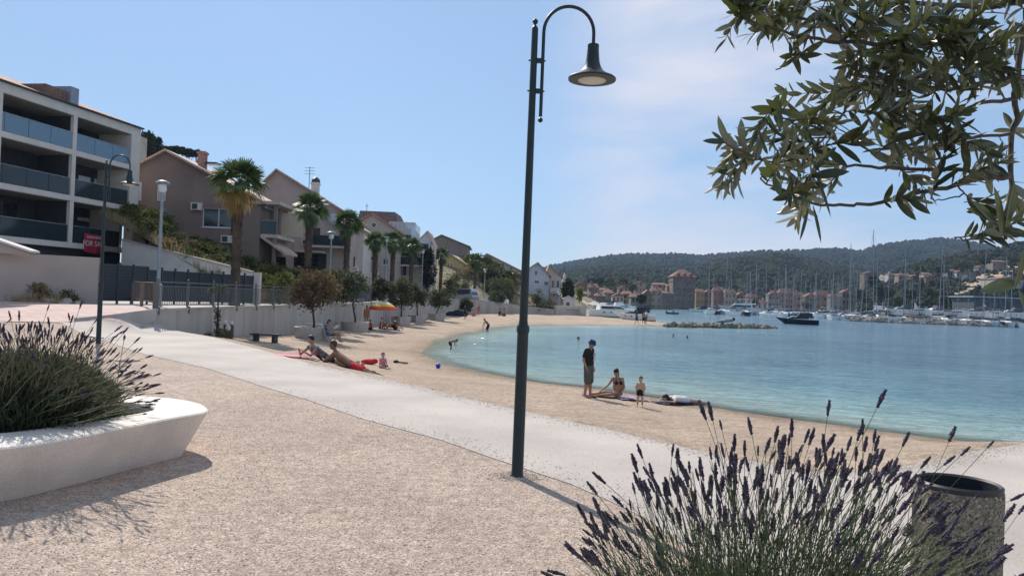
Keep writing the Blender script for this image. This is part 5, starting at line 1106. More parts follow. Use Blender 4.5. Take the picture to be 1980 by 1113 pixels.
# thin climbing plant beside the small bin
p = P(414, 645, 31.5); t = thing('climber_plant', 'thin dark leafy climber on the retaining wall beside the small bin', 'plant', (p.x+.1, p.y, -.5)); z1 = P(414, 560, 31.5).z
mb = MB(); mb.tube([(p.x+.1, p.y, -.6), (p.x+.12, p.y, .3), (p.x+.1, p.y, z1)], [.05, .04, .02], 6); mb.build('stem', m_bark, t)
mb = MB(); rnd = random.Random(4); clump_leaves(mb, (p.x+.1, p.y, -.35), (.5, .35, .3), 500, .09, rnd); clump_leaves(mb, (p.x+.1, p.y, .2), (.12, .12, .5), 260, .08, rnd); clump_leaves(mb, (p.x+.1, p.y, z1), (.45, .3, .25), 240, .09, rnd); mb.build('foliage', m_lolive, t)

# ================================================================ the olive tree over the view
m_ol = bpy.data.materials.new('olive_leaf'); m_ol.use_nodes = True
def _ol():
    t = m_ol.node_tree; n = t.nodes; l = t.links; b = n['Principled BSDF']; b.inputs['Roughness'].default_value = .42; b.inputs['Specular IOR Level'].default_value = .5
    g = n.new('ShaderNodeNewGeometry'); at = n.new('ShaderNodeAttribute'); at.attribute_name = 'tone'
    cr = n.new('ShaderNodeValToRGB'); e = cr.color_ramp.elements; e[0].color = (0.020,0.028,0.014,1); e[1].color = (0.11,0.125,0.05,1); q = e.new(.6); q.color = (0.036,0.045,0.022,1); l.new(at.outputs['Fac'], cr.inputs[0])
    m = n.new('ShaderNodeMixRGB'); m.inputs[2].default_value = (0.20,0.205,0.15,1); l.new(g.outputs['Backfacing'], m.inputs[0]); l.new(cr.outputs[0], m.inputs[1]); l.new(m.outputs[0], b.inputs['Base Color'])
    tl = n.new('ShaderNodeBsdfTranslucent'); tl.inputs[0].default_value = (0.12,0.15,0.03,1); ms = n.new('ShaderNodeMixShader'); ms.inputs[0].default_value = .16
    l.new(b.outputs[0], ms.inputs[1]); l.new(tl.outputs[0], ms.inputs[2]); l.new(ms.outputs[0], n['Material Output'].inputs[0])
_ol()
m_twig = mat('olive_bark', (0.085,0.07,0.058), rough=.9, var=.35, scale=40, bump=.5, bscale=90, dist=.003)
t = thing('olive_tree', 'olive tree whose leafy branches hang into the view overhead', 'olive tree', (2.45, 1.75, .36))
ro = random.Random(77)
def pl(pts, D0, D1): return [P(x, y, lerp(D0, D1, i/(len(pts)-1))) for i, (x, y) in enumerate(pts)]
BRS = [(pl([(2120,-260),(2020,-90),(1985,20),(1968,130),(1962,230),(1955,330),(1950,400),(1944,462)], 1.95, 1.85), .0095, .0045),
 (pl([(1966,150),(1900,110),(1830,85),(1750,83),(1680,85),(1620,82),(1550,70),(1480,50),(1420,30)], 1.87, 1.75), .0085, .002),
 (pl([(1955,338),(1900,333),(1860,328),(1780,326),(1700,325),(1640,318),(1590,315)], 1.85, 1.8), .0062, .0025),
 (pl([(1590,315),(1540,305),(1490,315),(1440,295),(1400,275)], 1.8, 1.78), .003, .0015),
 (pl([(1953,342),(1890,345),(1830,362),(1760,375),(1700,392),(1650,398),(1600,398),(1550,388),(1510,370),(1470,345)], 1.85, 1.72), .006, .0018),
 (pl([(1666,90),(1662,130),(1650,175),(1632,215),(1605,255),(1570,290)], 1.8, 1.78), .0048, .002),
 (pl([(1962,190),(1900,200),(1850,215),(1800,235),(1740,270),(1690,300)], 1.86, 1.78), .005, .002),
 (pl([(1966,150),(1900,160),(1830,175),(1760,165),(1700,150)], 1.86, 1.9), .005, .002),
 (pl([(1990,0),(1900,15),(1800,10),(1700,0),(1600,-10),(1500,0),(1430,-15)], 1.95, 1.85), .008, .002),
 (pl([(1944,462),(1915,464),(1880,461),(1845,459)], 1.85, 1.8), .0028, .0018),
 (pl([(1955,260),(1880,265),(1820,280),(1770,300)], 1.86, 1.9), .004, .002),
 (pl([(1600,255),(1550,235),(1510,225),(1480,205)], 1.78, 1.75), .003, .0014),
 (pl([(1850,357),(1865,376),(1830,388),(1800,384)], 1.8, 1.78), .0022, .0012),
 (pl([(1730,80),(1760,40),(1800,-20)], 1.85, 1.9), .004, .002), (pl([(1560,72),(1530,110),(1500,135)], 1.8, 1.78), .003, .0015)]
mb = MB(); TR = [Vector((2.45, 1.75, .2)), Vector((2.43, 1.76, .9)), Vector((2.36, 1.8, 1.6)), Vector((2.2, 1.86, 2.3))]
mb.tube(TR+[BRS[0][0][0]+Vector((.35, 0, .12)), BRS[0][0][0]], [.075, .06, .052, .042, .025, .014], 14); mb.build('trunk', m_twig, t, smooth=True)
allseg = []; mb = MB()
for pts, r0, r1 in BRS:
    fine = []
    for i in range(len(pts)-1):
        for k in range(4): fine.append(pts[i].lerp(pts[i+1], k/4)+Vector((ro.gauss(0, .0025), ro.gauss(0, .003), ro.gauss(0, .0025))))
    fine.append(pts[-1]); mb.tube(fine, [lerp(r0, r1, i/(len(fine)-1)) for i in range(len(fine))], 8); allseg += fine
TW = MB(); LF = MB(); tones = []
def leaf(p, d, nrm, l, w, tone, curl):
    d = d.normalized(); s = d.cross(nrm).normalized(); nn = s.cross(d); b = len(LF.v); k = 6
    for i in range(k+1):
        u = i/k; ww = w*math.sin(math.pi*min(1, u*.93+.05))**.8*(1 if u < .97 else .1); c = p+d*l*u+nn*(-curl*l*u*u)
        LF.v += [tuple(c-s*ww+nn*ww*.25), tuple(c), tuple(c+s*ww+nn*ww*.25)]
    for i in range(k): LF.f += [(b+i*3, b+i*3+1, b+i*3+4, b+i*3+3), (b+i*3+1, b+i*3+2, b+i*3+5, b+i*3+4)]
    tones.extend([tone]*((k+1)*3))
def twig(a, d, L_, dens=.0155, sz=1.0, sag=.0):
    n = 7; pts = [a]; dd = d.normalized()
    for i in range(n):
        dd = (dd+Vector((ro.gauss(0, .09), ro.gauss(0, .09), ro.gauss(0, .09)-sag))).normalized(); pts.append(pts[-1]+dd*L_/n)
    TW.tube(pts, [lerp(.0018, .0008, i/n) for i in range(n+1)], 5); q = dd; u = .012; ph = ro.uniform(0, 3); tone0 = ro.random()
    while u < L_:
        i = min(n-1, int(u/L_*n)); c = pts[i].lerp(pts[i+1], u/L_*n-i); ax = (pts[i+1]-pts[i]).normalized(); s = ax.orthogonal().normalized(); s = Matrix.Rotation(ph, 3, ax) @ s; ph += math.pi/2+ro.gauss(0, .3)
        for sg in (1, -1):
            e = (s*sg*ro.uniform(.55, 1.0)+ax*ro.uniform(.5, 1.1)+Vector((0, 0, ro.uniform(-.2, .15)))).normalized(); l = ro.uniform(.030, .070)*sz*(.75+.25*math.sin(math.pi*u/L_))
            leaf(c, e, (s*-sg*.5+ax*.8+Vector((ro.gauss(0, .5), ro.gauss(0, .5), ro.gauss(0, .5)))), l, l*ro.uniform(.11, .155), max(0, min(1, tone0*.6+ro.random()*.5)), ro.uniform(-.05, .22))
        u += dens*ro.uniform(.8, 1.3)
    for k in range(2): leaf(pts[-1], q+Vector((ro.gauss(0, .3), ro.gauss(0, .3), ro.gauss(0, .3))), Vector((ro.gauss(0, 1), ro.gauss(0, 1), 1)), .042*sz, .0045, ro.random(), .1)
CL = [(1425,20,60,6),(1400,60,30,2),(1480,45,60,6),(1550,45,60,6),(1620,40,60,7),(1690,40,60,8),(1760,45,60,9),(1830,45,60,9),(1900,50,60,9),(1960,55,50,8),(1500,80,45,3),(1700,110,50,5),(1640,95,40,4),
 (1800,115,60,8),(1870,130,60,8),(1940,150,50,6),(1495,210,35,6),(1480,235,25,3),(1560,240,35,4),(1630,190,35,3),(1660,160,45,4),(1710,160,50,5),(1770,190,55,8),(1840,200,55,9),(1910,220,50,7),(1690,220,45,5),
 (1415,288,30,6),(1445,310,35,7),(1480,345,40,5),(1500,300,45,5),(1540,265,45,5),(1590,270,45,5),(1640,260,45,5),(1700,270,50,6),(1750,265,45,5),(1800,270,45,5),(1870,280,50,5),(1930,290,45,4),
 (1530,330,45,6),(1590,320,40,4),(1650,320,35,3),(1700,340,30,3),(1560,380,35,4),(1520,380,30,3),(1780,320,35,3),(1830,345,30,2),(1740,365,25,2),(1880,330,35,3),(1945,395,40,4),(1965,420,30,3),(1930,415,30,3),(1975,500,25,2),(1975,10,50,6),(1450,-10,40,3)]
for (cx_, cy_, r_, n_) in CL:
    for k in range(max(1, int(n_*(.43 if cy_ > 150 else .72)+.5))):
        tx, ty = cx_+ro.gauss(0, r_*.5), cy_+ro.gauss(0, r_*.5); D = ro.uniform(1.62, 2.05); tp = P(tx, ty, D)
        near = min(allseg, key=lambda s_: (s_-tp).length+ (0 if True else 0)); v = tp-near; L_ = max(.09, min(.2, v.length)); a = tp-v.normalized()*L_ if v.length > L_ else near
        if v.length > L_+.02: TW.tube([near, near.lerp(a, .5)+Vector((0, 0, -.004)), a], [.0024, .002, .0018], 5)
        twig(a, v.normalized()+Vector((ro.gauss(0, .35), ro.gauss(0, .35), ro.gauss(0, .35))), L_*ro.uniform(.8, 1.1), sz=1.12)
for (x0, y0, x1, y1) in [(1563,400,1548,466),(1572,398,1590,470),(1575,330,1610,420)]: # hanging leaves
    a = P(x0, y0, 1.7); b = P(x1, y1, 1.7); leaf(a, b-a, Vector((.2, -1, .2)), (b-a).length, .0042, .4, .05)
for (x0, y0, x1, y1) in [(1935,455,1930,360),(1945,440,1968,350),(1930,440,1885,385),(1950,430,1990,400),(1930,430,1875,400),(1960,560,1985,490),(1965,545,1900,560),(1970,560,1985,600),(1940,455,1905,445)]:
    a = P(x0, y0, 1.62); b = P(x1, y1, 1.58); leaf(a, b-a, Vector((.3, -.9, .4)), (b-a).length, (b-a).length*.13, .95, .08)
mb.build('branches', m_twig, t, smooth=True); TW.build('twigs', m_twig, t)
o = LF.build('foliage', m_ol, t); at = o.data.attributes.new('tone', 'FLOAT', 'POINT')
if len(tones) == len(o.data.vertices): at.data.foreach_set('value', tones)
# ================================================================ people and beach things
m_skin = mat('skin', (0.34,0.19,0.125), rough=.6, var=.08, scale=6, spec=.35); m_skinp = mat('skin_pale', (0.46,0.29,0.21), rough=.6, var=.06, scale=6); m_skind = mat('skin_tanned', (0.22,0.115,0.07), rough=.6, var=.08, scale=6)
m_hair = mat('hair_dark', (0.012,0.010,0.009), rough=.6, var=.3, scale=60, bump=.5, bscale=120); m_hairb = mat('hair_brown', (0.05,0.03,0.018), rough=.6, var=.3, scale=60, bump=.5, bscale=120)
def cloth(n, c, c2=None, sc_=8): return mat('cloth_'+n, c, rough=.9, var=.1 if not c2 else 0, scale=sc_, col2=c2, bump=.3, bscale=30)
c_black = cloth('black', (0.012,0.012,0.016)); c_grey = cloth('grey', (0.085,0.085,0.075)); c_blue = cloth('blue', (0.008,0.03,0.13)); c_white = cloth('white', (0.62,0.60,0.62)); c_red = cloth('red', (0.50,0.025,0.035)); c_pink = cloth('pink', (0.60,0.20,0.25)); c_orange = cloth('orange', (0.55,0.16,0.04)); c_navy = cloth('navy', (0.015,0.02,0.045)); c_yel = cloth('yellow', (0.65,0.52,0.05))
def cap_(mb, a, b, r0, r1, n=12):
    a, b = Vector(a), Vector(b); mb.tube([a, b], [r0, r1], n); mb.ell(a, r0, n=n, m=8); mb.ell(b, r1, n=n, m=8)
STAND = dict(pel=(0,0,.95), che=(0,0,1.28), nk=(0,0,1.47), hd=(0,-.02,1.63), shl=(-.175,0,1.40), shr=(.175,0,1.40), ell=(-.22,.03,1.12), elr=(.22,.03,1.12), wrl=(-.23,-.05,.87), wrr=(.23,-.05,.87), hil=(-.085,0,.92), hir=(.085,0,.92), knl=(-.10,-.02,.50), knr=(.10,-.02,.50), anl=(-.11,.02,.08), anr=(.11,.02,.08), tol=(-.13,-.17,.03), tor=(.13,-.17,.03))
def remesh(o, vox, sm=3):
    m = o.modifiers.new('skin_surface', 'REMESH'); m.mode = 'VOXEL'; m.voxel_size = vox; m.use_smooth_shade = True
    s = o.modifiers.new('soften', 'SMOOTH'); s.factor = .5; s.iterations = sm
def person(label, loc, rz, J, scale=1.0, skin=None, hair=None, top=None, bottom=None, hs=1.0, vox=.018, hat=None, fem=False, hlen=0, fingers=False, fat=1.0, sleeve=.55, leglen=.85, tz=0.0, cat='person', bikini=None, bikb=None, group=None, longhair=False, facedir=(0, -1, 0)):
    t = thing('person', label, cat, (0, 0, 0), group); q = {k: Vector(v) for k, v in {**STAND, **J}.items()}; skin = skin or m_skin; f = fat
    hd = q['hd']; fd = Vector(facedir).normalized(); sd_ = UP.cross(fd).normalized(); hq = Matrix((sd_, -fd, sd_.cross(-fd))).transposed().to_quaternion()
    mb = MB(); sw = .93 if fem else 1.0; C_ = lambda a, b, r0, r1: cap_(mb, q[a], q[b], r0*f, r1*f)
    C_('hil', 'knl', .085, .056); C_('hir', 'knr', .085, .056); C_('knl', 'anl', .056, .036); C_('knr', 'anr', .056, .036); C_('anl', 'tol', .038, .028); C_('anr', 'tor', .038, .028)
    for s in 'lr':       # calf and heel
        k, a, to = q['kn'+s], q['an'+s], q['to'+s]; d = (a-k).normalized(); bk = (a-to); bk = (bk-d*bk.dot(d)); bk = bk.normalized() if bk.length > 1e-4 else Vector((0, 1, 0))
        mb.ell(k.lerp(a, .3)+bk*.018*f, (.050*f, .055*f, .11), d.to_track_quat('Z', 'Y')); mb.ell(a+bk*.03-Vector((0, 0, .02)), .032*f)
        sh, el, wr = q['sh'+s], q['el'+s], q['wr'+s]; cap_(mb, sh, el, .050*f*sw, .037*f*sw); cap_(mb, el, wr, .037*f*sw, .025*f); mb.ell(sh, .058*f*sw)
        hdn = (wr-el).normalized(); sx = hdn.orthogonal().normalized(); hc = wr+hdn*.05; mb.ell(hc, (.040, .018, .050), hdn.to_track_quat('Z', 'Y'))
        if fingers:
            qq = hdn.to_track_quat('Z', 'Y')
            for i_, (dx, ln) in enumerate(((-.030, .055), (-.010, .068), (.010, .064), (.029, .048))):
                b0 = hc+qq @ Vector((dx, 0, .035)); k0 = b0+qq @ Vector((dx*.1, -.008, ln*.5)); cap_(mb, b0, k0, .0095, .009, 6); cap_(mb, k0, k0+qq @ Vector((0, -.016, ln*.45)), .009, .0075, 6)
            b0 = hc+qq @ Vector((-.032, 0, -.01)); cap_(mb, b0, b0+qq @ Vector((-.026, -.012, .04)), .011, .009, 6)
        else: mb.ell(wr+hdn*.11, (.030, .014, .045), hdn.to_track_quat('Z', 'Y'))
        cap_(mb, q['hi'+s], q['che'].lerp(sh, .55), .085*f*(1.05 if fem else 1), .082*f*sw)
    cap_(mb, q['pel'], q['che'], .105*f, .115*f*sw); cap_(mb, q['shl'], q['shr'], .055*f, .055*f); cap_(mb, q['hil'], q['hir'], .09*f, .09*f); cap_(mb, q['che'], q['nk'], .09*f, .055*f); cap_(mb, q['nk'], q['hd'].lerp(q['nk'], .3), .052, .050)
    if fem:
        fw = (q['shr']-q['shl']).cross(q['nk']-q['pel']).normalized()
        for sg in (-1, 1): mb.ell(q['che']+(q['nk']-q['pel']).normalized()*.02-fw*(-.085 if fw.dot(fd) > 0 else .085)*1.0+(q['shr']-q['shl']).normalized()*.07*sg, .055)
    H_ = lambda x, y, z: hd+hq @ (Vector((x, y, z))*hs)
    mb.ell(hd, (.074*hs, .092*hs, .108*hs), hq, 14, 10); mb.ell(H_(0, -.035, -.06), (.052*hs, .055*hs, .055*hs), hq); mb.ell(H_(0, -.098, -.018), (.011*hs, .018*hs, .022*hs), hq, 8, 6)
    for sg in (-1, 1): mb.ell(H_(.074*sg, .008, -.01), (.010*hs, .020*hs, .030*hs), hq, 8, 6)
    mb.ell(H_(0, -.083, -.062), (.024*hs, .012*hs, .010*hs), hq, 8, 6)
    o = mb.build('body', skin, t); remesh(o, vox)
    if fingers or scale > 5:
        for sg in (-1, 1):
            mb = MB(); mb.ell(H_(.030*sg, -.084, .012), .012*hs, n=8, m=6); mb.build('eye', m_dark, t, smooth=True)
    if hair is not None:
        mb = MB(); mb.ell(H_(0, .012, .022), (.083*hs, .098*hs, .102*hs), hq, 14, 10)
        mb.v = [v for v in mb.v]; 
        if hlen: mb.ell(H_(0, .055, -.06), (.082*hs, .06*hs, .11*hs), hq); mb.ell(H_(0, .07, -.06-hlen*.5), (.070, .04, .06+hlen*.5), hq)
        # face opening: move the front lower part of the cap back inside the skull
        vv = []
        for v in mb.v:
            l = hq.inverted() @ (Vector(v)-hd); 
            if l.y < -.02*hs and l.z < .045*hs: l = Vector((l.x*.7, max(l.y, -.03*hs)*.6, l.z))
            vv.append(tuple(hd+hq @ l))
        mb.v = vv; mb.build('hair', hair, t, smooth=True)
    if top:
        mb = MB(); g = .016
        for s in 'lr': cap_(mb, q['hi'+s]+Vector((0, 0, .0)), q['che'].lerp(q['sh'+s], .55), (.088+g)*f, (.084+g)*f*sw)
        cap_(mb, q['pel'], q['che'], (.108+g)*f, (.118+g)*f*sw); cap_(mb, q['shl'], q['shr'], (.057+g)*f, (.057+g)*f)
        if sleeve:
            for s in 'lr': cap_(mb, q['sh'+s], q['sh'+s].lerp(q['el'+s], sleeve), (.056+g)*f, (.052+g)*f)
        o = mb.build('shirt', top, t); remesh(o, vox)
    if bottom:
        mb = MB(); g = .017; cap_(mb, q['hil'], q['hir'], (.094+g)*f, (.094+g)*f); cap_(mb, q['pel'], q['pel'].lerp(q['che'], .2), (.108+g)*f, (.106+g)*f)
        for s in 'lr':
            k = leglen; h0, k0 = q['hi'+s], q['kn'+s]
            cap_(mb, h0, h0.lerp(k0, min(1, k)), (.088+g)*f, (.082+g-.012*(k < .4))*f)
            if k > 1: cap_(mb, k0, k0.lerp(q['an'+s], k-1), (.08+g)*f, (.07+g)*f)
        o = mb.build('shorts' if leglen > .3 else 'swim_trunks', bottom, t); remesh(o, vox)
    if bikb:
        mb = MB(); cap_(mb, q['hil'], q['hir'], .098*f, .098*f); cap_(mb, q['hil'], q['hil'].lerp(q['knl'], .12), .094*f, .09*f); cap_(mb, q['hir'], q['hir'].lerp(q['knr'], .12), .094*f, .09*f); o = mb.build('bikini_bottom', bikb, t); remesh(o, vox)
    if bikini:
        mb = MB(); ax = (q['shr']-q['shl']).normalized(); up_ = (q['nk']-q['pel']).normalized(); fw = ax.cross(up_); fw = fw if fw.dot(fd) > 0 else -fw
        for sg in (-1, 1): mb.ell(q['che']+up_*.02+fw*.092+ax*.07*sg, .056)
        cap_(mb, q['che']-ax*.11+up_*.01, q['che']+ax*.11+up_*.01, .098*f, .098*f) if False else None
        for sg in (-1, 1): mb.tube([q['che']+up_*.05+fw*.12+ax*.07*sg, q['nk']+fw*.05+ax*.05*sg-up_*.01, q['nk']+ax*.03*sg-fw*.05], .008, 5); mb.tube([q['che']+fw*.1+ax*.11*sg, q['che']+ax*.155*sg, q['che']-fw*.11+ax*.03*sg], .009, 5)
        mb.build('bikini_top', bikini, t, smooth=True)
    if hat:
        mb = MB(); prof = [(.135,.015),(.135,.022),(.100,.060),(.096,.105),(.080,.125),(.01,.13)]
        mb.lathe([(r*hs, z*hs) for r, z in prof], (0, 0, 0), 20); mb.v = [tuple(hd+hq @ Vector(v)) for v in mb.v]; mb.build('bucket_hat', hat, t, smooth='auto')
    t.location = loc
    if q['hd'].z < .7 and q['anl'].y < -1.2:      # lying: follow the slope of the sand
        fx, fy = loc[0]+1.75*scale*math.sin(rz), loc[1]-1.75*scale*math.cos(rz); tz = math.asin(max(-.3, min(.3, (h_beach(loc[0], loc[1])-h_beach(fx, fy))/(1.75*scale))))
        t.rotation_euler = (tz, 0, rz); hh_, hm_, hf_ = h_beach(loc[0], loc[1]), h_beach((loc[0]+fx)/2, (loc[1]+fy)/2), h_beach(fx, fy); t.location.z += max(0, hm_-(hh_+hf_)/2)
    else: t.rotation_euler = (0, 0, rz)
    t.scale = (scale,)*3; return t
def towel(label, c, rz, w, l, m, hf=None, name='towel'):
    mb = MB(); n = 10; rnd = random.Random(int(w*100+l*37)); P2 = []
    for i in range(n+1):
        for j in range(7):
            x, y = (i/n-.5)*l, (j/6-.5)*w; X, Y = c.x+x*math.cos(rz)-y*math.sin(rz), c.y+x*math.sin(rz)+y*math.cos(rz); P2.append((X, Y, h_beach(X, Y)+.022+rnd.uniform(0, .03)))
    mb.v = P2; mb.f = [(i*7+j, (i+1)*7+j, (i+1)*7+j+1, i*7+j+1) for i in range(n) for j in range(6)]
    o = mb.build(name, m, smooth=True, loc=tuple(c)); return tag(o, label, name.replace('_', ' '))
c_purple = cloth('purple_pattern', (0.16,0.05,0.11), (0.50,0.30,0.42), 14); c_dpat = cloth('dark_pattern', (0.02,0.02,0.03), (0.35,0.35,0.38), 12)
# --- the family by the water
p = B(1136, 768)
person('man in a blue bucket hat, black printed t-shirt and grey shorts standing on the sand', p, R(58), dict(hd=(0,-.075,1.60), nk=(0,-.02,1.46), ell=(-.23,.07,1.13), wrl=(-.21,-.04,.88), elr=(.23,.06,1.13), wrr=(.20,-.06,.90), anl=(-.10,.05,.08), tol=(-.12,-.14,.03), anr=(.11,-.03,.08), tor=(.14,-.21,.03)), 1.0, hat=c_blue, hair=m_hair, top=c_black, bottom=c_grey, leglen=1.05, sleeve=.6, vox=.012, fingers=True, fat=1.08, facedir=(0,-.85,-.35))
tm = bpy.data.objects['person']
mb = MB(); 
for k, (z, w) in enumerate([(1.33,.05),(1.27,.065),(1.20,.055),(1.13,.06)]): mb.box((-w, -.185, z-.026), (w, -.168, z+.022))
pr = mb.build('shirt_print', cloth('print', (0.55,0.55,0.52), (0.2,0.2,0.2), 30), None); pr.parent = tm
for s_ in (-1, 1):
    mb = MB(); ax_, ay_ = (-.11, -.05) if s_ < 0 else (.125, -.12); mb.lathe([(.045,0),(.05,.012),(.047,.02)], (ax_, ay_, -.005), 14); mb.v = [(x, (y-ay_)*2.6+ay_, z) for x, y, z in mb.v]; o = mb.build('flip_flop', c_black, None); o.parent = tm
q = B(1187, 768)
towel('purple patterned beach towel under the sitting woman in a black bikini', B(1180, 766), R(-8), 1.0, 1.75, c_purple, name='beach_towel')
person('woman in a black bikini and sunglasses sitting on a purple towel', q+Vector((.05, 0, .03)), 0, dict(pel=(.05,0,.12), che=(.06,-.02,.42), nk=(.02,-.05,.60), hd=(-.02,-.08,.755), shl=(-.12,-.04,.55), shr=(.19,-.02,.55), ell=(-.25,-.12,.36), wrl=(-.46,-.16,.20), elr=(.25,-.05,.30), wrr=(.12,-.22,.12), hil=(0,-.06,.11), hir=(.12,0,.11), knl=(-.42,-.22,.13), knr=(-.22,-.36,.10), anl=(-.66,.02,.06), anr=(-.55,-.28,.05), tol=(-.80,-.02,.05), tor=(-.70,-.34,.04)), 1.0, hair=m_hair, fem=True, hlen=.10, bikini=c_black, bikb=c_black, vox=.012, fingers=True, facedir=(-.35,-.85,-.35), fat=.95)
tw = [o for o in COL.objects if o.name.startswith('person')][-1]
mb = MB(); mb.box((-.115,-.175,.755),(-.055,-.16,.785)); mb.box((-.045,-.185,.755),(.02,-.17,.785)); mb.tube([(-.055,-.172,.775),(-.045,-.177,.775)], .005, 4); o = mb.build('sunglasses', c_black, None); o.parent = tw
q = B(1237, 786)
person('toddler in dark swim trunks standing on the sand in front of the towel', q, R(-20), dict(hd=(0,-.01,1.52), nk=(0,0,1.36), che=(0,-.01,1.18), shl=(-.17,0,1.27), shr=(.17,0,1.27), pel=(0,0,.84), hil=(-.09,0,.80), hir=(.09,0,.80), knl=(-.11,-.03,.44), knr=(.12,-.03,.44), anl=(-.13,.0,.08), anr=(.14,.0,.08), tol=(-.15,-.17,.03), tor=(.17,-.17,.03), ell=(-.25,-.02,1.02), wrl=(-.20,-.17,.86), elr=(.25,.02,1.02), wrr=(.22,-.14,.84)), .50, hair=m_hairb, hs=1.45, fat=1.25, bottom=c_black, leglen=.35, skin=m_skinp, vox=.018, fingers=True)
q = B(1222, 772); towel('dark patterned towel between the woman and the toddler', q, R(10), .8, .9, c_dpat)
# woman lying face down
LIE = dict(pel=(0,-.82,.11), che=(0,-.48,.12), nk=(0,-.28,.13), hd=(.03,-.12,.12), shl=(-.17,-.36,.11), shr=(.17,-.36,.11), ell=(-.34,-.18,.05), elr=(.34,-.18,.05), wrl=(-.15,.02,.04), wrr=(.15,.02,.04), hil=(-.09,-.88,.10), hir=(.09,-.88,.10), knl=(-.11,-1.30,.07), knr=(.11,-1.30,.07), anl=(-.12,-1.68,.05), anr=(.12,-1.68,.06), tol=(-.14,-1.84,.03), tor=(.14,-1.84,.03))
q = B(1282, 781); towel('dark blue towel under the lying woman in white', q+Vector((.5, .35, 0)), R(28), .75, 1.5, cloth('deepblue', (0.02,0.03,0.09)))
person('woman with long black hair in a white swimsuit lying face down by the water', q+Vector((0, 0, .03)), R(118), LIE, .92, hair=m_hair, hlen=.14, top=c_white, sleeve=0, bikb=c_white, fem=True, skin=m_skinp, vox=.016, facedir=(.6, .5, -.6), hs=1.15)
# swimmers
def swimmer(label, px, py, hairm, turn=0):
    q = G(px, py+4, -1.3); person(label, (q.x, q.y, -1.3-1.50), R(turn), dict(), 1.0, hair=hairm, skin=m_skin, vox=.03, group='swimmers in the cove')
swimmer('swimmer with only a dark head above the water, level with the man in the hat', 1118, 653, m_hair, 80); swimmer('swimmer facing the shore, of the pair further out', 1302, 647, m_hair, 10); swimmer('other swimmer of the pair further out, darker head', 1329, 650, m_hair, 200)
q = G(1120, 657, -1.3)
# children bending in the shallows
BEND = dict(pel=(0,.16,.80), che=(0,-.12,.98), nk=(0,-.28,.98), hd=(0,-.44,.98), shl=(-.17,-.24,.96), shr=(.17,-.24,.96), ell=(-.2,-.32,.70), elr=(.2,-.32,.70), wrl=(-.16,-.38,.48), wrr=(.16,-.38,.48), hil=(-.09,.16,.78), hir=(.09,.16,.78), knl=(-.12,.0,.42), knr=(.12,.05,.42), anl=(-.13,.08,.06), anr=(.13,.1,.06), tol=(-.15,-.1,.02), tor=(.15,-.1,.02))
def wade(px, py, dz): q = G(px, py, -1.3); return Vector((q.x, q.y, -1.3-dz))
q = wade(873, 676, .12); D = q.y; person('wet child bending down into the shallow water at the curve of the beach', q, R(75), BEND, (23*D/FPX)/.98, hair=m_hair, bottom=c_navy, skin=m_skind, leglen=.5, vox=.022, facedir=(0,-.8,-.6))
q = wade(941, 641, .12); D = q.y; person('boy in black shorts stooping at the waterline further along', q, R(-70), {**BEND, 'che': (0,-.05,1.08), 'nk': (0,-.17,1.2), 'hd': (0,-.28,1.30), 'shl': (-.17,-.14,1.14), 'shr': (.17,-.14,1.14), 'ell': (-.2,-.3,.92), 'elr': (.2,-.3,.92)}, (27*D/FPX)/1.35, hair=m_hair, bottom=c_black, skin=m_skind, leglen=.9, vox=.024, facedir=(0,-.8,-.6))
# reader in a folding chair
SIT = dict(pel=(0,.05,.42), che=(0,.20,.74), nk=(0,.22,.92), hd=(0,.17,1.08), shl=(-.18,.2,.86), shr=(.18,.2,.86), ell=(-.24,.02,.64), elr=(.24,.02,.64), wrl=(-.10,-.22,.72), wrr=(.10,-.22,.72), hil=(-.09,.03,.41), hir=(.09,.03,.41), knl=(-.11,-.42,.50), knr=(.11,-.42,.50), anl=(-.11,-.62,.10), anr=(.11,-.55,.10), tol=(-.12,-.80,.05), tor=(.12,-.73,.05))
q = B(640, 661); k = q.y/FPX; s_ = 43*k/1.18
person('woman in a dark sun hat reading a book in a folding beach chair', q, R(65), SIT, s_, hair=m_hair, bottom=c_dpat, leglen=.3, top=c_dpat, sleeve=0, fem=True, vox=.016, facedir=(0,-.9,-.4), hlen=.02)
t = thing('folding_chair', 'low folding beach chair of white tube and blue patterned cloth under the reader', 'chair', tuple(q))
def xf(v, q=q, rz=R(65), s=s_): v = Vector(v)*s; return Vector((q.x+v.x*math.cos(rz)-v.y*math.sin(rz), q.y+v.x*math.sin(rz)+v.y*math.cos(rz), q.z+v.z))
mb = MB(); mb.prism([xf((-.26,-.28,.33)), xf((.26,-.28,.33)), xf((.26,.16,.29)), xf((-.26,.16,.29))], (0, 0, .025)); mb.build('seat', c_dpat, t)
mb = MB(); mb.prism([xf((-.26,.16,.30)), xf((.26,.16,.30)), xf((.26,.44,1.02)), xf((-.26,.44,1.02))], xf((0, .03, 0))-xf((0, 0, 0))); mb.build('backrest', cloth('chair_blue', (0.10,0.13,0.30), (0.5,0.52,0.6), 10), t)
for sx in (-.28, .28):
    mb = MB(); mb.tube([xf((sx,.45,1.04)), xf((sx,.16,.30)), xf((sx,-.12,.02))], .013, 6); mb.build('leg', m_white, t)
    mb = MB(); mb.tube([xf((sx,-.30,.34)), xf((sx,.0,.30)), xf((sx,.36,.02))], .013, 6); mb.build('leg', m_white, t)
    mb = MB(); mb.tube([xf((sx,-.25,.55)), xf((sx,.28,.58))], .016, 6); mb.build('armrest', m_white, t)
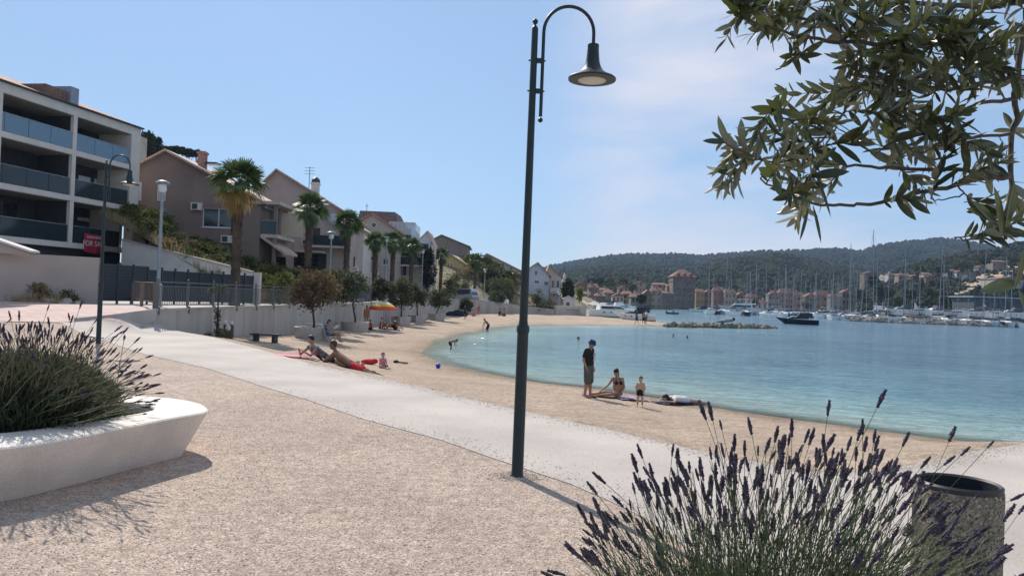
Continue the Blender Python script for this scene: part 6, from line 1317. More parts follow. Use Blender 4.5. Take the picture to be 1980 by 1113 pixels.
mb = MB(); mb.prism([xf((-.15,-.27,.74)), xf((0,-.24,.70)), xf((0,-.36,.90)), xf((-.15,-.39,.93))], xf((0,.015,.0))-xf((0,0,0))); mb.prism([xf((.15,-.27,.74)), xf((0,-.24,.70)), xf((0,-.36,.90)), xf((.15,-.39,.93))], xf((0,.015,.0))-xf((0,0,0)))
tag(mb.build('book', c_white, loc=tuple(xf((0,-.3,.8)))), 'open white book held by the reader in the folding chair', 'book')
t = thing('cool_box', 'dark teal cool box standing against the wall behind the reader', 'cool box', tuple(P(607, 628, 44))); a = P(607, 628, 44); mb = MB(); mb.box((a.x-.45, 44, a.z-.9), (a.x+.3, 44.5, a.z-.02)); mb.build('box_body', mat('teal', (0.02,0.10,0.11), var=.1), t); mb = MB(); mb.box((a.x-.48, 43.97, a.z-.02), (a.x+.33, 44.53, a.z+.08)); mb.build('lid', m_white, t)
# group lying beside the path
PRONE = {**LIE, 'che': (0,-.45,.22), 'nk': (0,-.26,.36), 'hd': (0,-.16,.50), 'shl': (-.18,-.30,.30), 'shr': (.18,-.30,.30), 'ell': (-.24,-.12,.04), 'elr': (.24,-.12,.04), 'wrl': (-.08,.06,.12), 'wrr': (.08,.06,.12)}
q = B(624, 700); person('tanned man in red shorts propped on his elbows reading beside the path', q+Vector((0, 0, .03)), R(84), PRONE, .92, hair=m_hairb, bottom=c_red, leglen=.55, skin=m_skind, vox=.016, facedir=(-.1, .9, -.4), hs=1.1)
towel('black and white patterned towel under the man in red shorts', q+Vector((.7, .05, 0)), R(8), .8, 1.9, c_dpat)
q = B(583, 692); person('woman in dark patterned swimwear propped up beside the man in red shorts', q+Vector((0, 0, .03)), R(140), PRONE, .9, hair=m_hair, fem=True, bikini=c_pink, top=c_dpat, sleeve=0, bottom=c_black, leglen=.25, skin=m_skin, vox=.016, facedir=(.9, .5, -.5))
towel('pink towel at the end of the group by the path', q+Vector((-.25, .1, 0)), R(5), .7, 1.1, c_pink)
q = B(713, 704); mb = MB(); mb.ell((q.x, q.y, q.z+.09), (.30, .16, .11), n=14, m=8); mb.ell((q.x+.2, q.y, q.z+.12), (.14, .12, .10)); o = mb.build('beach_bag', c_red, loc=tuple(q), smooth=True); remesh(o, .02); tag(o, 'red beach bag at the feet of the man in red shorts', 'bag')
SITC = dict(pel=(0,.05,.12), che=(0,.0,.42), nk=(0,-.03,.60), hd=(0,-.06,.77), shl=(-.15,-.02,.52), shr=(.15,-.02,.52), ell=(-.22,-.12,.34), elr=(.22,-.12,.34), wrl=(-.1,-.33,.20), wrr=(.1,-.33,.20), hil=(-.09,.02,.10), hir=(.09,.02,.10), knl=(-.28,-.36,.16), knr=(.28,-.36,.16), anl=(-.12,-.60,.06), anr=(.14,-.66,.06), tol=(-.10,-.76,.05), tor=(.16,-.82,.05))
q = B(739, 711); k = q.y/FPX; person('small child in a pink top sitting on the sand near the red bag', q, R(35), SITC, 31*k/.95, hair=m_hairb, hs=1.35, fat=1.15, top=c_pink, sleeve=.3, bottom=c_pink, leglen=.3, skin=m_skinp, vox=.016)
q = B(777, 703); t = thing('swim_fins', 'pair of black swim fins lying on the sand beyond the small child', 'swim fins', tuple(q))
for dy in (0, .16): mb = MB(); mb.prism([(q.x-.22, q.y+dy-.05, q.z+.05), (q.x-.22, q.y+dy+.05, q.z+.05), (q.x+.22, q.y+dy+.10, q.z+.02), (q.x+.22, q.y+dy-.10, q.z+.02)], (0, 0, .03)); mb.ell((q.x-.25, q.y+dy, q.z+.07), (.10, .055, .06)); mb.build('fin', c_black, t)
for i, (px, py, m, lab) in enumerate([(677,704,c_yel,'small yellow beach toy bucket beside the man in red shorts'),(684,706,c_yel,'small yellow sand mould next to the toy bucket'),(701,708,c_orange,'small orange toy ball in front of the red bag'),(692,705,cloth('mint', (0.2,0.5,0.42)),'mint green toy cup between the yellow toys and orange ball')]):
    q = B(px, py); mb = MB()
    if i == 2: mb.ell((q.x, q.y, q.z+.06), .07)
    else: mb.lathe([(.05,0),(.075,.13),(.085,.135),(.07,.14),(.045,.03)], tuple(q), 14)
    tag(mb.build('beach_toy', m, loc=tuple(q), smooth='auto'), lab, 'beach toy')
q = B(847, 712); mb = MB(); mb.ell((q.x, q.y, q.z+.10), .10, n=18, m=12); tag(mb.build('ball', mat('blue_ball', (0.01,0.05,0.5), rough=.3, var=.05), loc=tuple(q), smooth=True), 'bright blue ball lying on the sand above the waterline', 'ball')
# parasol group
q = B(738, 637); k = q.y/FPX; t = thing('parasol', 'striped red, yellow and green beach parasol', 'parasol', tuple(q)); zt_ = P(738, 582, q.y).z; rr = 27*k
mb = MB(); mb.tube([q-Vector((0, 0, .2)), Vector((q.x, q.y, zt_))], .02, 8); mb.build('pole', m_white, t)
SC = [(0.62,0.10,0.05),(0.65,0.45,0.05),(0.10,0.35,0.10),(0.65,0.60,0.45)]
for j, (r0, r1) in enumerate([(.02,.35),(.35,.62),(.62,.86),(.86,1.0)]):
    mb = MB(); n = 16; h = 14*k; zf = lambda r: zt_-h*r*r*.9
    for a in range(n):
        a0, a1 = 6.2832*a/n, 6.2832*(a+1)/n; P4 = lambda r, an: (q.x+rr*r*math.cos(an), q.y+rr*r*math.sin(an), zf(r)); mb.quad(P4(r0, a0), P4(r1, a0), P4(r1, a1), P4(r0, a1))
        if j == 3: b0, b1 = P4(1, a0), P4(1, a1); mb.quad(b0, (b0[0], b0[1], b0[2]-.16), (b1[0], b1[1], b1[2]-.16), b1)
    mb.build('canopy_band', cloth('stripe%d' % j, SC[(2, 3, 1, 0)[j]]), t)
def person_px(label, px, py, hpx, J, base, rz, zoff=0, **kw):
    q = B(px, py); k = q.y/FPX; return person(label, q+Vector((0, 0, zoff)), R(rz), J, hpx*k/base, vox=.03, **kw)
q = B(708, 634); person('woman in an orange bikini standing by the parasol group', q, R(20), dict(), 44*q.y/FPX/1.74, hair=m_hair, fem=True, hlen=.12, bikini=c_orange, bikb=c_orange, skin=m_skin, vox=.025)
person_px('man sitting with an arm propped behind him at the edge of the parasol group', 764, 637, 28, {**SITC, 'hd': (0,.02,.80), 'nk': (0,.04,.62), 'che': (0,.08,.42), 'elr': (.30,.25,.3), 'wrr': (.32,.38,.05), 'knl': (-.2,-.30,.40), 'knr': (.2,-.30,.40)}, .95, -60, hair=m_hair, bottom=c_navy, leglen=.6, skin=m_skind)
person_px('dark haired person sitting with drawn up knees under the parasol', 737, 636, 26, {**SITC, 'knl': (-.15,-.30,.42), 'knr': (.15,-.30,.42), 'anl': (-.12,-.42,.06), 'anr': (.12,-.42,.06)}, .95, 60, hair=m_hairb, bottom=c_red, leglen=.3, skin=m_skind)
person_px('crouching person at the parasol group side nearest the standing woman', 716, 638, 22, {**SITC, 'knl': (-.15,-.30,.42), 'knr': (.15,-.30,.42)}, .95, -30, hair=m_hair, top=c_red, sleeve=.3, bottom=c_navy, leglen=.4, skin=m_skind)
person_px('person lying beside the parasol in a red swimsuit', 750, 634, 20, LIE, 1.0, 100, hair=m_hair, bottom=c_red, leglen=.3, skin=m_skin) if False else None
q = B(751, 634); person('person lying on the towels beside the parasol', q+Vector((-.6, 0, .05)), R(95), LIE, .95, hair=m_hair, bikb=c_red, fem=True, skin=m_skin, vox=.03)
towel('white towel spread before the parasol group', B(731, 638), R(0), .8, 1.7, c_white); towel('navy towel beside the white one before the parasol group', B(752, 637), R(10), .9, 1.6, c_navy)
# further along
q = B(800, 622); person('sunbather lying on the sand beyond the parasol group', q, R(95), LIE, .95, hair=m_hair, bikb=c_pink, fem=True, skin=m_skinp, vox=.03); towel('white towel bundle beside the sunbather beyond the parasol group', B(796, 621), R(0), .7, 1.1, c_white)
person_px('dark figure standing before the wall in the far beach group', 899, 617, 27, dict(), 1.74, -40, hair=m_hair, top=c_navy, bottom=c_black, leglen=.6, skin=m_skind)
person_px('person in pink sitting next to the far standing figure', 914, 611, 15, SITC, .95, 30, hair=m_hairb, top=c_pink, bottom=c_pink, leglen=.4, skin=m_skin)
person_px('child in orange trunks standing in the far beach group', 925, 610, 22, dict(), 1.74, -30, hair=m_hairb, bottom=c_orange, leglen=.5, skin=m_skin)
person_px('seated dark figure facing its companion before the far wall bend', 966, 610, 15, SITC, .95, 80, hair=m_hair, top=c_navy, bottom=c_black, leglen=.5, skin=m_skind)
person_px('seated companion in a light shirt before the far wall bend', 975, 611, 17, SITC, .95, -70, hair=m_hair, top=c_dpat, bottom=c_navy, leglen=.5, skin=m_skind)
q = B(889, 611); mb = MB(); mb.ell((q.x, q.y, q.z+.25), (1.0, .6, .55), n=14, m=8); mb.ell((q.x-1.0, q.y, q.z+.2), (.7, .5, .35)); o = mb.build('beach_shelter', c_navy, loc=tuple(q), smooth=True); remesh(o, .06); tag(o, 'dark navy beach shelter bundle beside the far standing figure', 'beach shelter')
for px, lab, kw in [(1230,'walker in a dark top at the tip of the sand bar',dict(top=c_navy, bottom=c_navy, rz=70)),(1249,'walker in a white shirt and dark shorts at the tip of the sand bar',dict(top=c_white, bottom=c_black, rz=-60)),(1244,'shorter dark haired walker between the two on the sand bar',dict(top=c_dpat, bottom=c_black, rz=10))]:
    rz_ = kw.pop('rz'); q = B(px, 627); person(lab, q, R(rz_), {**STAND, 'anl': (-.1,.18,.1), 'tol': (-.1,.02,.03), 'anr': (.1,-.22,.08), 'tor': (.12,-.4,.05), 'knr': (.1,-.16,.5)}, (28 if px != 1244 else 24)*q.y/FPX/1.74, hair=m_hair, vox=.035, leglen=.8, **kw)
bpy.context.view_layer.update()
# ================================================================ hills
def hill_mat(name, c1, c2, c3, sc_=.02):
    m = bpy.data.materials.new(name); m.use_nodes = True; t = m.node_tree; n = t.nodes; l = t.links; b = n['Principled BSDF']; b.inputs['Roughness'].default_value = 1; b.inputs['Specular IOR Level'].default_value = 0
    g = n.new('ShaderNodeTexCoord'); x = n.new('ShaderNodeTexNoise'); x.inputs['Scale'].default_value = sc_; x.inputs['Detail'].default_value = 12; x.inputs['Roughness'].default_value = .72; l.new(g.outputs['Object'], x.inputs[0])
    r = n.new('ShaderNodeValToRGB'); e = r.color_ramp.elements; e[0].position = .36; e[0].color = c1+(1,); e[1].position = .72; e[1].color = c3+(1,); q = e.new(.52); q.color = c2+(1,); l.new(x.outputs[0], r.inputs[0]); l.new(r.outputs[0], b.inputs['Base Color'])
    v = n.new('ShaderNodeTexNoise'); v.inputs['Scale'].default_value = sc_*9; v.inputs['Detail'].default_value = 6; l.new(g.outputs['Object'], v.inputs[0])
    bp = n.new('ShaderNodeBump'); bp.inputs['Strength'].default_value = 1; bp.inputs['Distance'].default_value = 6; l.new(v.outputs[0], bp.inputs['Height']); l.new(bp.outputs[0], b.inputs['Normal']); return m
HILLS = {}
def hill(name, pts, Dr, Df, m, nx, ny, rough, seed, pw=1.0):
    rnd = random.Random(seed); xs = [p[0] for p in pts]
    def ridge(px):
        if px <= xs[0]: return pts[0][1]
        for i in range(len(pts)-1):
            if pts[i][0] <= px <= pts[i+1][0]: u = (px-pts[i][0])/(pts[i+1][0]-pts[i][0]); return lerp(pts[i][1], pts[i+1][1], u*u*(3-2*u)*.5+u*.5)
        return pts[-1][1]
    def surf(px, D):
        u = (D-Df)/(Dr-Df); top = P(px, ridge(px), Dr).z; return -1.5+(top+1.5)*max(0, min(1, u))**pw
    HILLS[name] = (surf, Df, Dr); mb = MB(); rows = ny+6
    for j in range(rows+1):
        for i in range(nx+1):
            px = lerp(xs[0], xs[-1], i/nx)
            if j <= ny: D = lerp(Df, Dr, j/ny); z = surf(px, D)
            else: k = (j-ny)/6; D = Dr*(1+.3*k); z = lerp(surf(px, Dr), -6, k*k)
            X = P(px, 560, Dr).x/Dr*D; jj = min(1, j/4)*rough
            u = j/ny; gully = math.sin(i*.35+2*math.sin(j*.2))*rough*1.2*min(1, u*2)*(u < .95)
            mb.v.append((X, D, z+rnd.uniform(-1, 1)*jj+gully*(.4 if j > ny-3 else 1)*(0 if j >= ny else 1)))
    for j in range(rows):
        for i in range(nx): a = j*(nx+1)+i; mb.f.append((a, a+1, a+nx+2, a+nx+1))
    o = mb.build(name, m, smooth=True); o['kind'] = 'structure'; return o
m_h1 = hill_mat('far_hill', (0.010,0.018,0.013), (0.022,0.033,0.022), (0.06,0.062,0.048), .02); m_h2 = hill_mat('mid_hill', (0.012,0.022,0.010), (0.032,0.045,0.02), (0.14,0.12,0.08), .03); m_h3 = hill_mat('near_hill', (0.010,0.018,0.008), (0.03,0.04,0.017), (0.10,0.09,0.05), .06)
hill('far_hill', [(980,530),(1030,522),(1075,511),(1120,503),(1180,494),(1230,491),(1310,491),(1345,495),(1400,490),(1460,486),(1540,484),(1610,480),(1660,485),(1700,473),(1760,465),(1820,461),(1860,465),(1900,473),(1980,492),(2150,520)], 1700, 800, m_h1, 190, 40, 1.8, 1, .8)
hill('mid_hill', [(990,560),(1040,548),(1080,530),(1150,516),(1200,512),(1250,517),(1340,520),(1380,505),(1440,496),(1500,490),(1560,499),(1620,514),(1700,530),(1800,545)], 950, 520, m_h2, 160, 34, 1.4, 2, .8)
hill('near_hill', [(1640,585),(1700,548),(1740,520),(1800,504),(1880,488),(1930,484),(1945,476),(1990,466),(2100,440),(2300,420)], 560, 330, m_h3, 120, 30, 1.0, 3, .9)
def on_hill(name, px, py):
    surf, Df, Dr = HILLS[name]; D = Df
    while D < Dr:
        if P(px, py, D).z <= surf(px, D): return D
        D += 1.5
    return Dr
# ================================================================ town
m_tileT = mat('town_tiles', (0.20,0.105,0.075), rough=.9, var=.25, scale=.5, fine=.2, fscale=3); m_stoneT = mat('town_stone', (0.15,0.125,0.11), rough=.95, var=.3, scale=.6, fine=.25, fscale=3)
TW_ = {'cream': wallm('town_cream', (0.25,0.205,0.165)), 'white': wallm('town_white', (0.42,0.40,0.38)), 'stone': m_stoneT, 'ochre': wallm('town_ochre', (0.23,0.165,0.10)), 'pink': wallm('town_pink', (0.24,0.15,0.125)), 'grey': wallm('town_grey', (0.19,0.185,0.185))}
def town_house(px0, px1, ye, yb, D, colr, rh, label, group=None, gable='x', nw=(3, 2), seed=0, roofm=None, zb=None):
    a, b = P(px0, ye, D), P(px1, ye, D); z1 = (a.z+b.z)/2; z0 = (P((px0+px1)/2, yb, D).z if zb is None else zb)-1.5; W = b.x-a.x; dp = max(5, W*.8); k = D/FPX; rz = rh*k*.72
    t = thing('house', label, 'house', (a.x, D, z0), group); mb = MB(); mb.box((a.x, D, z0), (b.x, D+dp, z1))
    rf = MB(); o_ = .35
    if gable == 'x':    # ridge parallel to the picture
        rf.add([(a.x-o_, D-o_, z1), (b.x+o_, D-o_, z1), (b.x+o_, D+dp+o_, z1), (a.x-o_, D+dp+o_, z1), (a.x+W*.12, D+dp/2, z1+rz), (b.x-W*.12, D+dp/2, z1+rz)], [(0,1,5,4),(1,2,5),(2,3,4,5),(3,0,4),(3,2,1,0)])
    else:
        cx = (a.x+b.x)/2; mb.add([(a.x, D, z1), (b.x, D, z1), (cx, D, z1+rz)], [(0,1,2)]); rf.add([(a.x-o_, D-o_, z1-.1), (cx, D-o_, z1+rz+.12), (b.x+o_, D-o_, z1-.1), (a.x-o_, D+dp, z1-.1), (cx, D+dp, z1+rz+.12), (b.x+o_, D+dp, z1-.1)], [(0,1,4,3),(1,2,5,4),(3,4,5),(0,2,1)])
    mb.build('wall', TW_[colr], t); rf.build('roof', roofm or m_tileT, t)
    rnd = random.Random(seed+int(px0*7)); H = z1-z0-1.5; nf = nw[1]
    for i in range(nw[0]):
        for j in range(nf):
            if rnd.random() < .12: continue
            wx = a.x+W*(i+.5)/nw[0]; wz = z0+1.5+H*(j+.55)/nf; mm = MB(); mm.box((wx-.45, D-.06, wz-.65), (wx+.45, D+.02, wz+.65)); mm.build('window', m_dglass, t)
    if rnd.random() < .5: mm = MB(); cx = a.x+W*rnd.uniform(.25, .75); mm.box((cx-.35, D+dp*.4, z1), (cx+.35, D+dp*.4+.7, z1+rz+1.0)); mm.build('chimney', TW_[colr], t)
    return t
TOWN = [ # px0 px1 eave base D colour ridge-rise label
 (1112,1136,552,590,300,'cream',10,'cream house with a red roof nearest the yellow green tree'),(1138,1158,556,590,305,'pink',12,'reddish house right of two cream gables at the near end of the old town'),
 (1120,1136,568,598,265,'ochre',7,'ochre low house under the first red roofs'),(1134,1152,574,598,262,'white',7,'white low house with a flat red roof near the beached boats'),(1152,1170,572,598,270,'stone',9,'stone house between two white town houses'),
 (1168,1186,566,599,290,'grey',8,'grey house with a terracotta roof before the hillside pines'),(1184,1206,572,600,285,'white',7,'white gabled house in the middle of the quay row'),(1205,1222,568,600,300,'ochre',8,'ochre fronted house in the quay row'),(1220,1244,574,600,290,'grey',9,'wide grey quay house with an orange roof'),(1243,1262,569,600,305,'stone',12,'stone quay house with a steep roof'),(1260,1280,562,600,330,'cream',9,'cream house close to the stone tower'),(1279,1303,567,600,345,'stone',7,'low stone row house touching the stone tower'),
 (1228,1250,547,565,420,'cream',5,'pale house with a long flat roof above the old town'),(1263,1290,550,566,420,'pink',5,'long pale fronted house above the stone quay house'),(1290,1304,553,580,400,'grey',5,'narrow grey house behind the tower side'),
 (1196,1216,557,575,380,'pink',5,'small reddish house on the rise behind the quay row'),(1160,1178,560,575,370,'cream',5,'little cream house on the rise behind the quay row'),
 (1346,1362,556,590,420,'ochre',5,'ochre house immediately beyond the tower'),(1362,1380,550,588,430,'stone',5,'stone house behind the first masts'),(1380,1402,556,590,420,'pink',6,'reddish house behind the first masts'),(1402,1424,562,592,415,'cream',6,'cream house above the big flybridge yacht'),(1424,1446,558,592,430,'stone',6,'stone house behind the big flybridge yacht'),(1446,1464,566,594,415,'pink',6,'reddish house past the big flybridge yacht'),(1464,1484,570,596,410,'white',6,'white house behind the yacht masts'),(1486,1508,564,596,430,'grey',6,'grey house amid the dense masts'),(1508,1534,562,598,430,'pink',7,'wide reddish house amid the dense masts'),(1534,1556,558,598,440,'cream',6,'tall cream house amid the dense masts'),(1556,1580,566,600,425,'stone',6,'stone house with an orange roof behind the dark cruiser'),(1578,1606,556,600,440,'ochre',9,'broad ochre house with the reddest roof in the marina town'),(1606,1628,568,602,425,'grey',6,'grey house right after the reddest roof'),(1628,1652,562,604,440,'stone',6,'dark stone house by the paired tall masts')]
for i, (a, b, c, d, D, co, rh, lab) in enumerate(TOWN):
    if a > 1340: c += (4, 13, 8, 16, 6)[i % 5]; rh = rh*1.7
    town_house(a, b, c, d, D, co, rh, lab, gable='x' if i % 3 else 'y', nw=(max(2, int((b-a)/7)), 2 if d-c < 30 else 3), seed=i)
HILLH = [(1672,1698,528,548,'stone',4,'long terracotta roofed house standing alone on the wooded slope'),(1738,1760,532,546,'cream',5,'cream double house above the white retaining bank'),(1762,1780,534,546,'stone',4,'small grey house beside the cream double house'),(1786,1802,530,544,'white',5,'white house under the tall mast on the slope'),(1790,1820,536,552,'pink',0,'reddish fronted villa with a white terrace roof'),(1832,1850,524,540,'grey',6,'grey gabled house in the middle of the slope'),(1850,1866,526,540,'white',4,'white house before the tan earth cut'),(1870,1888,528,542,'grey',4,'grey house at the foot of the tan earth cut'),(1892,1906,516,530,'grey',3,'small grey house above the tan earth cut'),(1920,1948,506,524,'cream',5,'pinkish cream house at the top of the tan earth cut'),(1926,1995,540,560,'white',8,'wide white house with many small windows beside the earth cut'),(1718,1736,530,540,'white',3,'low white house at the bend of the slope road')]
for i, (a, b, c, d, co, rh, lab) in enumerate(HILLH):
    D = on_hill('near_hill', (a+b)/2, d) if a > 1660 else 480; D = max(335, min(D, 520)); town_house(a, b, c, d+8, D-3, co, rh, lab, gable='x' if i % 2 else 'y', nw=(max(2, int((b-a)/6)), 2), seed=50+i)
t = thing('quay_hall', 'long dark grey boat hall at the water edge behind the last masts', 'building', tuple(P(1890, 590, 300))); a, b = P(1884, 572, 300), P(1998, 576, 300)
mb = MB(); mb.box((a.x, 300, -1), (b.x, 315, a.z-.5)); mb.build('wall', mat('hall_dark', (0.06,0.07,0.08)), t); mb = MB(); mb.box((a.x-1, 299, a.z-.5), (b.x+1, 316, a.z)); mb.build('roof', mat('hall_roof', (0.30,0.32,0.34)), t)
# bare earth cut and slope road
for nm, pts, m in [('earth_cut', [(1830,566),(1862,548),(1900,530),(1925,518),(1960,514),(1995,512),(1995,536),(1960,530),(1925,538),(1896,552),(1870,566),(1848,572)], mat('tan_earth', (0.40,0.29,0.20), var=.2, scale=.1)), ('slope_road', [(1700,532),(1722,540),(1745,553),(1738,557),(1716,546),(1698,536)], mat('pale_bank', (0.20,0.175,0.14), var=.2, scale=.1))]:
    mb = MB(); 
    def hp_(px, py): D = on_hill('near_hill', px, py); return P(px, py, D)
    pp = [hp_(*p) for p in pts]; c = sum(pp, Vector())/len(pp); c = Vector((c.x, c.y, sum(p.z for p in pp)/len(pp)))
    n = len(pp); mb.v = [tuple(p+Vector((0, -1.5, .7))) for p in pp]+[tuple(c+Vector((0, -1.5, 1.0)))]+[tuple(p+Vector((0, 2, -4))) for p in pp]; mb.f = [(i, (i+1) % n, n) for i in range(n)]+[(i, n+1+i, n+1+(i+1) % n, (i+1) % n) for i in range(n)]
    tag(mb.build(nm, m), kind='structure')
# the stone tower
D = 390; a, b = P(1302, 534, D), P(1345, 536, D); z0 = -.8; zt_ = (a.z+b.z)/2; t = thing('stone_tower', 'square old stone tower with a hipped terracotta roof on the quay', 'tower', (a.x, D, z0)); W = b.x-a.x
mb = MB(); mb.box((a.x, D, z0), (b.x, D+W, zt_)); mb.build('wall', mat('tower_stone', (0.15,0.115,0.10), rough=.95, var=.3, scale=.5, fine=.3, fscale=1.2), t)
mb = MB(); mb.box((a.x-.25, D-.25, zt_-2.4), (b.x+.25, D+W+.25, zt_-2.1)); mb.build('string_course', m_stoneT, t)
zr_ = P(1323, 520, D).z; mb = MB(); cx, cy = (a.x+b.x)/2, D+W/2; mb.add([(a.x-.6, D-.6, zt_), (b.x+.6, D-.6, zt_), (b.x+.6, D+W+.6, zt_), (a.x-.6, D+W+.6, zt_), (cx-1.2, cy, zr_), (cx+1.2, cy, zr_)], [(0,1,5,4),(1,2,5),(2,3,4,5),(3,0,4),(3,2,1,0)]); rf = mb.build('roof', m_tileT, t)
for dx in (-.28, .0, .28): mb = MB(); x = cx+W*dx; mb.box((x-.7, D-.2, zt_), (x+.7, D+2.4, zt_+1.3)); mb.prism([(x-.9, D-.4, zt_+1.3), (x+.9, D-.4, zt_+1.3), (x, D-.4, zt_+2.1)], (0, 3, 0)); mb.build('dormer', m_tileT, rf)
for fx in (.22, .5, .8):
    for fz in (.22, .42, .62, .86):
        if (fx, fz) in ((.5, .22), (.22, .86)): continue
        mb = MB(); x = a.x+W*fx; z = lerp(z0, zt_, fz); mb.box((x-.3, D-.05, z-.45), (x+.3, D+.1, z+.45)); mb.build('window', m_dark, t)
mb = MB(); mb.box((b.x, D+2, z0), (b.x+.5, D+4, zt_*.8)) ; mb.build('buttress', m_stoneT, t)
# town trees
rt = random.Random(5)
TP = [(1180,548,12,10,400),(1160,545,10,9,420),(1205,545,10,8,430),(1145,548,8,8,400),(1222,556,8,7,400),(1240,578,7,7,285),(1188,590,6,6,268),(1130,592,6,6,255),(1316,560,5,6,405),(1702,560,14,16,345),(1722,570,12,12,342),(1690,545,10,10,360),(1781,552,4,12,350),(1760,570,16,10,340),(1800,566,16,10,338),(1840,582,16,10,332),(1870,582,14,9,332),(1666,575,10,12,345),(1740,582,16,10,335),(1906,578,16,10,330),(1560,590,8,6,405),(1460,585,7,6,405),(1860,512,20,8,430),(1820,522,14,7,410),(1780,520,12,6,420),(1905,505,12,6,450),(1955,500,14,8,450)]
LN = ['town tree on the rise','slope tree']
for i, (px, py, rx, rz_, D) in enumerate(TP):
    c = P(px, py, D); k = D/FPX; t = thing('slope_tree', 'dark green tree among the houses above the marina' if px > 1640 else 'dark green tree among the old town roofs', 'tree', (c.x, D, c.z-rz_*k), 'trees on the marina slope' if px > 1640 else 'trees in the old town')
    mb = MB(); clump_leaves(mb, tuple(c), (rx*k, rx*k*.8, rz_*k), 700, 1.0, random.Random(i), clumps=14); mb.build('crown', m_lpine if i % 2 else m_lolive, t); mb = MB(); mb.tube([c-Vector((0, 0, rz_*k*1.6)), c], [.35, .15], 6); mb.build('trunk', m_bark, t)
# scrub woods over the hills: nobody could count it
def woods(nm, hn, px0, px1, n, rx, seed, m):
    rnd = random.Random(seed); surf, Df, Dr = HILLS[hn]; mb = MB()
    for i in range(n):
        px = rnd.uniform(px0, px1); D = lerp(Df+20, Dr, rnd.random()**.7); X = P(px, 560, Dr).x/Dr*D; z = surf(px, D); r = rx*rnd.uniform(.5, 1.3); mb.ell((X, D, z+r*.3), (r, r, r*rnd.uniform(.7, 1.2)), n=6, m=4)
    mb.v = [(x+rnd.uniform(-.5, .5), y, z+rnd.uniform(-.5, .5)) for x, y, z in mb.v]; tag(mb.build(nm, m), kind='stuff')
m_wood = mat('woods_green', (0.010,0.017,0.010), rough=1, var=0, scale=.05, col2=(0.034,0.042,0.022)); m_woodf = mat('woods_far_green', (0.010,0.017,0.012), rough=1, var=0, scale=.02, col2=(0.028,0.036,0.024))
woods('near_woods', 'near_hill', 1660, 2150, 2600, 1.7, 1, m_wood); woods('mid_woods', 'mid_hill', 1010, 1760, 4500, 2.0, 2, m_wood); woods('far_woods', 'far_hill', 1020, 2050, 4500, 3.2, 3, m_woodf)
# ================================================================ boats
m_gel = mat('white_gelcoat', (0.82,0.82,0.80), rough=.25, var=.03); m_gel2 = mat('pale_blue_hull', (0.58,0.61,0.61), rough=.25, var=.03); m_bnavy = mat('navy_hull', (0.01,0.014,0.03), rough=.2, var=.1); m_mast = mat('mast_aluminium', (0.30,0.30,0.31), rough=.5, var=.08); m_mastd = mat('mast_dark', (0.03,0.03,0.035), rough=.4); m_bcov = mat('blue_sail_cover', (0.02,0.045,0.11), rough=.9, var=.2); m_gcov = mat('grey_sail_cover', (0.10,0.11,0.13), rough=.9, var=.2); m_bwin = mat('boat_window', (0.01,0.012,0.015), rough=.1)
def hull(mb, L_, Wd, H, dr=.35, bow=.25, sheer=.25, tr=.85):
    n = 12; rings = []
    for i in range(n+1):
        u = i/n; x = -L_/2+L_*u; w = Wd/2*(tr+(1-tr)*min(1, u*3))*(1-max(0, (u-.55)/.45)**2.2); w = max(w, .01); h = H*(1+sheer*u*u); xb = x-(L_*bow*.25*max(0, (u-.7)/.3)); 
        rings.append([(xb, 0, -dr*(1-u**4)), (xb, -w*.72, -.02), (x, -w, h), (x, w, h), (xb, w*.72, -.02)])
    b = len(mb.v)
    for r in rings: mb.v += r
    for i in range(n):
        for k in range(5): mb.f.append((b+i*5+k, b+(i+1)*5+k, b+(i+1)*5+(k+1) % 5, b+i*5+(k+1) % 5))
    mb.f += [(b+4, b+3, b+2, b+1, b), (b+n*5, b+n*5+1, b+n*5+2, b+n*5+3, b+n*5+4)]
def cab(mb, x0, x1, w0, w1, z0, z1, rk0=.3, rk1=.5):   # cabin block with raked ends
    mb.add([(x0, -w0, z0), (x1, -w1, z0), (x1, w1, z0), (x0, w0, z0), (x0+rk0, -w0*.85, z1), (x1-rk1, -w1*.7, z1), (x1-rk1, w1*.7, z1), (x0+rk0, w0*.85, z1)], [(0,3,2,1),(4,5,6,7),(0,1,5,4),(1,2,6,5),(2,3,7,6),(3,0,4,7)])
